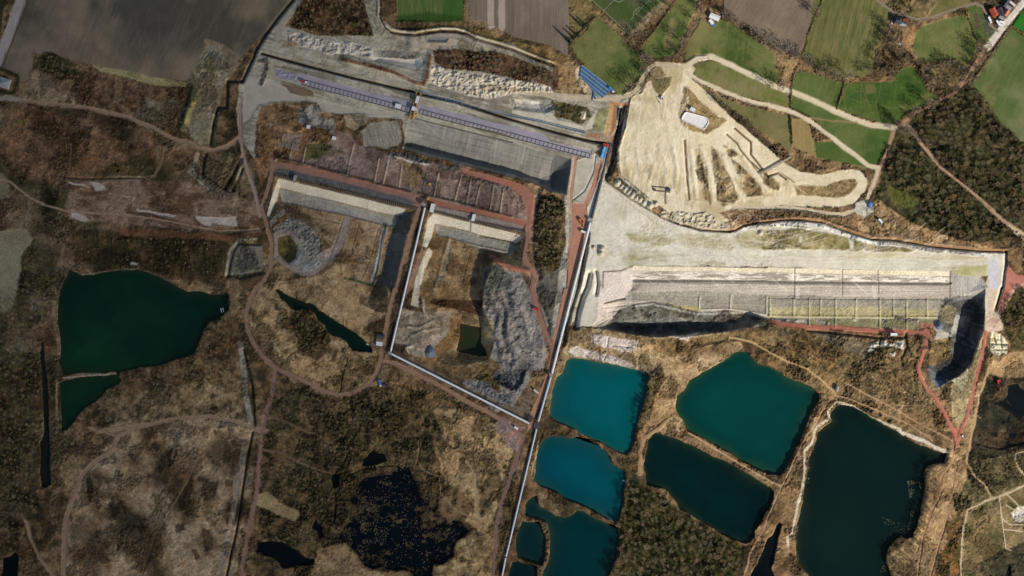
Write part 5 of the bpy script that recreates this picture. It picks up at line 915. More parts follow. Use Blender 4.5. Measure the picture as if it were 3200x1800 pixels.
# ------------------------------------------------------------------ unseen vapour volume, added to shade the western half
def make_shade_cloud():
    hb = 2500.0; off = hb / math.tan(rad(SUN_EL)); ox, oy = off * math.cos(rad(SUN_AZ)), off * math.sin(rad(SUN_AZ))
    xs = np.linspace(-2600, 420, 90); ys = np.linspace(-1900, 1900, 60)
    xx, yy = np.meshgrid(xs, ys); e = smooth(((420 - xx + (fbm(xx.astype(np.float32), yy.astype(np.float32), 500, 9, 3) - 0.5) * 260 - yy * 0.05) / 900)) * smooth((xx + 2600) / 500) * smooth((1900 - np.abs(yy)) / 500)
    th = 1 + 330 * e
    n = xx.size; top = np.stack([xx + ox, yy + oy, hb + th * 0.8], -1).reshape(-1, 3); bot = np.stack([xx + ox, yy + oy, hb - th * 0.2], -1).reshape(-1, 3)
    h_, w_ = xx.shape; jj, ii = np.meshgrid(np.arange(h_ - 1), np.arange(w_ - 1), indexing='ij')
    q = np.stack([jj * w_ + ii, jj * w_ + ii + 1, (jj + 1) * w_ + ii + 1, (jj + 1) * w_ + ii], -1).reshape(-1, 4)
    qs = [q, q[:, ::-1] + n]
    ring = list(range(w_)) + [j * w_ + w_ - 1 for j in range(1, h_)] + [(h_ - 1) * w_ + i for i in range(w_ - 2, -1, -1)] + [j * w_ for j in range(h_ - 2, 0, -1)]
    side = [(ring[i] + n, ring[(i + 1) % len(ring)] + n, ring[(i + 1) % len(ring)], ring[i]) for i in range(len(ring))]
    qs.append(np.array(side))
    m = bpy.data.materials.new("shade_vapour"); m.use_nodes = True; nt = m.node_tree; nt.nodes.remove(nt.nodes["Principled BSDF"])
    pv = nt.nodes.new("ShaderNodeVolumePrincipled"); pv.inputs["Color"].default_value = (0.95, 0.95, 0.95, 1); pv.inputs["Density"].default_value = SHADE_DENS
    nt.links.new(pv.outputs[0], nt.nodes["Material Output"].inputs["Volume"])
    o = mesh_from("added_shade_cloud", np.concatenate([top, bot]), np.concatenate(qs), m, None, True); o['kind'] = 'stuff'; o['label'] = 'unseen vapour layer added high above to shade the western half'
SHADE_DENS = 0.0028
make_shade_cloud()

# ================================================================== things
R = random.Random(4)
def mat(name, c, rough=0.7, metal=0.0, ns=1.2, amt=0.12, spec=0.3):
    m, nt, b = newmat(name); no = nt.nodes.new("ShaderNodeTexNoise"); no.inputs["Scale"].default_value = ns; no.inputs["Detail"].default_value = 3
    tc = nt.nodes.new("ShaderNodeTexCoord"); nt.links.new(tc.outputs["Object"], no.inputs["Vector"]); r = nt.nodes.new("ShaderNodeValToRGB")
    l = lin(c); e = r.color_ramp.elements; e[0].position = 0.3; e[1].position = 0.7
    e[0].color = (*[float(v * (1 - amt * 2)) for v in l], 1); e[1].color = (*[float(min(v * (1 + amt), 1)) for v in l], 1)
    nt.links.new(no.outputs["Fac"], r.inputs[0]); nt.links.new(r.outputs[0], b.inputs["Base Color"])
    b.inputs["Roughness"].default_value = rough; b.inputs["Metallic"].default_value = metal; b.inputs["Specular IOR Level"].default_value = spec
    return m
Mt = {k: mat(k, *v) for k, v in {
    'white_sheet': ((226, 224, 222), 0.5), 'pale_steel': ((196, 198, 206), 0.45), 'dark_steel': ((70, 72, 78), 0.6), 'rail_steel': ((84, 80, 84), 0.6), 'belt_rubber': ((40, 40, 42), 0.8),
    'yellow_paint': ((206, 158, 60), 0.5), 'orange_paint': ((214, 124, 40), 0.5), 'blue_paint': ((70, 130, 196), 0.5), 'light_blue': ((120, 180, 220), 0.5), 'red_paint': ((176, 62, 48), 0.5), 'white_paint': ((232, 232, 230), 0.4),
    'glass_dark': ((24, 30, 36), 0.15), 'tyre_rubber': ((30, 30, 30), 0.9), 'slate_roof': ((62, 66, 76), 0.7), 'red_tiles': ((176, 84, 60), 0.8), 'orange_tiles': ((186, 108, 74), 0.8), 'grey_roof': ((150, 150, 150), 0.7), 'dark_roof': ((52, 56, 64), 0.7),
    'wall_brick': ((150, 104, 84), 0.9), 'wall_render': ((206, 198, 186), 0.9), 'timber': ((120, 98, 74), 0.9), 'rusty_steel': ((140, 116, 88), 0.8), 'pipe_blue': ((82, 112, 146), 0.5), 'pipe_sky': ((136, 158, 180), 0.5), 'bark': ((84, 72, 60), 0.9),
    'twig_brown': ((128, 108, 84), 0.9), 'twig_grey': ((140, 122, 100), 0.9), 'twig_olive': ((98, 94, 56), 0.9), 'conifer_green': ((38, 48, 30), 0.9), 'hedge_straw': ((140, 118, 78), 0.9), 'hedge_green': ((70, 70, 40), 0.9), 'concrete': ((190, 186, 178), 0.9),
    'liner_white': ((232, 226, 218), 0.8), 'soil_pale': ((190, 180, 156), 0.95), 'soil_dark': ((116, 108, 94), 0.95), 'soil_blue': ((104, 112, 122), 0.95), 'line_white': ((176, 188, 158), 0.8)}.items()}
class MB:
    def __init__(s): s.v = []; s.f = []
    def add(s, vs, fs):
        n = len(s.v); s.v += [tuple(v) for v in vs]; s.f += [tuple(i + n for i in f) for f in fs]
    def box(s, c, d, rz=0, taper=1.0):
        x, y, z = d[0] / 2, d[1] / 2, d[2] / 2; ca, sa = math.cos(rz), math.sin(rz); vs = []
        for k, t in ((-1, 1.0), (1, taper)):
            for a, b in ((-1, -1), (1, -1), (1, 1), (-1, 1)):
                px, py = a * x * t, b * y * t; vs.append((c[0] + px * ca - py * sa, c[1] + px * sa + py * ca, c[2] + k * z))
        s.add(vs, [(0, 3, 2, 1), (4, 5, 6, 7), (0, 1, 5, 4), (1, 2, 6, 5), (2, 3, 7, 6), (3, 0, 4, 7)])
    def tube(s, a, b, r, r2=None, n=8):
        a = Vector(a); b = Vector(b); r2 = r if r2 is None else r2; d = (b - a).normalized(); u = d.orthogonal().normalized(); w = d.cross(u)
        vs = [a + (u * math.cos(t) + w * math.sin(t)) * r for t in [2 * math.pi * i / n for i in range(n)]] + [b + (u * math.cos(t) + w * math.sin(t)) * r2 for t in [2 * math.pi * i / n for i in range(n)]]
        s.add(vs, [(i, (i + 1) % n, n + (i + 1) % n, n + i) for i in range(n)] + [tuple(range(n - 1, -1, -1)), tuple(range(n, 2 * n))])
    def gable(s, c, d, h, rz=0, hip=0.0, over=0.3):
        x, y = d[0] / 2 + over, d[1] / 2 + over; ca, sa = math.cos(rz), math.sin(rz)
        P_ = [(-x, -y, 0), (x, -y, 0), (x, y, 0), (-x, y, 0), (-x + hip, 0, h), (x - hip, 0, h), (-x, -y, -0.25), (x, -y, -0.25), (x, y, -0.25), (-x, y, -0.25)]
        s.add([(c[0] + a * ca - b * sa, c[1] + a * sa + b * ca, c[2] + z) for a, b, z in P_], [(0, 1, 5, 4), (2, 3, 4, 5), (1, 2, 5), (3, 0, 4), (6, 9, 8, 7), (0, 6, 7, 1), (1, 7, 8, 2), (2, 8, 9, 3), (3, 9, 6, 0)])
    def build(s, name, m, parent=None, smooth_=False):
        me = bpy.data.meshes.new(name); me.from_pydata(s.v, [], s.f); me.materials.append(Mt[m] if isinstance(m, str) else m)
        if smooth_: me.polygons.foreach_set("use_smooth", [True] * len(me.polygons))
        o = bpy.data.objects.new(name, me); COL.objects.link(o)
        if parent: o.parent = parent
        return o
def tag(o, label, cat, group=None):
    o['label'] = label; o['category'] = cat
    if group: o['group'] = group
    return o
def thing(name, label, cat, d=None, ang=0.0, group=None, z=None, loc=None):
    """an Empty on the ground at picture point d; ang is measured in the picture, clockwise positive (x right, y down)"""
    o = bpy.data.objects.new(name, None); COL.objects.link(o)
    o.location = loc if loc is not None else W(d, zat(d) if z is None else z)
    o.rotation_euler = (0, 0, -rad(ang)); return tag(o, label, cat, group)
def copy_tree(o, parent=None):
    c = o.copy(); COL.objects.link(c)
    if parent: c.parent = parent
    for ch in list(o.children): copy_tree(ch, c)
    return c
def TP(r, c, x, y): return np.array([c * 644 + x / 4, r * 362.25 + y / 4])

# ---- conveyors
def conveyor(a, b, label, w=2.4, h=2.2, cover='white_sheet', post='dark_steel', name='belt_conveyor', group='long belt conveyors across the quarry', step=24, alt=None):
    za, zb = zat(a), zat(b); z0 = max(za, zb) if alt is None else alt
    A = W(a, za); B = W(b, zb); L_ = (B.xy - A.xy).length; t = thing(name, label, 'conveyor', loc=A, group=group)
    t.rotation_euler = (0, -math.atan2(B.z - A.z, L_), math.atan2(B.y - A.y, B.x - A.x))
    m = MB(); n = 10; seg = 40
    k = max(1, int(L_ / seg))
    for i in range(k):                       # arched cover sheets, one row of panels
        x0, x1 = L_ * i / k + 0.15, L_ * (i + 1) / k - 0.15; vs = []
        for x in (x0, x1):
            for q in range(n + 1):
                th = math.pi * q / n; vs.append((x, math.cos(th) * w / 2, h + math.sin(th) * w * 0.42))
        m.add(vs, [(q, q + 1, n + 2 + q, n + 1 + q) for q in range(n)] + [tuple(range(n, -1, -1)), tuple(range(n + 1, 2 * n + 2))])
    m.build('cover', cover, t, False)
    m = MB(); m.box((L_ / 2, 0, h - 0.25), (L_, w * 0.9, 0.3)); m.build('belt', 'belt_rubber', t)
    m = MB(); m.box((L_ / 2, w * 0.62, h - 0.5), (L_, 0.35, 0.5)); m.box((L_ / 2, -w * 0.62, h - 0.5), (L_, 0.35, 0.5)); m.build('side_beam', post, t)
    m = MB(); m.box((0, 0.9 * w, -0.5), (0.25, 0.25, 2 * h + 1)); m.box((0, -0.9 * w, -0.5), (0.25, 0.25, 2 * h + 1)); m.box((0, 0, h - 0.8), (0.3, w * 1.9, 0.3))
    first = m.build('trestle', post, t); nn = min(90, max(2, int(L_ / step)))
    for i in range(1, nn):
        c = first.copy(); COL.objects.link(c); c.parent = t; c.location = (L_ * i / nn, 0, 0)
    first.location = (0.4, 0, 0)
    return t
conveyor(TP(1, 2, 990, -10), TP(1, 2, 800, 752), 'open dark blue conveyor running down beside the sand plateau ditch', 2.6, 2.0, 'dark_steel')
conveyor(TP(1, 2, 786, 792), TP(2, 2, 398, 868), 'white covered conveyor between the red haul road and the pale plain', 3.0, 2.6, 'white_sheet')
conveyor(TP(2, 2, 392, 885), TP(2, 2, 262, 1345), 'pale conveyor stretch left of the upper turquoise lake', 2.6, 2.4, 'pale_steel')
conveyor(TP(2, 2, 250, 1400), TP(3, 2, -60, 1250), 'thin pale conveyor leading south past the lower turquoise lakes', 2.2, 2.2, 'pale_steel')
conveyor(TP(3, 2, -64, 1262), TP(3, 2, -150, 1700), 'last conveyor stretch leaving the photo at the bottom edge', 2.2, 2.2, 'pale_steel')
conveyor(TP(1, 1, 1700, 640), TP(2, 1, 1352, 650), 'white conveyor between the two square brown pits', 2.4, 2.2, 'white_sheet')
conveyor(TP(2, 1, 1362, 660), TP(2, 2, 178, 1362), 'white conveyor slanting beside the red road to the junction', 2.6, 2.2, 'white_sheet')
conveyor(TP(0, 2, 1078, 1085), TP(0, 2, 1006, 1449), 'dark conveyor inside the narrow trench west of the sand plateau', 2.0, 1.0, 'dark_steel')
def pipeline(pts, r, label, m, name='pipeline', gap=2.0, n=2):
    t = thing(name, label, 'pipeline', pts[0])
    t.rotation_euler = (0, 0, 0); o0 = t.location.copy()
    for k in range(n):
        mb = MB(); P_ = [W(p, zat(p) + 0.9) for p in pts]
        for a, b in zip(P_[:-1], P_[1:]):
            d = (b - a); s_ = Vector((-d.y, d.x, 0)).normalized() * gap * (k - (n - 1) / 2); mb.tube(a + s_ - o0, b + s_ - o0, r)
        mb.build('pipe', m if k % 2 == 0 else 'pipe_sky', t)
    mb = MB()
    for a, b in zip(P_[:-1], P_[1:]):
        k_ = int((b - a).length / 9)
        for i in range(k_):
            p = a.lerp(b, i / k_) - o0; mb = MB(); mb.box((0, 0, -0.8), (0.5, gap * n + 0.6, 0.7)); mb.box((0, 0, -0.35), (0.3, gap * n, 0.3)); q_ = mb.build('support', 'concrete', t); q_.location = p; q_.rotation_euler = (0, 0, math.atan2(b.y - a.y, b.x - a.x))
pipeline([TP(0, 1, 1650, 915), TP(0, 1, 1750, 950), TP(0, 1, 2160, 1060), TP(0, 1, 2576, 1165), TP(0, 2, 300, 1225), TP(0, 2, 560, 1290), TP(0, 2, 740, 1335)], 0.4, 'pair of blue pipes along the upper edge of the dark trench', 'pipe_blue', gap=1.8, n=2)

# ---- rail tracks on the grey gravel causeway
def rail_track(a, b, w, label, crossn):
    A, B = W(a, zat(a)), W(b, zat(b)); L_ = (B - A).length; t = thing('rail_track', label, 'rail track', loc=A, group='rail tracks on the gravel causeway')
    t.rotation_euler = (0, -math.asin((B.z - A.z) / L_), math.atan2(B.y - A.y, B.x - A.x))
    for s_ in (-1, 1):
        m = MB(); m.box((L_ / 2, s_ * w / 2, 0.35), (L_, 0.5, 0.5)); m.box((L_ / 2, s_ * w / 2, 0.7), (L_, 0.3, 0.3)); m.build('rail', 'rail_steel', t)
    m = MB(); m.box((0, 0, 0.3), (0.26, w, 0.35)); f = m.build('sleeper', 'rail_steel', t); f.location = (0.4, 0, 0)
    for i in range(1, crossn):
        c = f.copy(); COL.objects.link(c); c.parent = t; c.location = (L_ * i / (crossn - 1) - 0.4, 0, 0)
rail_track(TP(0, 1, 470, 828), TP(0, 1, 1550, 1110), 6.4, 'ladder like rail track west of the yellow gantry', 27)
rail_track(TP(0, 1, 1645, 1122), TP(1, 2, 785, 122), 5.6, 'ladder like rail track east of the yellow gantry', 42)

# ---- the big gantry that straddles the strip
def gantry():
    a, b = TP(0, 1, 1640, 930), TP(0, 1, 1560, 1200); A, B = W(a, 0), W(b, 0); L_ = (B - A).length
    t = thing('gantry_conveyor', 'yellow steel bridge machine straddling the gravel causeway', 'gantry', loc=A); t.location.z = zat(a)
    t.rotation_euler = (0, 0, math.atan2(B.y - A.y, B.x - A.x))
    m = MB(); H = 7
    for s_ in (-2.4, 2.4):
        for z in (H, H + 2.6): m.box((L_ / 2, s_, z), (L_, 0.45, 0.45))
        k = 9
        for i in range(k): m.tube((L_ * i / k, s_, H), (L_ * (i + 1) / k, s_, H + 2.6), 0.16); m.tube((L_ * (i + 1) / k, s_, H + 2.6), (L_ * (i + 1) / k, -s_, H + 2.6), 0.14)
    m.build('bridge_truss', 'yellow_paint', t)
    for x in (1.5, L_ * 0.42, L_ * 0.72, L_ - 1.5):
        for s_ in (-1, 1): m = MB(); m.tube((x, s_ * 4.0, -1), (x, s_ * 2.4, H), 0.35); m.box((x, s_ * 4, 0), (2.4, 1.2, 1.2)); m.build('leg', 'yellow_paint', t)
    m = MB(); m.box((L_ / 2, 0, H + 0.4), (L_ * 1.02, 1.6, 0.3)); m.build('belt', 'belt_rubber', t)
    m = MB(); m.box((L_ * 0.28, 1.0, H + 3.6), (9, 3.6, 2.6)); m.build('machine_house', 'white_sheet', t)
    m = MB(); m.box((L_ * 0.62, -0.5, H + 3.4), (5, 4, 2.2)); m.box((L_ * 0.62, 3.0, H + 2.8), (2.4, 2, 2)); m.build('control_cabin', 'white_paint', t)
    m = MB(); m.tube((L_ * 0.9, 0, H + 2), (L_ * 0.7, 9, H + 3), 0.4); m.tube((L_ * 0.95, -1, H + 2), (L_ * 0.78, 9, H + 1), 0.3); m.tube((L_ * 0.85, 0, H + 2), (L_, -7, H), 0.35); m.build('boom', 'yellow_paint', t)
gantry()

# ---- vehicles and machines
def wheels(t, L_, w, r, n=2):
    m = MB(); m.tube((0, -0.2, 0), (0, 0.2, 0), r, n=12); f = m.build('wheel', 'tyre_rubber', t); first = True
    for i in range(n):
        for s_ in (-1, 1):
            o = f if first else f.copy()
            if not first: COL.objects.link(o); o.parent = t
            first = False; o.location = (-L_ / 2 + L_ * (0.16 + 0.68 * i / max(1, n - 1)), s_ * (w / 2 - 0.1), r)
def truck(d, ang, label, body='white_paint', cab='white_paint', L_=8, w=2.6, h=3.0, name='truck', cat='truck', group=None):
    t = thing(name, label, cat, d, ang, group); m = MB(); m.box((-L_ * 0.13, 0, 0.9 + h / 2), (L_ * 0.70, w, h * 0.8)); m.build('cargo_box', body, t)
    m = MB(); m.box((L_ * 0.37, 0, 1.7), (L_ * 0.22, w * 0.95, 2.2), 0, 0.9); c = m.build('cab', cab, t)
    m = MB(); m.box((L_ * 0.445, 0, 2.1), (0.3, w * 0.8, 0.8)); m.build('windscreen', 'glass_dark', c)
    m = MB(); m.box((0, 0, 0.75), (L_ * 0.95, w * 0.5, 0.3)); m.build('chassis', 'dark_steel', t); wheels(t, L_, w, 0.5, 3); return t
def car(d, ang, label, col='white_paint', group=None, name='parked_car', L_=4.6):
    t = thing(name, label, 'car', d, ang, group); m = MB(); m.box((0, 0, 0.65), (L_, 1.85, 0.6), 0, 0.96); m.build('body', col, t)
    m = MB(); m.box((-0.2, 0, 1.2), (L_ * 0.55, 1.65, 0.55), 0, 0.8); m.build('windows', 'glass_dark', t); m = MB(); m.box((-0.25, 0, 1.5), (L_ * 0.38, 1.35, 0.08)); m.build('roof', col, t); wheels(t, L_, 1.8, 0.33); return t
def excavator(d, ang, label, col='orange_paint', k=1.0):
    t = thing('excavator', label, 'excavator', d, ang)
    for s_ in (-1, 1): m = MB(); m.box((0, s_ * 1.3 * k, 0.5 * k), (4.4 * k, 0.7 * k, 1.0 * k), 0, 0.92); m.build('crawler_track', 'tyre_rubber', t)
    m = MB(); m.box((-0.6 * k, 0, 1.9 * k), (3.6 * k, 2.8 * k, 1.5 * k), 0, 0.94); m.build('engine_housing', col, t)
    m = MB(); m.box((0.9 * k, 0.8 * k, 2.3 * k), (1.6 * k, 1.1 * k, 1.7 * k), 0, 0.9); m.build('cab', 'glass_dark', t)
    m = MB(); m.tube((1 * k, -0.3 * k, 1.9 * k), (4.2 * k, -0.3 * k, 4.6 * k), 0.32 * k); m.tube((4.2 * k, -0.3 * k, 4.6 * k), (6.6 * k, -0.3 * k, 2.2 * k), 0.26 * k); m.build('boom', col, t)
    m = MB(); m.box((6.8 * k, -0.3 * k, 1.5 * k), (1.1 * k, 1.3 * k, 1.1 * k), 0, 0.7); m.build('bucket', 'dark_steel', t)
excavator(TP(1, 2, 693, 775), 60, 'orange excavator on the red haul road west of the conveyor crossing', k=1.3)
excavator(TP(0, 2, 1508, 985), 110, 'pale excavator at the tip of the grassy island on the sand plateau', 'white_paint')
excavator(TP(2, 1, 1310, 980), 40, 'small dark excavator beside the blue truck below the red road', 'dark_steel')
excavator(TP(2, 3, 2318, 950), 80, 'red excavator at the edge of the dark marsh on the right', 'red_paint', 1.5)
excavator(TP(3, 3, 1962, 42), 30, 'white excavator beside the lower tip of the red haul road', 'white_paint', 0.8)
truck(TP(0, 1, 480, 822), 15, 'red and white loader at the west end of the rail track', 'red_paint', 'white_paint', 8)
truck(TP(1, 2, 718, 884), 20, 'white truck on the red haul road below the excavator', L_=7)
truck(TP(2, 2, 240, 212), 20, 'red dump truck on the winding haul road over the grey tip', 'red_paint', 'red_paint', 8)
truck(TP(2, 2, 244, 1040), 40, 'cream truck on the brown slope west of the pale conveyor', 'wall_render', 'wall_render', 8)
truck(TP(2, 2, 50, 1412), 35, 'white and red truck near the conveyor junction', 'white_paint', 'red_paint', 8)
truck(TP(2, 1, 1250, 955), 80, 'blue and white truck in the scrub below the red road', 'blue_paint', 'white_paint', 9)
truck(TP(2, 3, 1262, 466), 0, 'white box truck parked below the eastern red road', L_=9, w=3.2)
truck(TP(1, 3, 1128, 775), 50, 'white truck in the dry scrub below the eastern sand loop', L_=7)
truck(TP(0, 2, 1000, 905), 45, 'blue and white forklift truck at the lower end of the blue pipes', 'blue_paint', 'white_paint', 9, 3)
truck(TP(0, 2, 2010, 232), 50, 'white truck with a blue cab parked below the pale barn', 'white_paint', 'blue_paint', 10, 4)
truck(TP(0, 3, 2228, 205), 65, 'white lorry on the lane beside the vegetable garden', L_=9)
car(TP(0, 3, 1244, 222), 80, 'white car west of the dark roofed farmhouse')
car(TP(0, 3, 1226, 266), 60, 'pale car at the field corner below the dark farmhouse')
car(TP(0, 3, 1320, 440), 10, 'small white car at the garden end below the dark farmhouse')
for (x, y, a, l) in [(2310, 232, 60, 'white trailer nearest the village road fork'), (2335, 255, 30, 'white trailer right at the lane corner'), (2350, 225, 10, 'pale trailer above the lane corner')]:
    t = thing('trailer', l, 'trailer', TP(0, 3, x, y), a, 'white trailers at the lane corner'); m = MB(); m.box((0, 0, 1.9), (7, 2.6, 2.4)); m.build('cargo_box', 'white_sheet', t); m = MB(); m.tube((3.5, 0, 0.8), (5.2, 0, 0.8), 0.12); m.build('tow_bar', 'dark_steel', t); wheels(t, 4, 2.6, 0.45, 2)

# ---- buildings
def house(d, ang, dim, hh, rh, roofm, label, wallm='wall_brick', hip=0.0, name='house', cat='house', chim=True, group=None, flat=False):
    t = thing(name, label, cat, d, ang, group); L_, w = dim
    m = MB(); m.box((0, 0, hh / 2 - 0.4), (L_, w, hh + 0.8)); wl_ = m.build('wall', wallm, t)
    m = MB()
    if flat: m.box((0, 0, hh + 0.2), (L_ + 0.5, w + 0.5, 0.35))
    else: m.gable((0, 0, hh + 0.26), (L_, w), rh, 0, hip)
    rf = m.build('roof', roofm, t)
    if chim: m = MB(); m.box((L_ * 0.25, 0.6, hh + rh), (0.8, 0.8, 1.6)); m.build('chimney', 'wall_brick', rf)
    m = MB(); m.box((L_ * 0.15, -w / 2 - 0.04, 1.1), (1.0, 0.12, 2.1)); m.build('door', 'timber', t)
    for x in (-0.32, -0.08, 0.36): m = MB(); m.box((L_ * x, -w / 2 - 0.04, 1.7), (1.2, 0.1, 1.1)); m.build('window', 'glass_dark', t)
    return t
house(TP(0, 2, 2036, 175), 24, (12.5, 6.2), 3.5, 0.8, 'white_sheet', 'pale metal barn at the corner of the ploughed field', 'pale_steel', name='barn', cat='barn', chim=False)
house(TP(0, 3, 1300, 212), 8, (9, 8), 4.5, 2.6, 'dark_roof', 'dark slate roofed farmhouse at the bend of the lane', hip=2.5)
house(TP(0, 3, 1382, 205), 12, (6, 3.4), 2.8, 1.2, 'orange_tiles', 'small orange roofed annex right of the dark farmhouse', chim=False, name='outbuilding', cat='outbuilding')
house(TP(0, 3, 1352, 246), 10, (8, 4.2), 3, 1.2, 'grey_roof', 'grey roofed shed below the dark farmhouse', chim=False, name='shed', cat='shed')
house(TP(0, 3, 1262, 180), 70, (5, 3.4), 2.8, 1.0, 'slate_roof', 'slate roofed garage left of the dark farmhouse', chim=False, name='garage', cat='garage')
house(TP(0, 3, 2262, 128), 62, (11, 7.5), 4.5, 2.8, 'red_tiles', 'bright red roofed house on the village lane', hip=1.0)
house(TP(0, 3, 2335, 125), 62, (10, 7), 4, 2.2, 'slate_roof', 'blue grey roofed house between the red and orange roofs')
house(TP(0, 3, 2385, 132), 125, (7.5, 6), 4.2, 2.4, 'orange_tiles', 'orange roofed house by the village road', 'wall_render')
house(TP(0, 3, 2380, 35), 125, (10, 6), 4, 2.2, 'dark_roof', 'dark roofed house at the top of the village lane')
house(TP(0, 3, 2415, 80), 35, (7, 4), 3, 1.2, 'grey_roof', 'grey roofed garage next to the white village road', chim=False, name='garage', cat='garage')
house(TP(0, 3, 2345, 180), 35, (6, 4), 2.8, 1.2, 'grey_roof', 'small grey shed in the yard below the blue grey house', chim=False, name='shed', cat='shed')
house(TP(0, 3, 2300, 70), 35, (6, 4), 2.8, 1.2, 'slate_roof', 'low slate roofed shed above the red roofed house', chim=False, name='shed', cat='shed')
house(TP(0, 3, 2455, 40), 40, (8, 2.5), 2.4, 0.4, 'wall_render', 'narrow cream roofed shed by the white village road', chim=False, name='shed', cat='shed')
house(TP(0, 0, 48, 838), 18, (14, 12), 3.2, 3.0, 'grey_roof', 'grey hip roofed hut inside the hexagonal green bank', 'wall_render', hip=6, chim=False, name='pump_house', cat='pump house')
house(TP(0, 1, 1432, 1070), 14, (7, 4.6), 3.2, 0.3, 'white_sheet', 'white site hut on the gravel causeway left of the gantry', 'white_sheet', flat=True, chim=False, name='site_hut', cat='hut')
house(TP(2, 1, 1256, 484), 8, (9.5, 4.2), 3, 0.8, 'slate_roof', 'dark roofed shed, upper of three beside the red road', chim=False, name='shed', cat='shed')
house(TP(2, 1, 1250, 516), 8, (8.5, 3.2), 3, 0.8, 'timber', 'brown roofed shed, middle of three beside the red road', chim=False, name='shed', cat='shed')
house(TP(2, 1, 1243, 560), 8, (7.5, 4.8), 3, 0.3, 'white_sheet', 'white roofed shed, lowest of three beside the red road', 'white_sheet', flat=True, chim=False, name='shed', cat='shed')
house(TP(2, 3, 692, 1012), -72, (5.5, 3.0), 2.6, 0.8, 'grey_roof', 'small grey roofed hut between the two green lakes', chim=False, name='hut', cat='hut')
house(TP(0, 2, 1815, 1103), 28, (6, 4), 3, 0.3, 'white_sheet', 'small white hut above the white reservoir pad', 'white_sheet', flat=True, chim=False, name='site_hut', cat='hut')
house(TP(0, 1, 530, 1278), 5, (4, 4), 2.6, 0.2, 'white_sheet', 'small white box hut on the brown heap ground', 'white_sheet', flat=True, chim=False, name='site_hut', cat='hut')
house(TP(0, 1, 787, 1392), 20, (4.4, 4), 2.6, 0.2, 'white_sheet', 'small white box hut near the dark heap above the cells', 'white_sheet', flat=True, chim=False, name='site_hut', cat='hut')
house(TP(1, 2, 945, 14), 10, (7, 3.5), 2.8, 0.3, 'red_paint', 'rust red container above the light blue machines', 'red_paint', flat=True, chim=False, name='container', cat='container')
for (x, y, l) in [(925, 55, 'light blue drive machine, upper of two by the conveyor head'), (908, 112, 'light blue drive machine, lower of two by the conveyor head')]:
    t = thing('drive_machine', l, 'machine', TP(1, 2, x, y), 105, 'light blue drive machines'); m = MB(); m.box((0, 0, 2.2), (7, 3.6, 3), 0, 0.95); m.build('housing', 'light_blue', t)
    m = MB(); m.box((0, 3, 1.2), (4.4, 2.2, 2)); m.build('motor', 'blue_paint', t); m = MB(); m.tube((-3, -0.5, 3.5), (4.5, -0.5, 6), 0.5); m.build('chute', 'light_blue', t); m = MB(); m.box((0, 0, 0.35), (8, 5, 0.7)); m.build('skid', 'dark_steel', t)
def tower(d, ang, label, k=1.0, m1='dark_steel'):
    t = thing('transfer_tower', label, 'tower', d, ang)
    m = MB()
    for a in (-1, 1):
        for b in (-1, 1): m.tube((a * 3 * k, b * 3 * k, -1), (a * 2.4 * k, b * 2.4 * k, 6 * k), 0.25)
    m.build('frame', m1, t); m = MB(); m.box((0, 0, 7 * k), (6 * k, 5 * k, 2.6 * k)); m.build('housing', 'grey_roof' if k < 1.2 else 'dark_steel', t)
    m = MB(); m.box((3.8 * k, 0, 6.2 * k), (2 * k, 1.2 * k, 0.5)); m.box((0, -3.4 * k, 6 * k), (5 * k, 1.0 * k, 0.3)); m.build('walkway', m1, t)
tower(TP(2, 2, 248, 1376), 15, 'dark transfer tower where the two white conveyors meet', 1.25)
tower(TP(2, 2, 394, 876), 15, 'small transfer tower above the turquoise lake on the conveyor', 0.7)
tower(TP(2, 1, 1350, 655), 20, 'transfer tower at the sharp corner of the white conveyor', 0.7)
tower(TP(1, 2, 793, 772), 10, 'transfer station where the dirt ramp crosses the conveyor', 0.6)
tower(TP(1, 1, 1690, 610), 15, 'dark transfer tower between the two square pits', 0.8)
# yellow bench machine
t = thing('bench_excavator', 'slender yellow bucket chain machine on the red bench', 'excavator', TP(1, 1, 1735, 470), 104)
m = MB()
for s_ in (-0.9, 0.9): m.box((0, s_, 5), (30, 0.4, 0.4)); m.box((0, s_, 3.4), (30, 0.4, 0.4))
for i in range(12): m.tube((-15 + 2.5 * i, -0.9, 5), (-12.5 + 2.5 * i, 0.9, 5), 0.12)
m.build('boom', 'dark_steel', t)
for x in (-9, 0, 9): m = MB(); m.tube((x, -2.4, 0), (x, -0.9, 4), 0.25); m.tube((x, 2.4, 0), (x, 0.9, 4), 0.25); m.build('leg', 'yellow_paint', t)
m = MB(); m.box((-8, 0, 6.3), (3, 2.4, 2)); m.box((10, 2, 3), (4, 3, 2.6)); m.build('machine_house', 'yellow_paint', t)
# bench conveyors with their close set frames
def bench(a, b, label):
    A, B = W(a, zat(a)), W(b, zat(b)); L_ = (B - A).length; t = thing('bench_conveyor', label, 'conveyor', loc=A, group='bench conveyors above the pits')
    t.rotation_euler = (0, -math.asin((B.z - A.z) / L_), math.atan2(B.y - A.y, B.x - A.x))
    for s_ in (-1, 1): m = MB(); m.box((L_ / 2, s_ * 1.9, 1.0), (L_, 0.5, 0.5)); m.build('rail', 'dark_steel', t)
    m = MB(); m.box((L_ / 2, 0, 0.7), (L_, 1.3, 0.25)); m.build('belt', 'belt_rubber', t)
    m = MB(); n_ = int(L_ / 2.6)
    for i in range(n_): m.box((L_ * (i + .5) / n_, 0, 0.9), (0.9, 3.8, 0.3))
    m.build('frames', 'rusty_steel', t)
bench(TP(1, 1, 190, 312), TP(1, 1, 408, 370), 'short brown bench conveyor at the corner of the western pit')
bench(TP(1, 1, 440, 380), TP(1, 1, 1610, 652), 'long brown bench conveyor above the white slope of the western pit')
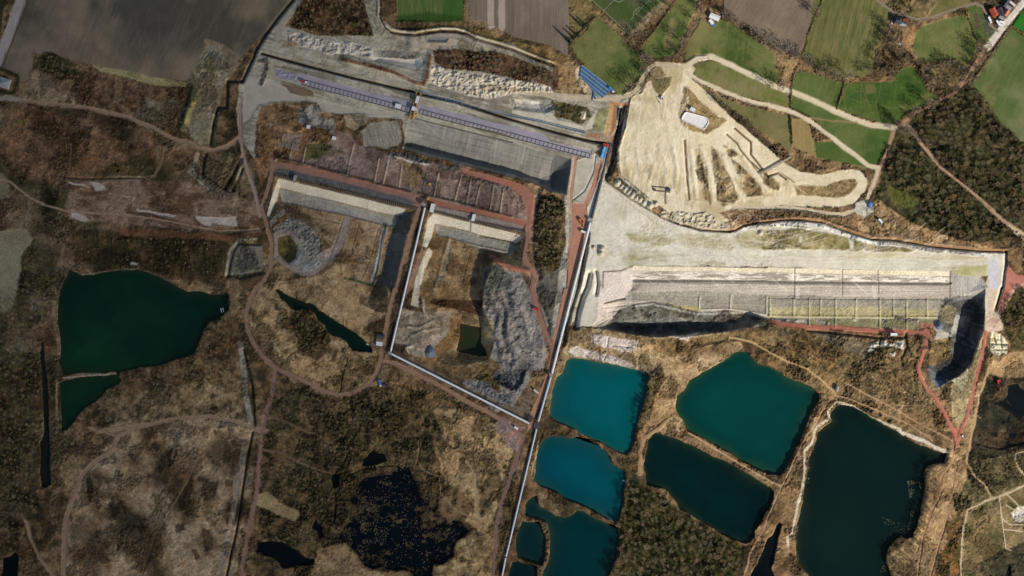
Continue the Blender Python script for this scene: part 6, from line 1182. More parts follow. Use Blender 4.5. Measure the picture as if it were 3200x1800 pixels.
bench(TP(1, 1, 1780, 678), TP(1, 1, 2140, 770), 'brown bench conveyor above the middle pit, left stretch')
bench(TP(1, 1, 2200, 785), TP(1, 2, 140, 905), 'brown bench conveyor above the middle pit, right stretch')
for (x, y, l, s_) in [(2190, 742, 'white drive box between the two middle bench conveyors', 4), (1775, 645, 'white drive box at the head of the middle bench conveyor', 5), (395, 345, 'grey drive box at the gap of the western bench conveyor', 3.4)]:
    t = thing('drive_box', l, 'machine', TP(1, 1, x, y), 104, 'drive boxes of the bench conveyors'); m = MB(); m.box((0, 0, 3), (s_ * 2.2, s_, 3)); m.build('housing', 'white_sheet' if s_ > 3.5 else 'grey_roof', t); m = MB(); m.box((0, 0, 0.8), (s_ * 1.8, s_ * 0.8, 1.6)); m.build('frame', 'dark_steel', t); m = MB(); m.tube((s_, 0, 3), (s_ * 1.9, 0, 1.2), 0.4); m.build('chute', 'dark_steel', t)

# ---- loose pipes
def pipe_thing(a, b, r, m, name, label, cat, group, proto={}):
    A, B = W(a, zat(a) + r), W(b, zat(b) + r); L_ = (B - A).length
    t = MB(); t.tube((0, 0, 0), (L_, 0, 0), r, n=10)
    for x in (0.3, L_ / 2, L_ - 0.3): t.tube((x - 0.2, 0, 0), (x + 0.2, 0, 0), r * 1.18, n=10)
    o = t.build(name, m); o.location = A; o.rotation_euler = (0, -math.asin((B.z - A.z) / L_), math.atan2(B.y - A.y, B.x - A.x)); tag(o, label, cat, group)
for i in range(15):
    sx, sy = 700 - i * 2 + (i > 9) * (i - 9) * 32, 655 + i * 12.5 + (i > 9) * (i - 9) * 16; ex, ey = 1012 - i * 9, 895 + i * 8
    if i > 11: ex -= (i - 11) * 26
    pipe_thing(TP(0, 2, sx, sy), TP(0, 2, ex, ey), 0.75, 'pipe_blue' if i % 3 else 'pipe_sky', 'blue_pipe', 'long blue pipe in the fan below the square meadow', 'pipe', 'blue pipes stored beside the meadow')
for i in range(14):
    sx, sy = 262 + i * 7 + (18 if i % 2 else 0) - (20 if 1 < i < 5 else 0), 828 + i * 8.5; ln = [150, 210, 290, 280, 270, 260, 250, 250, 240, 230, 210, 190, 170, 120][i]
    pipe_thing(TP(0, 1, sx, sy), TP(0, 1, sx + ln, sy + ln * 0.25), 0.5, 'rusty_steel', 'steel_beam', 'rusty brown beam in the bundle below the rail track', 'beam', 'rusty beams laid out on the grey plain')
# footbridge over the sand track
A = TP(1, 3, 2, 262); B = TP(1, 3, 152, 175)
t = thing('pipe_bridge', 'narrow timber pipe bridge laid across the pale sand lane', 'bridge', (A + B) / 2, -30)
for y in (-0.8, 0.8): m = MB(); m.tube((-22, y, 2.0), (22, y, 2.0), 0.4); m.build('beam', 'timber', t)
m = MB(); m.box((0, 0, 2.2), (44, 1.6, 0.2)); m.build('deck', 'soil_pale', t)
for x in (-20, -7, 7, 20): m = MB(); m.box((x, 0, 0.9), (0.5, 2.2, 2.2)); m.build('pier', 'timber', t)
# steel frame lying on the sand
t = thing('pump_rig', 'dark angular pipe frame standing on the sand plateau', 'frame', TP(1, 2, 1500, 465), 0)
m = MB()
for a, b in [((-11, 4, 1), (2, 3, 1)), ((2, 3, 1), (10, 3, 1)), ((-11, 4, 1), (-8, -1, 1)), ((-8, -1, 1), (11, -3, 1)), ((10, 3, 1), (11, -3, 1)), ((6, 0, 1), (6.5, -18, 1))]: m.tube(a, b, 0.45)
m.build('pipes', 'rusty_steel', t); m = MB(); m.box((9, 0.5, 1.4), (5, 3.4, 2)); m.build('pump', 'dark_steel', t); m = MB(); m.box((-8, 0, 1.2), (3, 2, 1.6)); m.build('valve_box', 'dark_steel', t)

# ---- cone shaped earth heaps
def heap_mesh(nm, r, h, seed):
    rs = random.Random(seed); m = MB(); rings, n = 6, 16; vs = []
    for i in range(rings):
        f = i / (rings - 1)
        for j in range(n): a = 2 * math.pi * j / n; rr = r * (1 - f) ** 0.85 * (1 + rs.uniform(-.14, .14)) + 0.05; vs.append((rr * math.cos(a), rr * math.sin(a), -0.4 + (h + 0.4) * f * (1 + rs.uniform(-.06, .06))))
    fs = [(i * n + j, i * n + (j + 1) % n, (i + 1) * n + (j + 1) % n, (i + 1) * n + j) for i in range(rings - 1) for j in range(n)]
    fs.append(tuple((rings - 1) * n + j for j in range(n))); m.add(vs, fs); return m
hp = heap_mesh('earth_heap', 4.2, 3.6, 3).build('earth_heap', 'soil_pale', None, True)
hs = [(1060, 392, 1.2), (1103, 428, 0.8), (1138, 456, 1.0), (1175, 485, 1.1), (1210, 515, 1.15), (1253, 541, 0.95), (1290, 557, 1.0), (1330, 587, 1.15), (1392, 617, 1.2), (1446, 600, 1.0)]
for i, (x, y, s_) in enumerate(hs):
    o = hp if i == 0 else hp.copy()
    if i: COL.objects.link(o)
    o.location = W(TP(1, 2, x, y), zat(TP(1, 2, x, y))); o.scale = (s_, s_, s_); o.rotation_euler = (0, 0, i * 1.3); tag(o, 'pale earth heap in the row beside the curved ditch', 'heap', 'row of earth heaps along the curved ditch')
for i, (x, y, s_, l) in enumerate([(900, 1054, 1.3, 'pale cone heap on the plain, upper of the close pair'), (896, 1096, 1.3, 'pale cone heap on the plain, lower of the close pair'), (822, 1040, 0.8, 'small pale heap left of the pair of cones')]):
    o = hp.copy(); COL.objects.link(o); o.location = W(TP(1, 2, x, y), zat(TP(1, 2, x, y))); o.scale = (s_, s_, s_); tag(o, l, 'heap', 'cone heaps on the pale plain')
db = heap_mesh('rubble_heap', 9, 7, 8)
for (r, c, x, y, m_, s_, l) in [(1, 3, 1030, 618, 'soil_blue', 0.45, 'small blue grey heap at the east end of the sand loop'), (2, 3, 1715, 385, 'soil_blue', 0.7, 'blue grey rubble heap east of the red road junction'),
                             (2, 1, 1745, 650, 'soil_blue', 0.9, 'blue grey ash heap at the edge of the brown pit'), (1, 3, 2510, 890, 'soil_pale', 0.4, 'round earth heap on the grassy verge of the right plain'), (1, 2, 2500, 895, 'soil_pale', 0.5, 'pale crater heap beside the curved ditch')]:
    o = db.build('rubble_heap', m_, None, True); p = TP(r, c, x, y); o.location = W(p, zat(p)); o.scale = (s_, s_, s_ * 0.8); tag(o, l, 'heap')
# blue tarpaulin tank
t = thing('water_tank', 'dark blue water tank at the east end of the sand loop', 'tank', TP(1, 3, 1028, 608), 30); m = MB(); m.tube((0, 0, 0), (0, 0, 3), 2.8, 2.6, 16); m.build('tank_shell', 'pipe_blue', t); m = MB(); m.tube((0, 0, 3), (0, 0, 3.5), 2.6, 0.6, 16); m.build('lid', 'blue_paint', t); m = MB(); m.box((3.6, 0, 1), (2, 2, 2)); m.build('pump_box', 'dark_steel', t)
# reservoir pad
def slab(P, z, th, name, m_, label, cat, bev=0.6):
    c = P.mean(0); o0 = W(c, z); n = len(P); vs = []
    Q_ = []
    for i in range(n):                                   # round the corners
        p0, p1, p2 = P[i - 1], P[i], P[(i + 1) % n]
        for t_ in np.linspace(0, 1, 5):
            a = p1 + (p0 - p1) * 0.22 * (1 - t_); b = p1 + (p2 - p1) * 0.22 * t_; Q_.append(a * (1 - t_) + b * t_)
    for k, ins, dz in ((0, 1.0, -1.0), (1, 1.0, th * 0.7), (2, 0.985, th), (3, 0.93, th), (4, 0.9, th * 0.25)):
        for q in Q_: p = c + (q - c) * ins; w_ = W(p, z); vs.append((w_.x - o0.x, w_.y - o0.y, dz))
    N_ = len(Q_); fs = [(k * N_ + i, k * N_ + (i + 1) % N_, (k + 1) * N_ + (i + 1) % N_, (k + 1) * N_ + i) for k in range(4) for i in range(N_)] + [tuple(4 * N_ + i for i in range(N_))]
    m = MB(); m.add(vs, fs); m.f = [tuple(reversed(f)) for f in m.f]; o = m.build(name, m_); o.location = o0; tag(o, label, cat)
Pp = T(0, 2, "1745,1122 1960,1180 1985,1235 1935,1312 1700,1205 1712,1165"); slab(Pp, zat(Pp.mean(0)) + 0.5, 1.2, 'lined_reservoir', 'liner_white', 'white lined oblong basin on the brown patch of the sand plateau', 'basin')
# raft, buoys
t = thing('pontoon_raft', 'pair of white floats near the east shore of the western lake', 'raft', TP(2, 0, 2237, 224), 75, z=-2.4)
for s_ in (-1, 1): m = MB(); m.box((0, s_ * 1.3, 0.35), (6, 0.9, 0.8), 0, 0.9); m.build('float', 'white_paint', t)
for (r, c, x, y, l) in [(2, 1, 1127, 567, 'small white boat at the end of the narrow dark pond'), (3, 2, 1128, 490, 'small white boat by the east shore of the middle turquoise lake')]:
    t = thing('boat', l, 'boat', TP(r, c, x, y), 10, z=-2.9); m = MB(); m.box((0, 0, 0.3), (3.6, 1.5, 0.7), 0, 1.08); m.box((2.1, 0, 0.35), (1.0, 1.0, 0.6), 0.78); m.build('hull', 'white_paint', t); m = MB(); m.box((0, 0, 0.68), (0.5, 1.3, 0.12)); m.build('seat', 'timber', t)
# football pitch lines and goal
def strip(pts, w, h=0.22):
    m = MB()
    for a, b in zip(pts[:-1], pts[1:]):
        A, B = W(a, 0), W(b, 0); A.z = zat(a) + h; B.z = zat(b) + h; d = (B - A).normalized() * (w / 2); s_ = Vector((-d.y, d.x, 0)); A -= d; B += d
        m.add([A - s_, B - s_, B + s_, A + s_], [(0, 1, 2, 3)])
    return m
pm = MB()
for s in ["800,-5 1205,365", "1205,365 1508,40", "1508,40 1440,-20", "1380,0 1157,237 1245,320", "1372,-10 1465,78", "1370,125 1272,235 1303,262 1398,152 1370,125", "1030,0 925,102"]:
    q = T(0, 2, s)
    if len(q) == 2: q = np.linspace(q[0], q[1], 12)
    st_ = strip(q, 0.3); pm.add(st_.v, st_.f)
arc = [TP(0, 2, 1300 - 80 * math.sin(a) - 0, 155 - 80 * math.cos(a)) for a in np.linspace(0.15, 1.62, 12)]; st_ = strip(arc, 0.4); pm.add(st_.v, st_.f)
arc = [TP(0, 2, 1075 + 50 * math.cos(a), -28 + 48 * math.sin(a)) for a in np.linspace(0.5, 2.6, 12)]; st_ = strip(arc, 0.4); pm.add(st_.v, st_.f)
o = pm.build('pitch_lines', 'line_white'); o['kind'] = 'structure'
t = thing('goal', 'white football goal at the lower end of the pitch', 'goal', TP(0, 2, 1357, 210), -47)
for s_ in (-3.6, 3.6): m = MB(); m.tube((s_, 0, 0), (s_, 0, 2.4), 0.1); m.tube((s_, 0, 2.4), (s_, -1.5, 0), 0.08); m.build('post', 'white_paint', t)
m = MB(); m.tube((-3.6, 0, 2.4), (3.6, 0, 2.4), 0.12); m.build('crossbar', 'white_paint', t)

# ---- hedges
def hedge(P, w, h, m_, label):
    t = MB(); rs = random.Random(int(P[0][0])); o0 = W(P[0], 0)
    for a, b in zip(P[:-1], P[1:]):
        L_ = np.hypot(*(b - a)) * S; n_ = int(L_ * w * 5)
        for i in range(n_):
            f = rs.random(); p = a + (b - a) * f; q = W(p, zat(p)) - o0; hh = rs.random() ** 0.6 * h
            c = q + Vector((rs.gauss(0, w * 0.3), rs.gauss(0, w * 0.3), hh)); u = Vector((rs.uniform(-1, 1), rs.uniform(-1, 1), rs.uniform(-.5, .5))).normalized() * rs.uniform(.3, .7); v_ = u.orthogonal().normalized() * rs.uniform(.2, .5)
            t.add([c - u - v_, c + u - v_, c + u + v_, c - u + v_], [(0, 1, 2, 3)])
    o = t.build('hedge', m_); o.location = o0; tag(o, label, 'hedge')
hedge(T(0, 3, "772,820 750,930 690,1105"), 1.2, 1.6, 'hedge_straw', 'thin straw hedge dividing the two bright green meadows')
hedge(T(0, 3, "330,640 280,700 255,800 238,900 228,1100"), 1.4, 1.8, 'hedge_straw', 'straw hedge at the left end of the small green meadow')
hedge(T(0, 3, "222,1160 235,1300 240,1449"), 1.5, 1.8, 'hedge_green', 'dark hedge left of the stubble strip')
hedge(T(0, 3, "555,0 480,170 430,300 370,440"), 1.4, 1.8, 'hedge_straw', 'pale hedge between the ploughed field and the striped meadow')
hedge(T(0, 2, "580,465 700,320 865,150"), 1.2, 1.8, 'hedge_straw', 'straw hedge at the upper left side of the square meadow')
hedge(T(0, 2, "1110,962 1200,880 1290,770"), 1.2, 1.6, 'hedge_green', 'short hedge at the lower corner of the square meadow')
hedge(T(0, 2, "1300,465 1440,310 1560,140 1640,20"), 1.2, 1.6, 'hedge_straw', 'pale hedge right of the football pitch')
hedge(T(0, 3, "1310,1235 1390,1140 1560,1080 1720,1005"), 1.2, 1.6, 'hedge_green', 'dark hedge between the bright meadow and the red lane')
hedge(T(0, 3, "1995,130 2040,230 2090,380"), 1.2, 1.8, 'hedge_straw', 'straw hedge between the round meadow and the garden')
hedge(T(0, 3, "2440,275 2320,440 2230,580 2060,830"), 1.6, 1.8, 'hedge_straw', 'straw hedge along the west side of the big right field')
hedge(T(0, 3, "2445,265 2520,310 2576,360 2700,430"), 1.6, 1.8, 'hedge_straw', 'straw hedge between the bright green field and the big right field')
hedge(T(1, 3, "1215,10 1150,130 1105,215"), 1.0, 1.6, 'hedge_green', 'thin green hedge at the right edge of the triangular meadow')
for s, l in [("-10,700 60,712 190,775 180,830 140,945 60,935 -10,930", 'dark green hexagonal hedge round the grey pump house')]:
    hedge(T(0, 0, s), 3, 2.2, 'hedge_green', l)

# ---- trees
def quadcloud(rs, n, rx, rz_, zc, s0, s1, flat=0.6):
    out = []
    for i in range(n):
        while True:
            p = Vector((rs.uniform(-1, 1), rs.uniform(-1, 1), rs.uniform(-1, 1)))
            if p.length < 1 and p.length > rs.random() ** 2 * 0.8: break
        lump = 1 + 0.22 * math.sin(3 * math.atan2(p.y, p.x) + n)
        c = Vector((p.x * rx * lump, p.y * rx * lump, zc + p.z * rz_)); d = (c - Vector((0, 0, zc - rz_ * 1.3))).normalized()
        u = (d + Vector((rs.uniform(-1, 1), rs.uniform(-1, 1), rs.uniform(-1, 1))) * 0.7).normalized() * rs.uniform(s0, s1); v_ = u.cross(Vector((rs.uniform(-1, 1), rs.uniform(-1, 1), 1))).normalized() * rs.uniform(s0, s1) * flat * 0.6
        out.append([c - u - v_, c + u - v_, c + u + v_, c - u + v_])
    return out
def tree_parts(seed, h, r, n, s0=0.35, s1=0.8, cone=False, flat=0.45):
    rs = random.Random(seed); tr = MB(); tr.tube((0, 0, -0.6), (0, 0, h * 0.55), h * 0.022, h * 0.013, 6)
    for i in range(7):
        a = i * 2.4 + rs.random(); z0 = h * (0.25 + 0.04 * i); tr.tube((0, 0, z0), (math.cos(a) * r * 0.75, math.sin(a) * r * 0.75, z0 + h * 0.3), h * 0.008, h * 0.003, 4)
    tr.tube((0, 0, h * 0.5), (rs.uniform(-.5, .5), rs.uniform(-.5, .5), h * 0.95), h * 0.012, h * 0.003, 5)
    cr = MB()
    if cone:
        for k in range(n):
            z = h * (0.08 + 0.9 * rs.random()); rr = r * (1 - z / h) * rs.uniform(0.5, 1.05); a = rs.uniform(0, 6.283); c = Vector((math.cos(a) * rr, math.sin(a) * rr, z)); u = Vector((math.cos(a), math.sin(a), -0.3)) * rs.uniform(s0, s1); v_ = Vector((-math.sin(a), math.cos(a), 0)) * s0
            cr.add([c - u - v_, c + u - v_, c + u + v_, c - u + v_], [(0, 1, 2, 3)])
    else:
        for q in quadcloud(rs, n, r, h * 0.36, h * 0.62, s0, s1, flat): cr.add(q, [(0, 1, 2, 3)])
    return tr, cr
protos = {}
def tree_proto(key, name, seed, h, r, n, m_, **kw):
    tr, cr = tree_parts(seed, h, r, n, **kw)
    def mk(mb, nm, mm):
        me = bpy.data.meshes.new(nm); me.from_pydata(mb.v, [], mb.f); me.materials.append(Mt[mm]); return me
    protos[key] = (name, mk(tr, 'trunk', 'bark'), mk(cr, 'crown', m_), tr, cr)
tree_proto('a', 'bare_tree', 1, 15, 4.6, 190, 'twig_brown'); tree_proto('b', 'bare_tree', 2, 12, 3.8, 150, 'twig_grey'); tree_proto('c', 'bare_tree', 3, 10, 3.2, 130, 'twig_olive')
tree_proto('d', 'conifer', 4, 15, 2.6, 260, 'conifer_green', cone=True); tree_proto('e', 'bare_tree', 5, 19, 6.0, 260, 'twig_grey', s0=0.3, s1=0.9)
def plant(key, d, s_, label, group, cat='tree'):
    name, mt_, mc, _, _ = protos[key]; t = thing(name, label, cat, d, R.uniform(0, 360), group); t.scale = (s_, s_, s_ * R.uniform(.85, 1.1))
    for nm, me in (('trunk', mt_), ('crown', mc)):
        o = bpy.data.objects.new(nm, me); COL.objects.link(o); o.parent = t
count = 0
for x, y in [(585, 430), (625, 385), (560, 400), (660, 360), (745, 255), (720, 275)]:
    plant('d', TP(0, 2, x, y), 0.8 + R.random() * 0.25, 'dark conifer in the short row left of the square meadow', 'conifers left of the square meadow'); count += 1
# hedgerow and field trees of the north-east, picked one by one
rows = [("lone bare trees between the square meadow and the track", 'e', 2, "1395,610 1385,660 1340,600 1310,700 1290,860 1180,890 1360,770 1450,810"),
        ("bare trees along the wood edge right of the football pitch", 'a', 2, "1240,390 1290,330 1340,260 1400,200 1440,150 1500,100 1580,60 1640,-10 1680,520 1720,440 1790,320 1850,220 1700,560 1640,590 1560,600 1880,60 1900,110"),
        ("bare trees along the lower side of the right ploughed field", 'e', 2, "2140,150 2230,210 2290,250 2420,330 2480,390 2560,440"),
        ("bare trees below the pale lanes", 'a', 2, "2120,1070 2180,1120 2250,1170 2310,1210 2370,1270 2450,1320 2500,1400"),
        ("bare trees round the corner of the striped meadow", 'e', 3, "30,490 110,520 190,540 260,580 330,600 390,620 460,680 540,720 620,760 700,780 800,770 470,110 465,150 0,860 120,870"),
        ("bare trees of the farm wood", 'a', 3, "1170,330 1220,300 1280,330 1200,380 1260,400 1160,430 1130,480 1240,470 1100,540 1090,620 1180,700 1240,740 1140,750 1060,740 1000,760 1300,560 1340,620 1280,660 1400,600 1380,660 1320,480"),
        ("bare trees of the copse between the two right meadows", 'b', 3, "1500,620 1560,700 1620,680 1700,720 1760,660 1830,640 1890,650 1930,700 1700,800 1640,860 1760,860 1840,800 1860,900 1920,800 1580,780 1740,930 1960,760 2000,700 1800,930"),
        ("bare trees along the red lane to the village", 'b', 3, "2180,560 2130,620 2080,680 2030,760 2010,830 2240,560 2150,720 2090,790 2220,470 2110,520 2090,580"),
        ("bare trees at the village gardens", 'c', 3, "2130,420 2180,430 2270,50 2230,30 2300,10 1560,30 1640,50 1300,40 1400,80 1450,230 1420,260"),
        ("bare trees where the pale lane meets the red lane", 'e', 3, "1300,1250 1340,1300 1380,1330 1270,1320 1480,1110 1620,1060 1430,1190")]
ck = 'aecb'
for grp, key, c, s in rows:
    q = np.array([float(v) for v in s.replace(',', ' ').split()]).reshape(-1, 2)
    for i, (x, y) in enumerate(q):
        plant(key if i % 3 else ck[i % 4], TP(0, c, x, y), 0.85 + R.random() * 0.5, 'leafless tree, one of the ' + grp, grp); count += 1
# woods
woods = [
 # polygon, spacing (picture units), scale, keys, individuals?, label
 (T(0, 3, "1460,1190 1600,1090 1940,930 2070,900 2200,1010 2290,1200 2480,1380 2576,1449 2576,2400 2450,2280 2200,2100 1900,1850 1750,1700 1640,1560 1560,1420"), 9.5, (0.5, 0.8), 'abcc', 'bare trees of the north-eastern wood'),
 (T(1, 3, "1230,60 1500,60 1700,260 1950,430 2150,600 2340,780 2460,900 2440,1050 2350,1020 1900,930 1650,850 1550,700 1560,560 1350,420 1180,300"), 10.5, (0.5, 0.8), 'abcc', 'bare trees below the diagonal forest track'),
 (T(3, 2, "1090,870 1150,650 1180,440 1330,560 1500,620 1640,760 1850,880 2150,1070 2340,1150 2250,1449 2200,1700 960,1700 1070,1250"), 9.5, (0.5, 0.8), 'bccb', 'trees of the wood between the lakes'),
 (T(2, 0, "-100,150 200,0 480,-200 560,100 430,500 420,1449 400,1900 380,2300 -100,2000"), 12, (0.35, 0.65), 'cbc', None),
 (T(2, 0, "1250,850 1500,810 1900,700 2000,570 2100,360 2290,320 2300,600 2350,850 2100,1000 1700,1050 1300,1060 1100,1200 800,1400 700,1449 1000,1100"), 10, (0.35, 0.6), 'cbc', None),
 (T(0, 1, "480,-100 1150,-100 1210,300 1150,370 900,340 600,300 380,230"), 10.5, (0.35, 0.6), 'abc', None),
 (T(0, 1, "1800,520 2100,500 2576,550 3020,660 3030,900 2900,820 2400,730 1900,680"), 10, (0.35, 0.6), 'ab', None),
 (T(1, 2, "300,560 480,560 550,640 540,900 480,1250 300,1340 230,1150 230,850"), 9.5, (0.35, 0.62), 'cb', None),
 (T(2, 2, "1390,880 1530,800 1540,950 1460,1100 1420,1300 1300,1449 1270,1440 1350,1150"), 9, (0.3, 0.5), 'cb', None),
 (T(2, 3, "0,400 400,470 900,660 1100,700 1350,720 1500,820 1580,1100 1500,1190 1000,1000 600,860 300,740 100,560"), 11, (0.28, 0.48), 'cbc', None),
 (T(3, 1, "100,-500 500,-380 800,-300 1200,-400 1500,-350 1900,-100 1850,200 1600,600 1500,300 1000,400 800,600 700,900 500,800 80,560 60,-100"), 12, (0.3, 0.52), 'ccb', None),
 (T(3, 1, "0,780 300,900 560,1000 700,1150 640,1280 400,1150 0,1080"), 11, (0.3, 0.5), 'ccb', None),
 (T(3, 3, "1500,980 1600,780 1640,560 1620,340 1740,340 1720,700 1600,1050 1530,1449 1480,1700 1190,1700 1200,1250"), 9, (0.35, 0.6), 'bab', None),
 (T(3, 3, "2060,300 2300,270 2540,190 2700,200 2700,480 2400,580 2200,680 2050,440"), 10, (0.3, 0.55), 'cb', None),
 (T(3, 3, "1830,900 1940,860 1930,1200 1800,1500 1700,1449 1760,1150"), 11, (0.3, 0.5), 'cb', None),
 (T(2, 3, "2420,50 2740,-150 2740,560 2480,600 2400,420 2360,200"), 10, (0.45, 0.75), 'acb', None),
 (T(2, 1, "350,260 520,220 640,350 750,520 720,630 560,700 430,600 390,440"), 10, (0.3, 0.55), 'ccb', None),
 (T(0, 0, "340,560 460,530 780,620 850,760 600,780 420,700"), 11, (0.3, 0.5), 'cb', None),
 (T(1, 0, "-100,-200 500,-300 1300,-200 1500,0 1500,250 700,300 300,200 150,500 500,700 600,1400 200,1449 250,1000 -60,250"), 17, (0.25, 0.5), 'cbc', None),
 (T(1, 0, "750,950 1500,900 2250,950 2250,1300 1900,1300 1400,1150 700,1100"), 19, (0.2, 0.4), 'cb', None),
 (T(3, 0, "550,50 850,50 800,300 600,600 540,500"), 10, (0.3, 0.5), 'cb', None),
 (T(3, 0, "-100,850 250,850 270,1080 180,1240 -100,1300"), 11, (0.3, 0.5), 'cb', None),
 (T(3, 2, "1190,120 1260,30 1290,180 1250,440 1180,420 1060,300 1000,180 1120,250"), 9, (0.25, 0.4), 'cb', None),
 (T(3, 2, "270,640 500,720 640,770 560,820 420,800 290,730"), 9, (0.2, 0.35), 'cb', None),
 (T(2, 2, "1385,900 1440,900 1420,1050 1380,1200 1300,1400 1260,1449 1340,1150"), 7, (0.35, 0.55), 'ab', None),
 (T(3, 2, "1150,400 1200,400 1170,600 1140,760 1090,900 1080,1000 1080,1449 1010,1449 1060,1300 1085,1050 1060,930 1125,720"), 7, (0.5, 0.8), 'ab', None),
 (T(3, 3, "1640,320 1700,340 1640,500 1640,700 1560,940 1480,1060 1500,940 1570,700 1580,540 1575,460"), 8, (0.45, 0.7), 'ab', None),
 (T(2, 0, "2290,80 2350,100 2380,240 2300,330 2130,380 2090,350 2200,310 2310,230"), 9, (0.4, 0.6), 'bc', None),
]
def inside(P, x, y):
    ins = False
    for i in range(len(P)):
        a, b = P[i], P[(i + 1) % len(P)]
        if (a[1] > y) != (b[1] > y) and x < (b[0] - a[0]) * (y - a[1]) / (b[1] - a[1]) + a[0]: ins = not ins
    return ins
ORD = ['first', 'second', 'third', 'fourth', 'fifth', 'sixth', 'seventh', 'eighth', 'ninth', 'tenth', 'eleventh', 'twelfth', 'thirteenth', 'fourteenth', 'fifteenth', 'sixteenth', 'seventeenth', 'eighteenth', 'nineteenth', 'twentieth', 'twenty first', 'twenty second', 'twenty third', 'twenty fourth']
bulkT = []
track_ids = set(i for i, nmz in enumerate(zones) if nmz in ('dirt_track', 'dirt_road', 'haul_road', 'road', 'lane', 'field', 'grass_field'))
for P, sp_, (s0, s1), keys, grp in woods:
    x0, y0 = P.min(0); x1, y1 = P.max(0); y = y0; row = 0
    while y < y1:
        x = x0 + (row % 2) * sp_ / 2
        while x < x1:
            px, py = x + R.uniform(-.42, .42) * sp_, y + R.uniform(-.42, .42) * sp_; x += sp_
            if not (-MX + 5 < px < 2570 + MX and -MY + 5 < py < 1445 + MY) or not inside(P, px, py): continue
            ji, ii_ = int((py + MY) / G), int((px + MX) / G)
            if LAKEMASK[ji, ii_] or int(ZONE[ji, ii_]) in track_ids: continue
            if R.random() < 0.12 + 0.35 * (N['l'][ji, ii_] < 0.46): continue
            s_ = R.uniform(s0, s1) * (0.8 + 0.4 * R.random()); key = R.choice(keys)
            vis = 0 < px < 2576 and 0 < py < 1449
            if grp and count < 298 and vis and R.random() < 0.3: plant(key, (px, py), s_, 'leafless tree, one of the ' + grp, grp); count += 1
            else: bulkT.append((key, px, py, s_))
        y += sp_ * 0.86; row += 1
def bulk_mesh(name, part, m_, keyset, items):
    vs, fs, cs, off = [], [], [], 0; rr = np.random.RandomState(3)
    for key, px, py, s_ in items:
        mb = protos[key][part]; v = np.array([tuple(p) for p in mb.v], np.float32)
        f = mb.f
        if part == 4:
            q = np.array(f, np.int32); k = len(q)
            if s_ < 0.5: pick = rr.permutation(k)[:int(k * (0.5 if s_ > 0.24 else 0.2))]; q = q[pick]; vv = v[q.ravel()]; q = np.arange(len(pick) * 4).reshape(-1, 4); c0 = vv.reshape(-1, 4, 3).mean(1, keepdims=True); vv = ((vv.reshape(-1, 4, 3) - c0) * 1.45 + c0).reshape(-1, 3)
            else: vv = v
        a = rr.rand() * 6.283; ca, sa = math.cos(a), math.sin(a); o_ = W((px, py), zat((px, py)))
        out = np.empty_like(vv); out[:, 0] = (vv[:, 0] * ca - vv[:, 1] * sa) * s_ + o_.x; out[:, 1] = (vv[:, 0] * sa + vv[:, 1] * ca) * s_ + o_.y; out[:, 2] = vv[:, 2] * s_ + o_.z
        base = {'a': (146, 126, 94), 'b': (156, 138, 110), 'c': (116, 112, 66)}[key]
        c_ = lin(base) * (0.7 + 0.6 * rr.rand()) * np.array([1 + 0.12 * rr.randn(), 1, 1 - 0.1 * rr.rand()], np.float32)
        vs.append(out); fs.append(q + off); cs.append(np.tile(np.clip(c_, 0.01, 0.5), (len(out), 1))); off += len(out)
    return mesh_from(name, np.concatenate(vs), np.concatenate(fs), m_, np.concatenate(cs), False)
M_tw, nt_, b_ = newmat("bare_twigs"); at_ = nt_.nodes.new("ShaderNodeAttribute"); at_.attribute_name = "cover"; nt_.links.new(at_.outputs["Color"], b_.inputs["Base Color"]); b_.inputs["Roughness"].default_value = 0.9; b_.inputs["Specular IOR Level"].default_value = 0.1
# small shrubs over all the rough ground
RGm = RG * (0.25 + 1.5 * ctr(N['m2'], 3)) * (0.3 + ctr(N['l'], 2.5)); shrubs = []
while len(shrubs) < 13000:
    px, py = R.uniform(-60, 2636), R.uniform(-60, 1509); ji, ii_ = int((py + MY) / G), int((px + MX) / G)
    if PATCH[ji, ii_] < 0.5 and R.random() < 0.85: continue
    if R.random() * 2.2 > RGm[ji, ii_] or RG[ji, ii_] < 0.5 or LAKEMASK[ji, ii_] or int(ZONE[ji, ii_]) in track_ids or HEAPS[ji, ii_] > 0.3: continue
    shrubs.append((R.choice('aabc'), px, py, R.uniform(0.12, 0.28)))
o = bulk_mesh('scrub', 4, M_tw, None, shrubs); o['kind'] = 'stuff'; o['label'] = 'low leafless bushes dotted over the rough dry ground'
# where nothing but the place tells them apart: count along the row
bygroup = {}
for o in bpy.data.objects:
    if o.get('group') and o.parent is None: bygroup.setdefault((o['group'], o['label']), []).append(o)
for (g_, l_), objs in bygroup.items():
    if 1 < len(objs) <= 24:
        objs.sort(key=lambda o: o.location.x); n_ = len(objs)
        base_ = l_.replace('leafless tree, one of the bare trees', 'leafless tree')
        for i, o in enumerate(objs):
            w_ = (ORD[i] + ' from the left' if i < n_ / 2 else (ORD[n_ - 1 - i] + ' from the right' if i < n_ - 1 else 'rightmost')) if i else 'leftmost'
            o['label'] = (w_ + ' ' + base_) if len((w_ + ' ' + base_).split()) <= 16 else ' '.join((w_ + ' ' + base_).split()[:16])
o = bulk_mesh('woodland', 4, M_tw, None, bulkT); o['kind'] = 'stuff'; o['label'] = 'leafless woods and scrub growing round the quarry'
print('trees', count, 'bulk', len(bulkT))
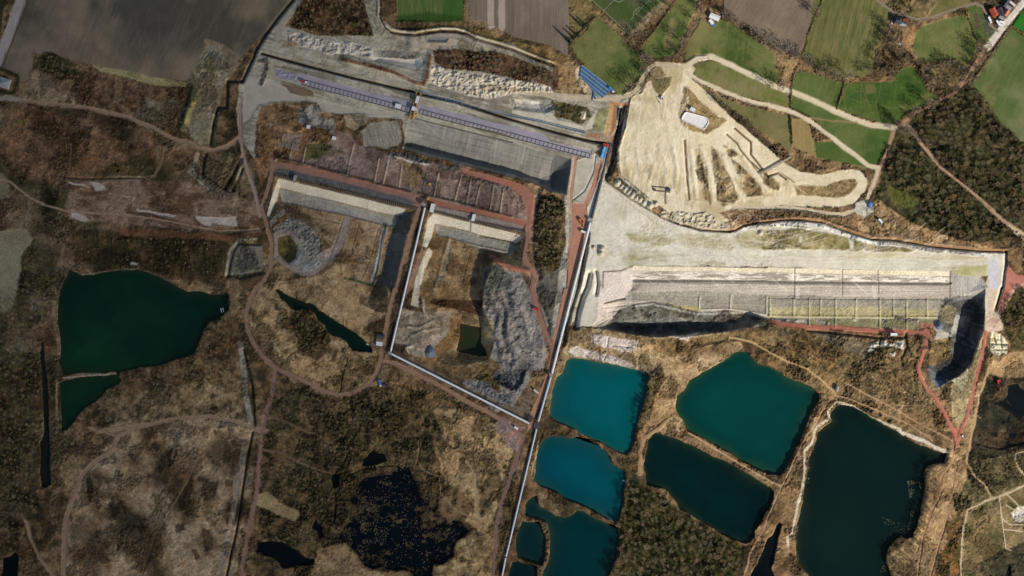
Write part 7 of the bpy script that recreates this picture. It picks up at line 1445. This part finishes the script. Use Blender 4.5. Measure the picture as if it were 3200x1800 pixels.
# floating debris and reeds on the dark water
def scatter_quads(polys, n, wl, name, label, c1, c2, s0, s1, seed):
    rr = random.Random(seed); vs, fs, cs = [], [], []
    for P, k in polys:
        x0, y0 = P.min(0); x1, y1 = P.max(0); done = 0; tries = 0
        while done < k and tries < k * 20:
            tries += 1; px, py = rr.uniform(x0, x1), rr.uniform(y0, y1)
            if not inside(P, px, py): continue
            if vn(np.array([px]), np.array([py]), 14, 61)[0] < 0.42: continue
            done += 1; c = W((px, py), wl + 0.12); a = rr.uniform(0, 3.14); s_ = rr.uniform(s0, s1); u = Vector((math.cos(a), math.sin(a), 0.1)) * s_; v_ = Vector((-math.sin(a), math.cos(a), 0.25)) * s_ * rr.uniform(.3, .9); i0 = len(vs)
            vs += [c - u - v_, c + u - v_ + Vector((0, 0, .3)), c + u + v_ + Vector((0, 0, .5)), c - u + v_]; fs.append((i0, i0 + 1, i0 + 2, i0 + 3)); f = rr.random(); cc_ = lin(c1) * f + lin(c2) * (1 - f); cs += [cc_] * 4
    o = mesh_from(name, np.array([tuple(v) for v in vs], np.float32), np.array(fs), M_tw, np.array(cs, np.float32), False); o['kind'] = 'stuff'; o['label'] = label
scatter_quads([(T(3, 3, "1400,480 1560,520 1560,700 1480,960 1300,1060 1200,1180 1120,1449 1180,1449 1200,1200 1400,1000 1430,800"), 330), (T(3, 3, "480,60 500,100 420,300 410,550 350,700 310,900 290,1150 330,1400 300,1400 270,1100 330,700 390,400 420,200"), 160), (T(3, 3, "1100,840 1460,960 1380,1020 1100,890"), 30)], 0, -3.5, 'floating_debris', 'pale reed scraps drifting at the edges of the large dark lake', (140, 140, 110), (80, 84, 56), 0.2, 0.5, 5)
mp = [P for n_, P, *_ in lakes if n_ == 'marsh_pond'][0]
scatter_quads([(mp, 800), (T(3, 1, "1000,640 1300,650 1360,950 1200,1300 1000,1200 850,1080"), 600), (T(3, 1, "1600,500 1840,680 1700,690 1620,620"), 300)], 0, -2.4, 'reed_clumps', 'brown reed clumps standing in the black marsh pond', (112, 96, 76), (60, 54, 38), 0.25, 0.7, 6)
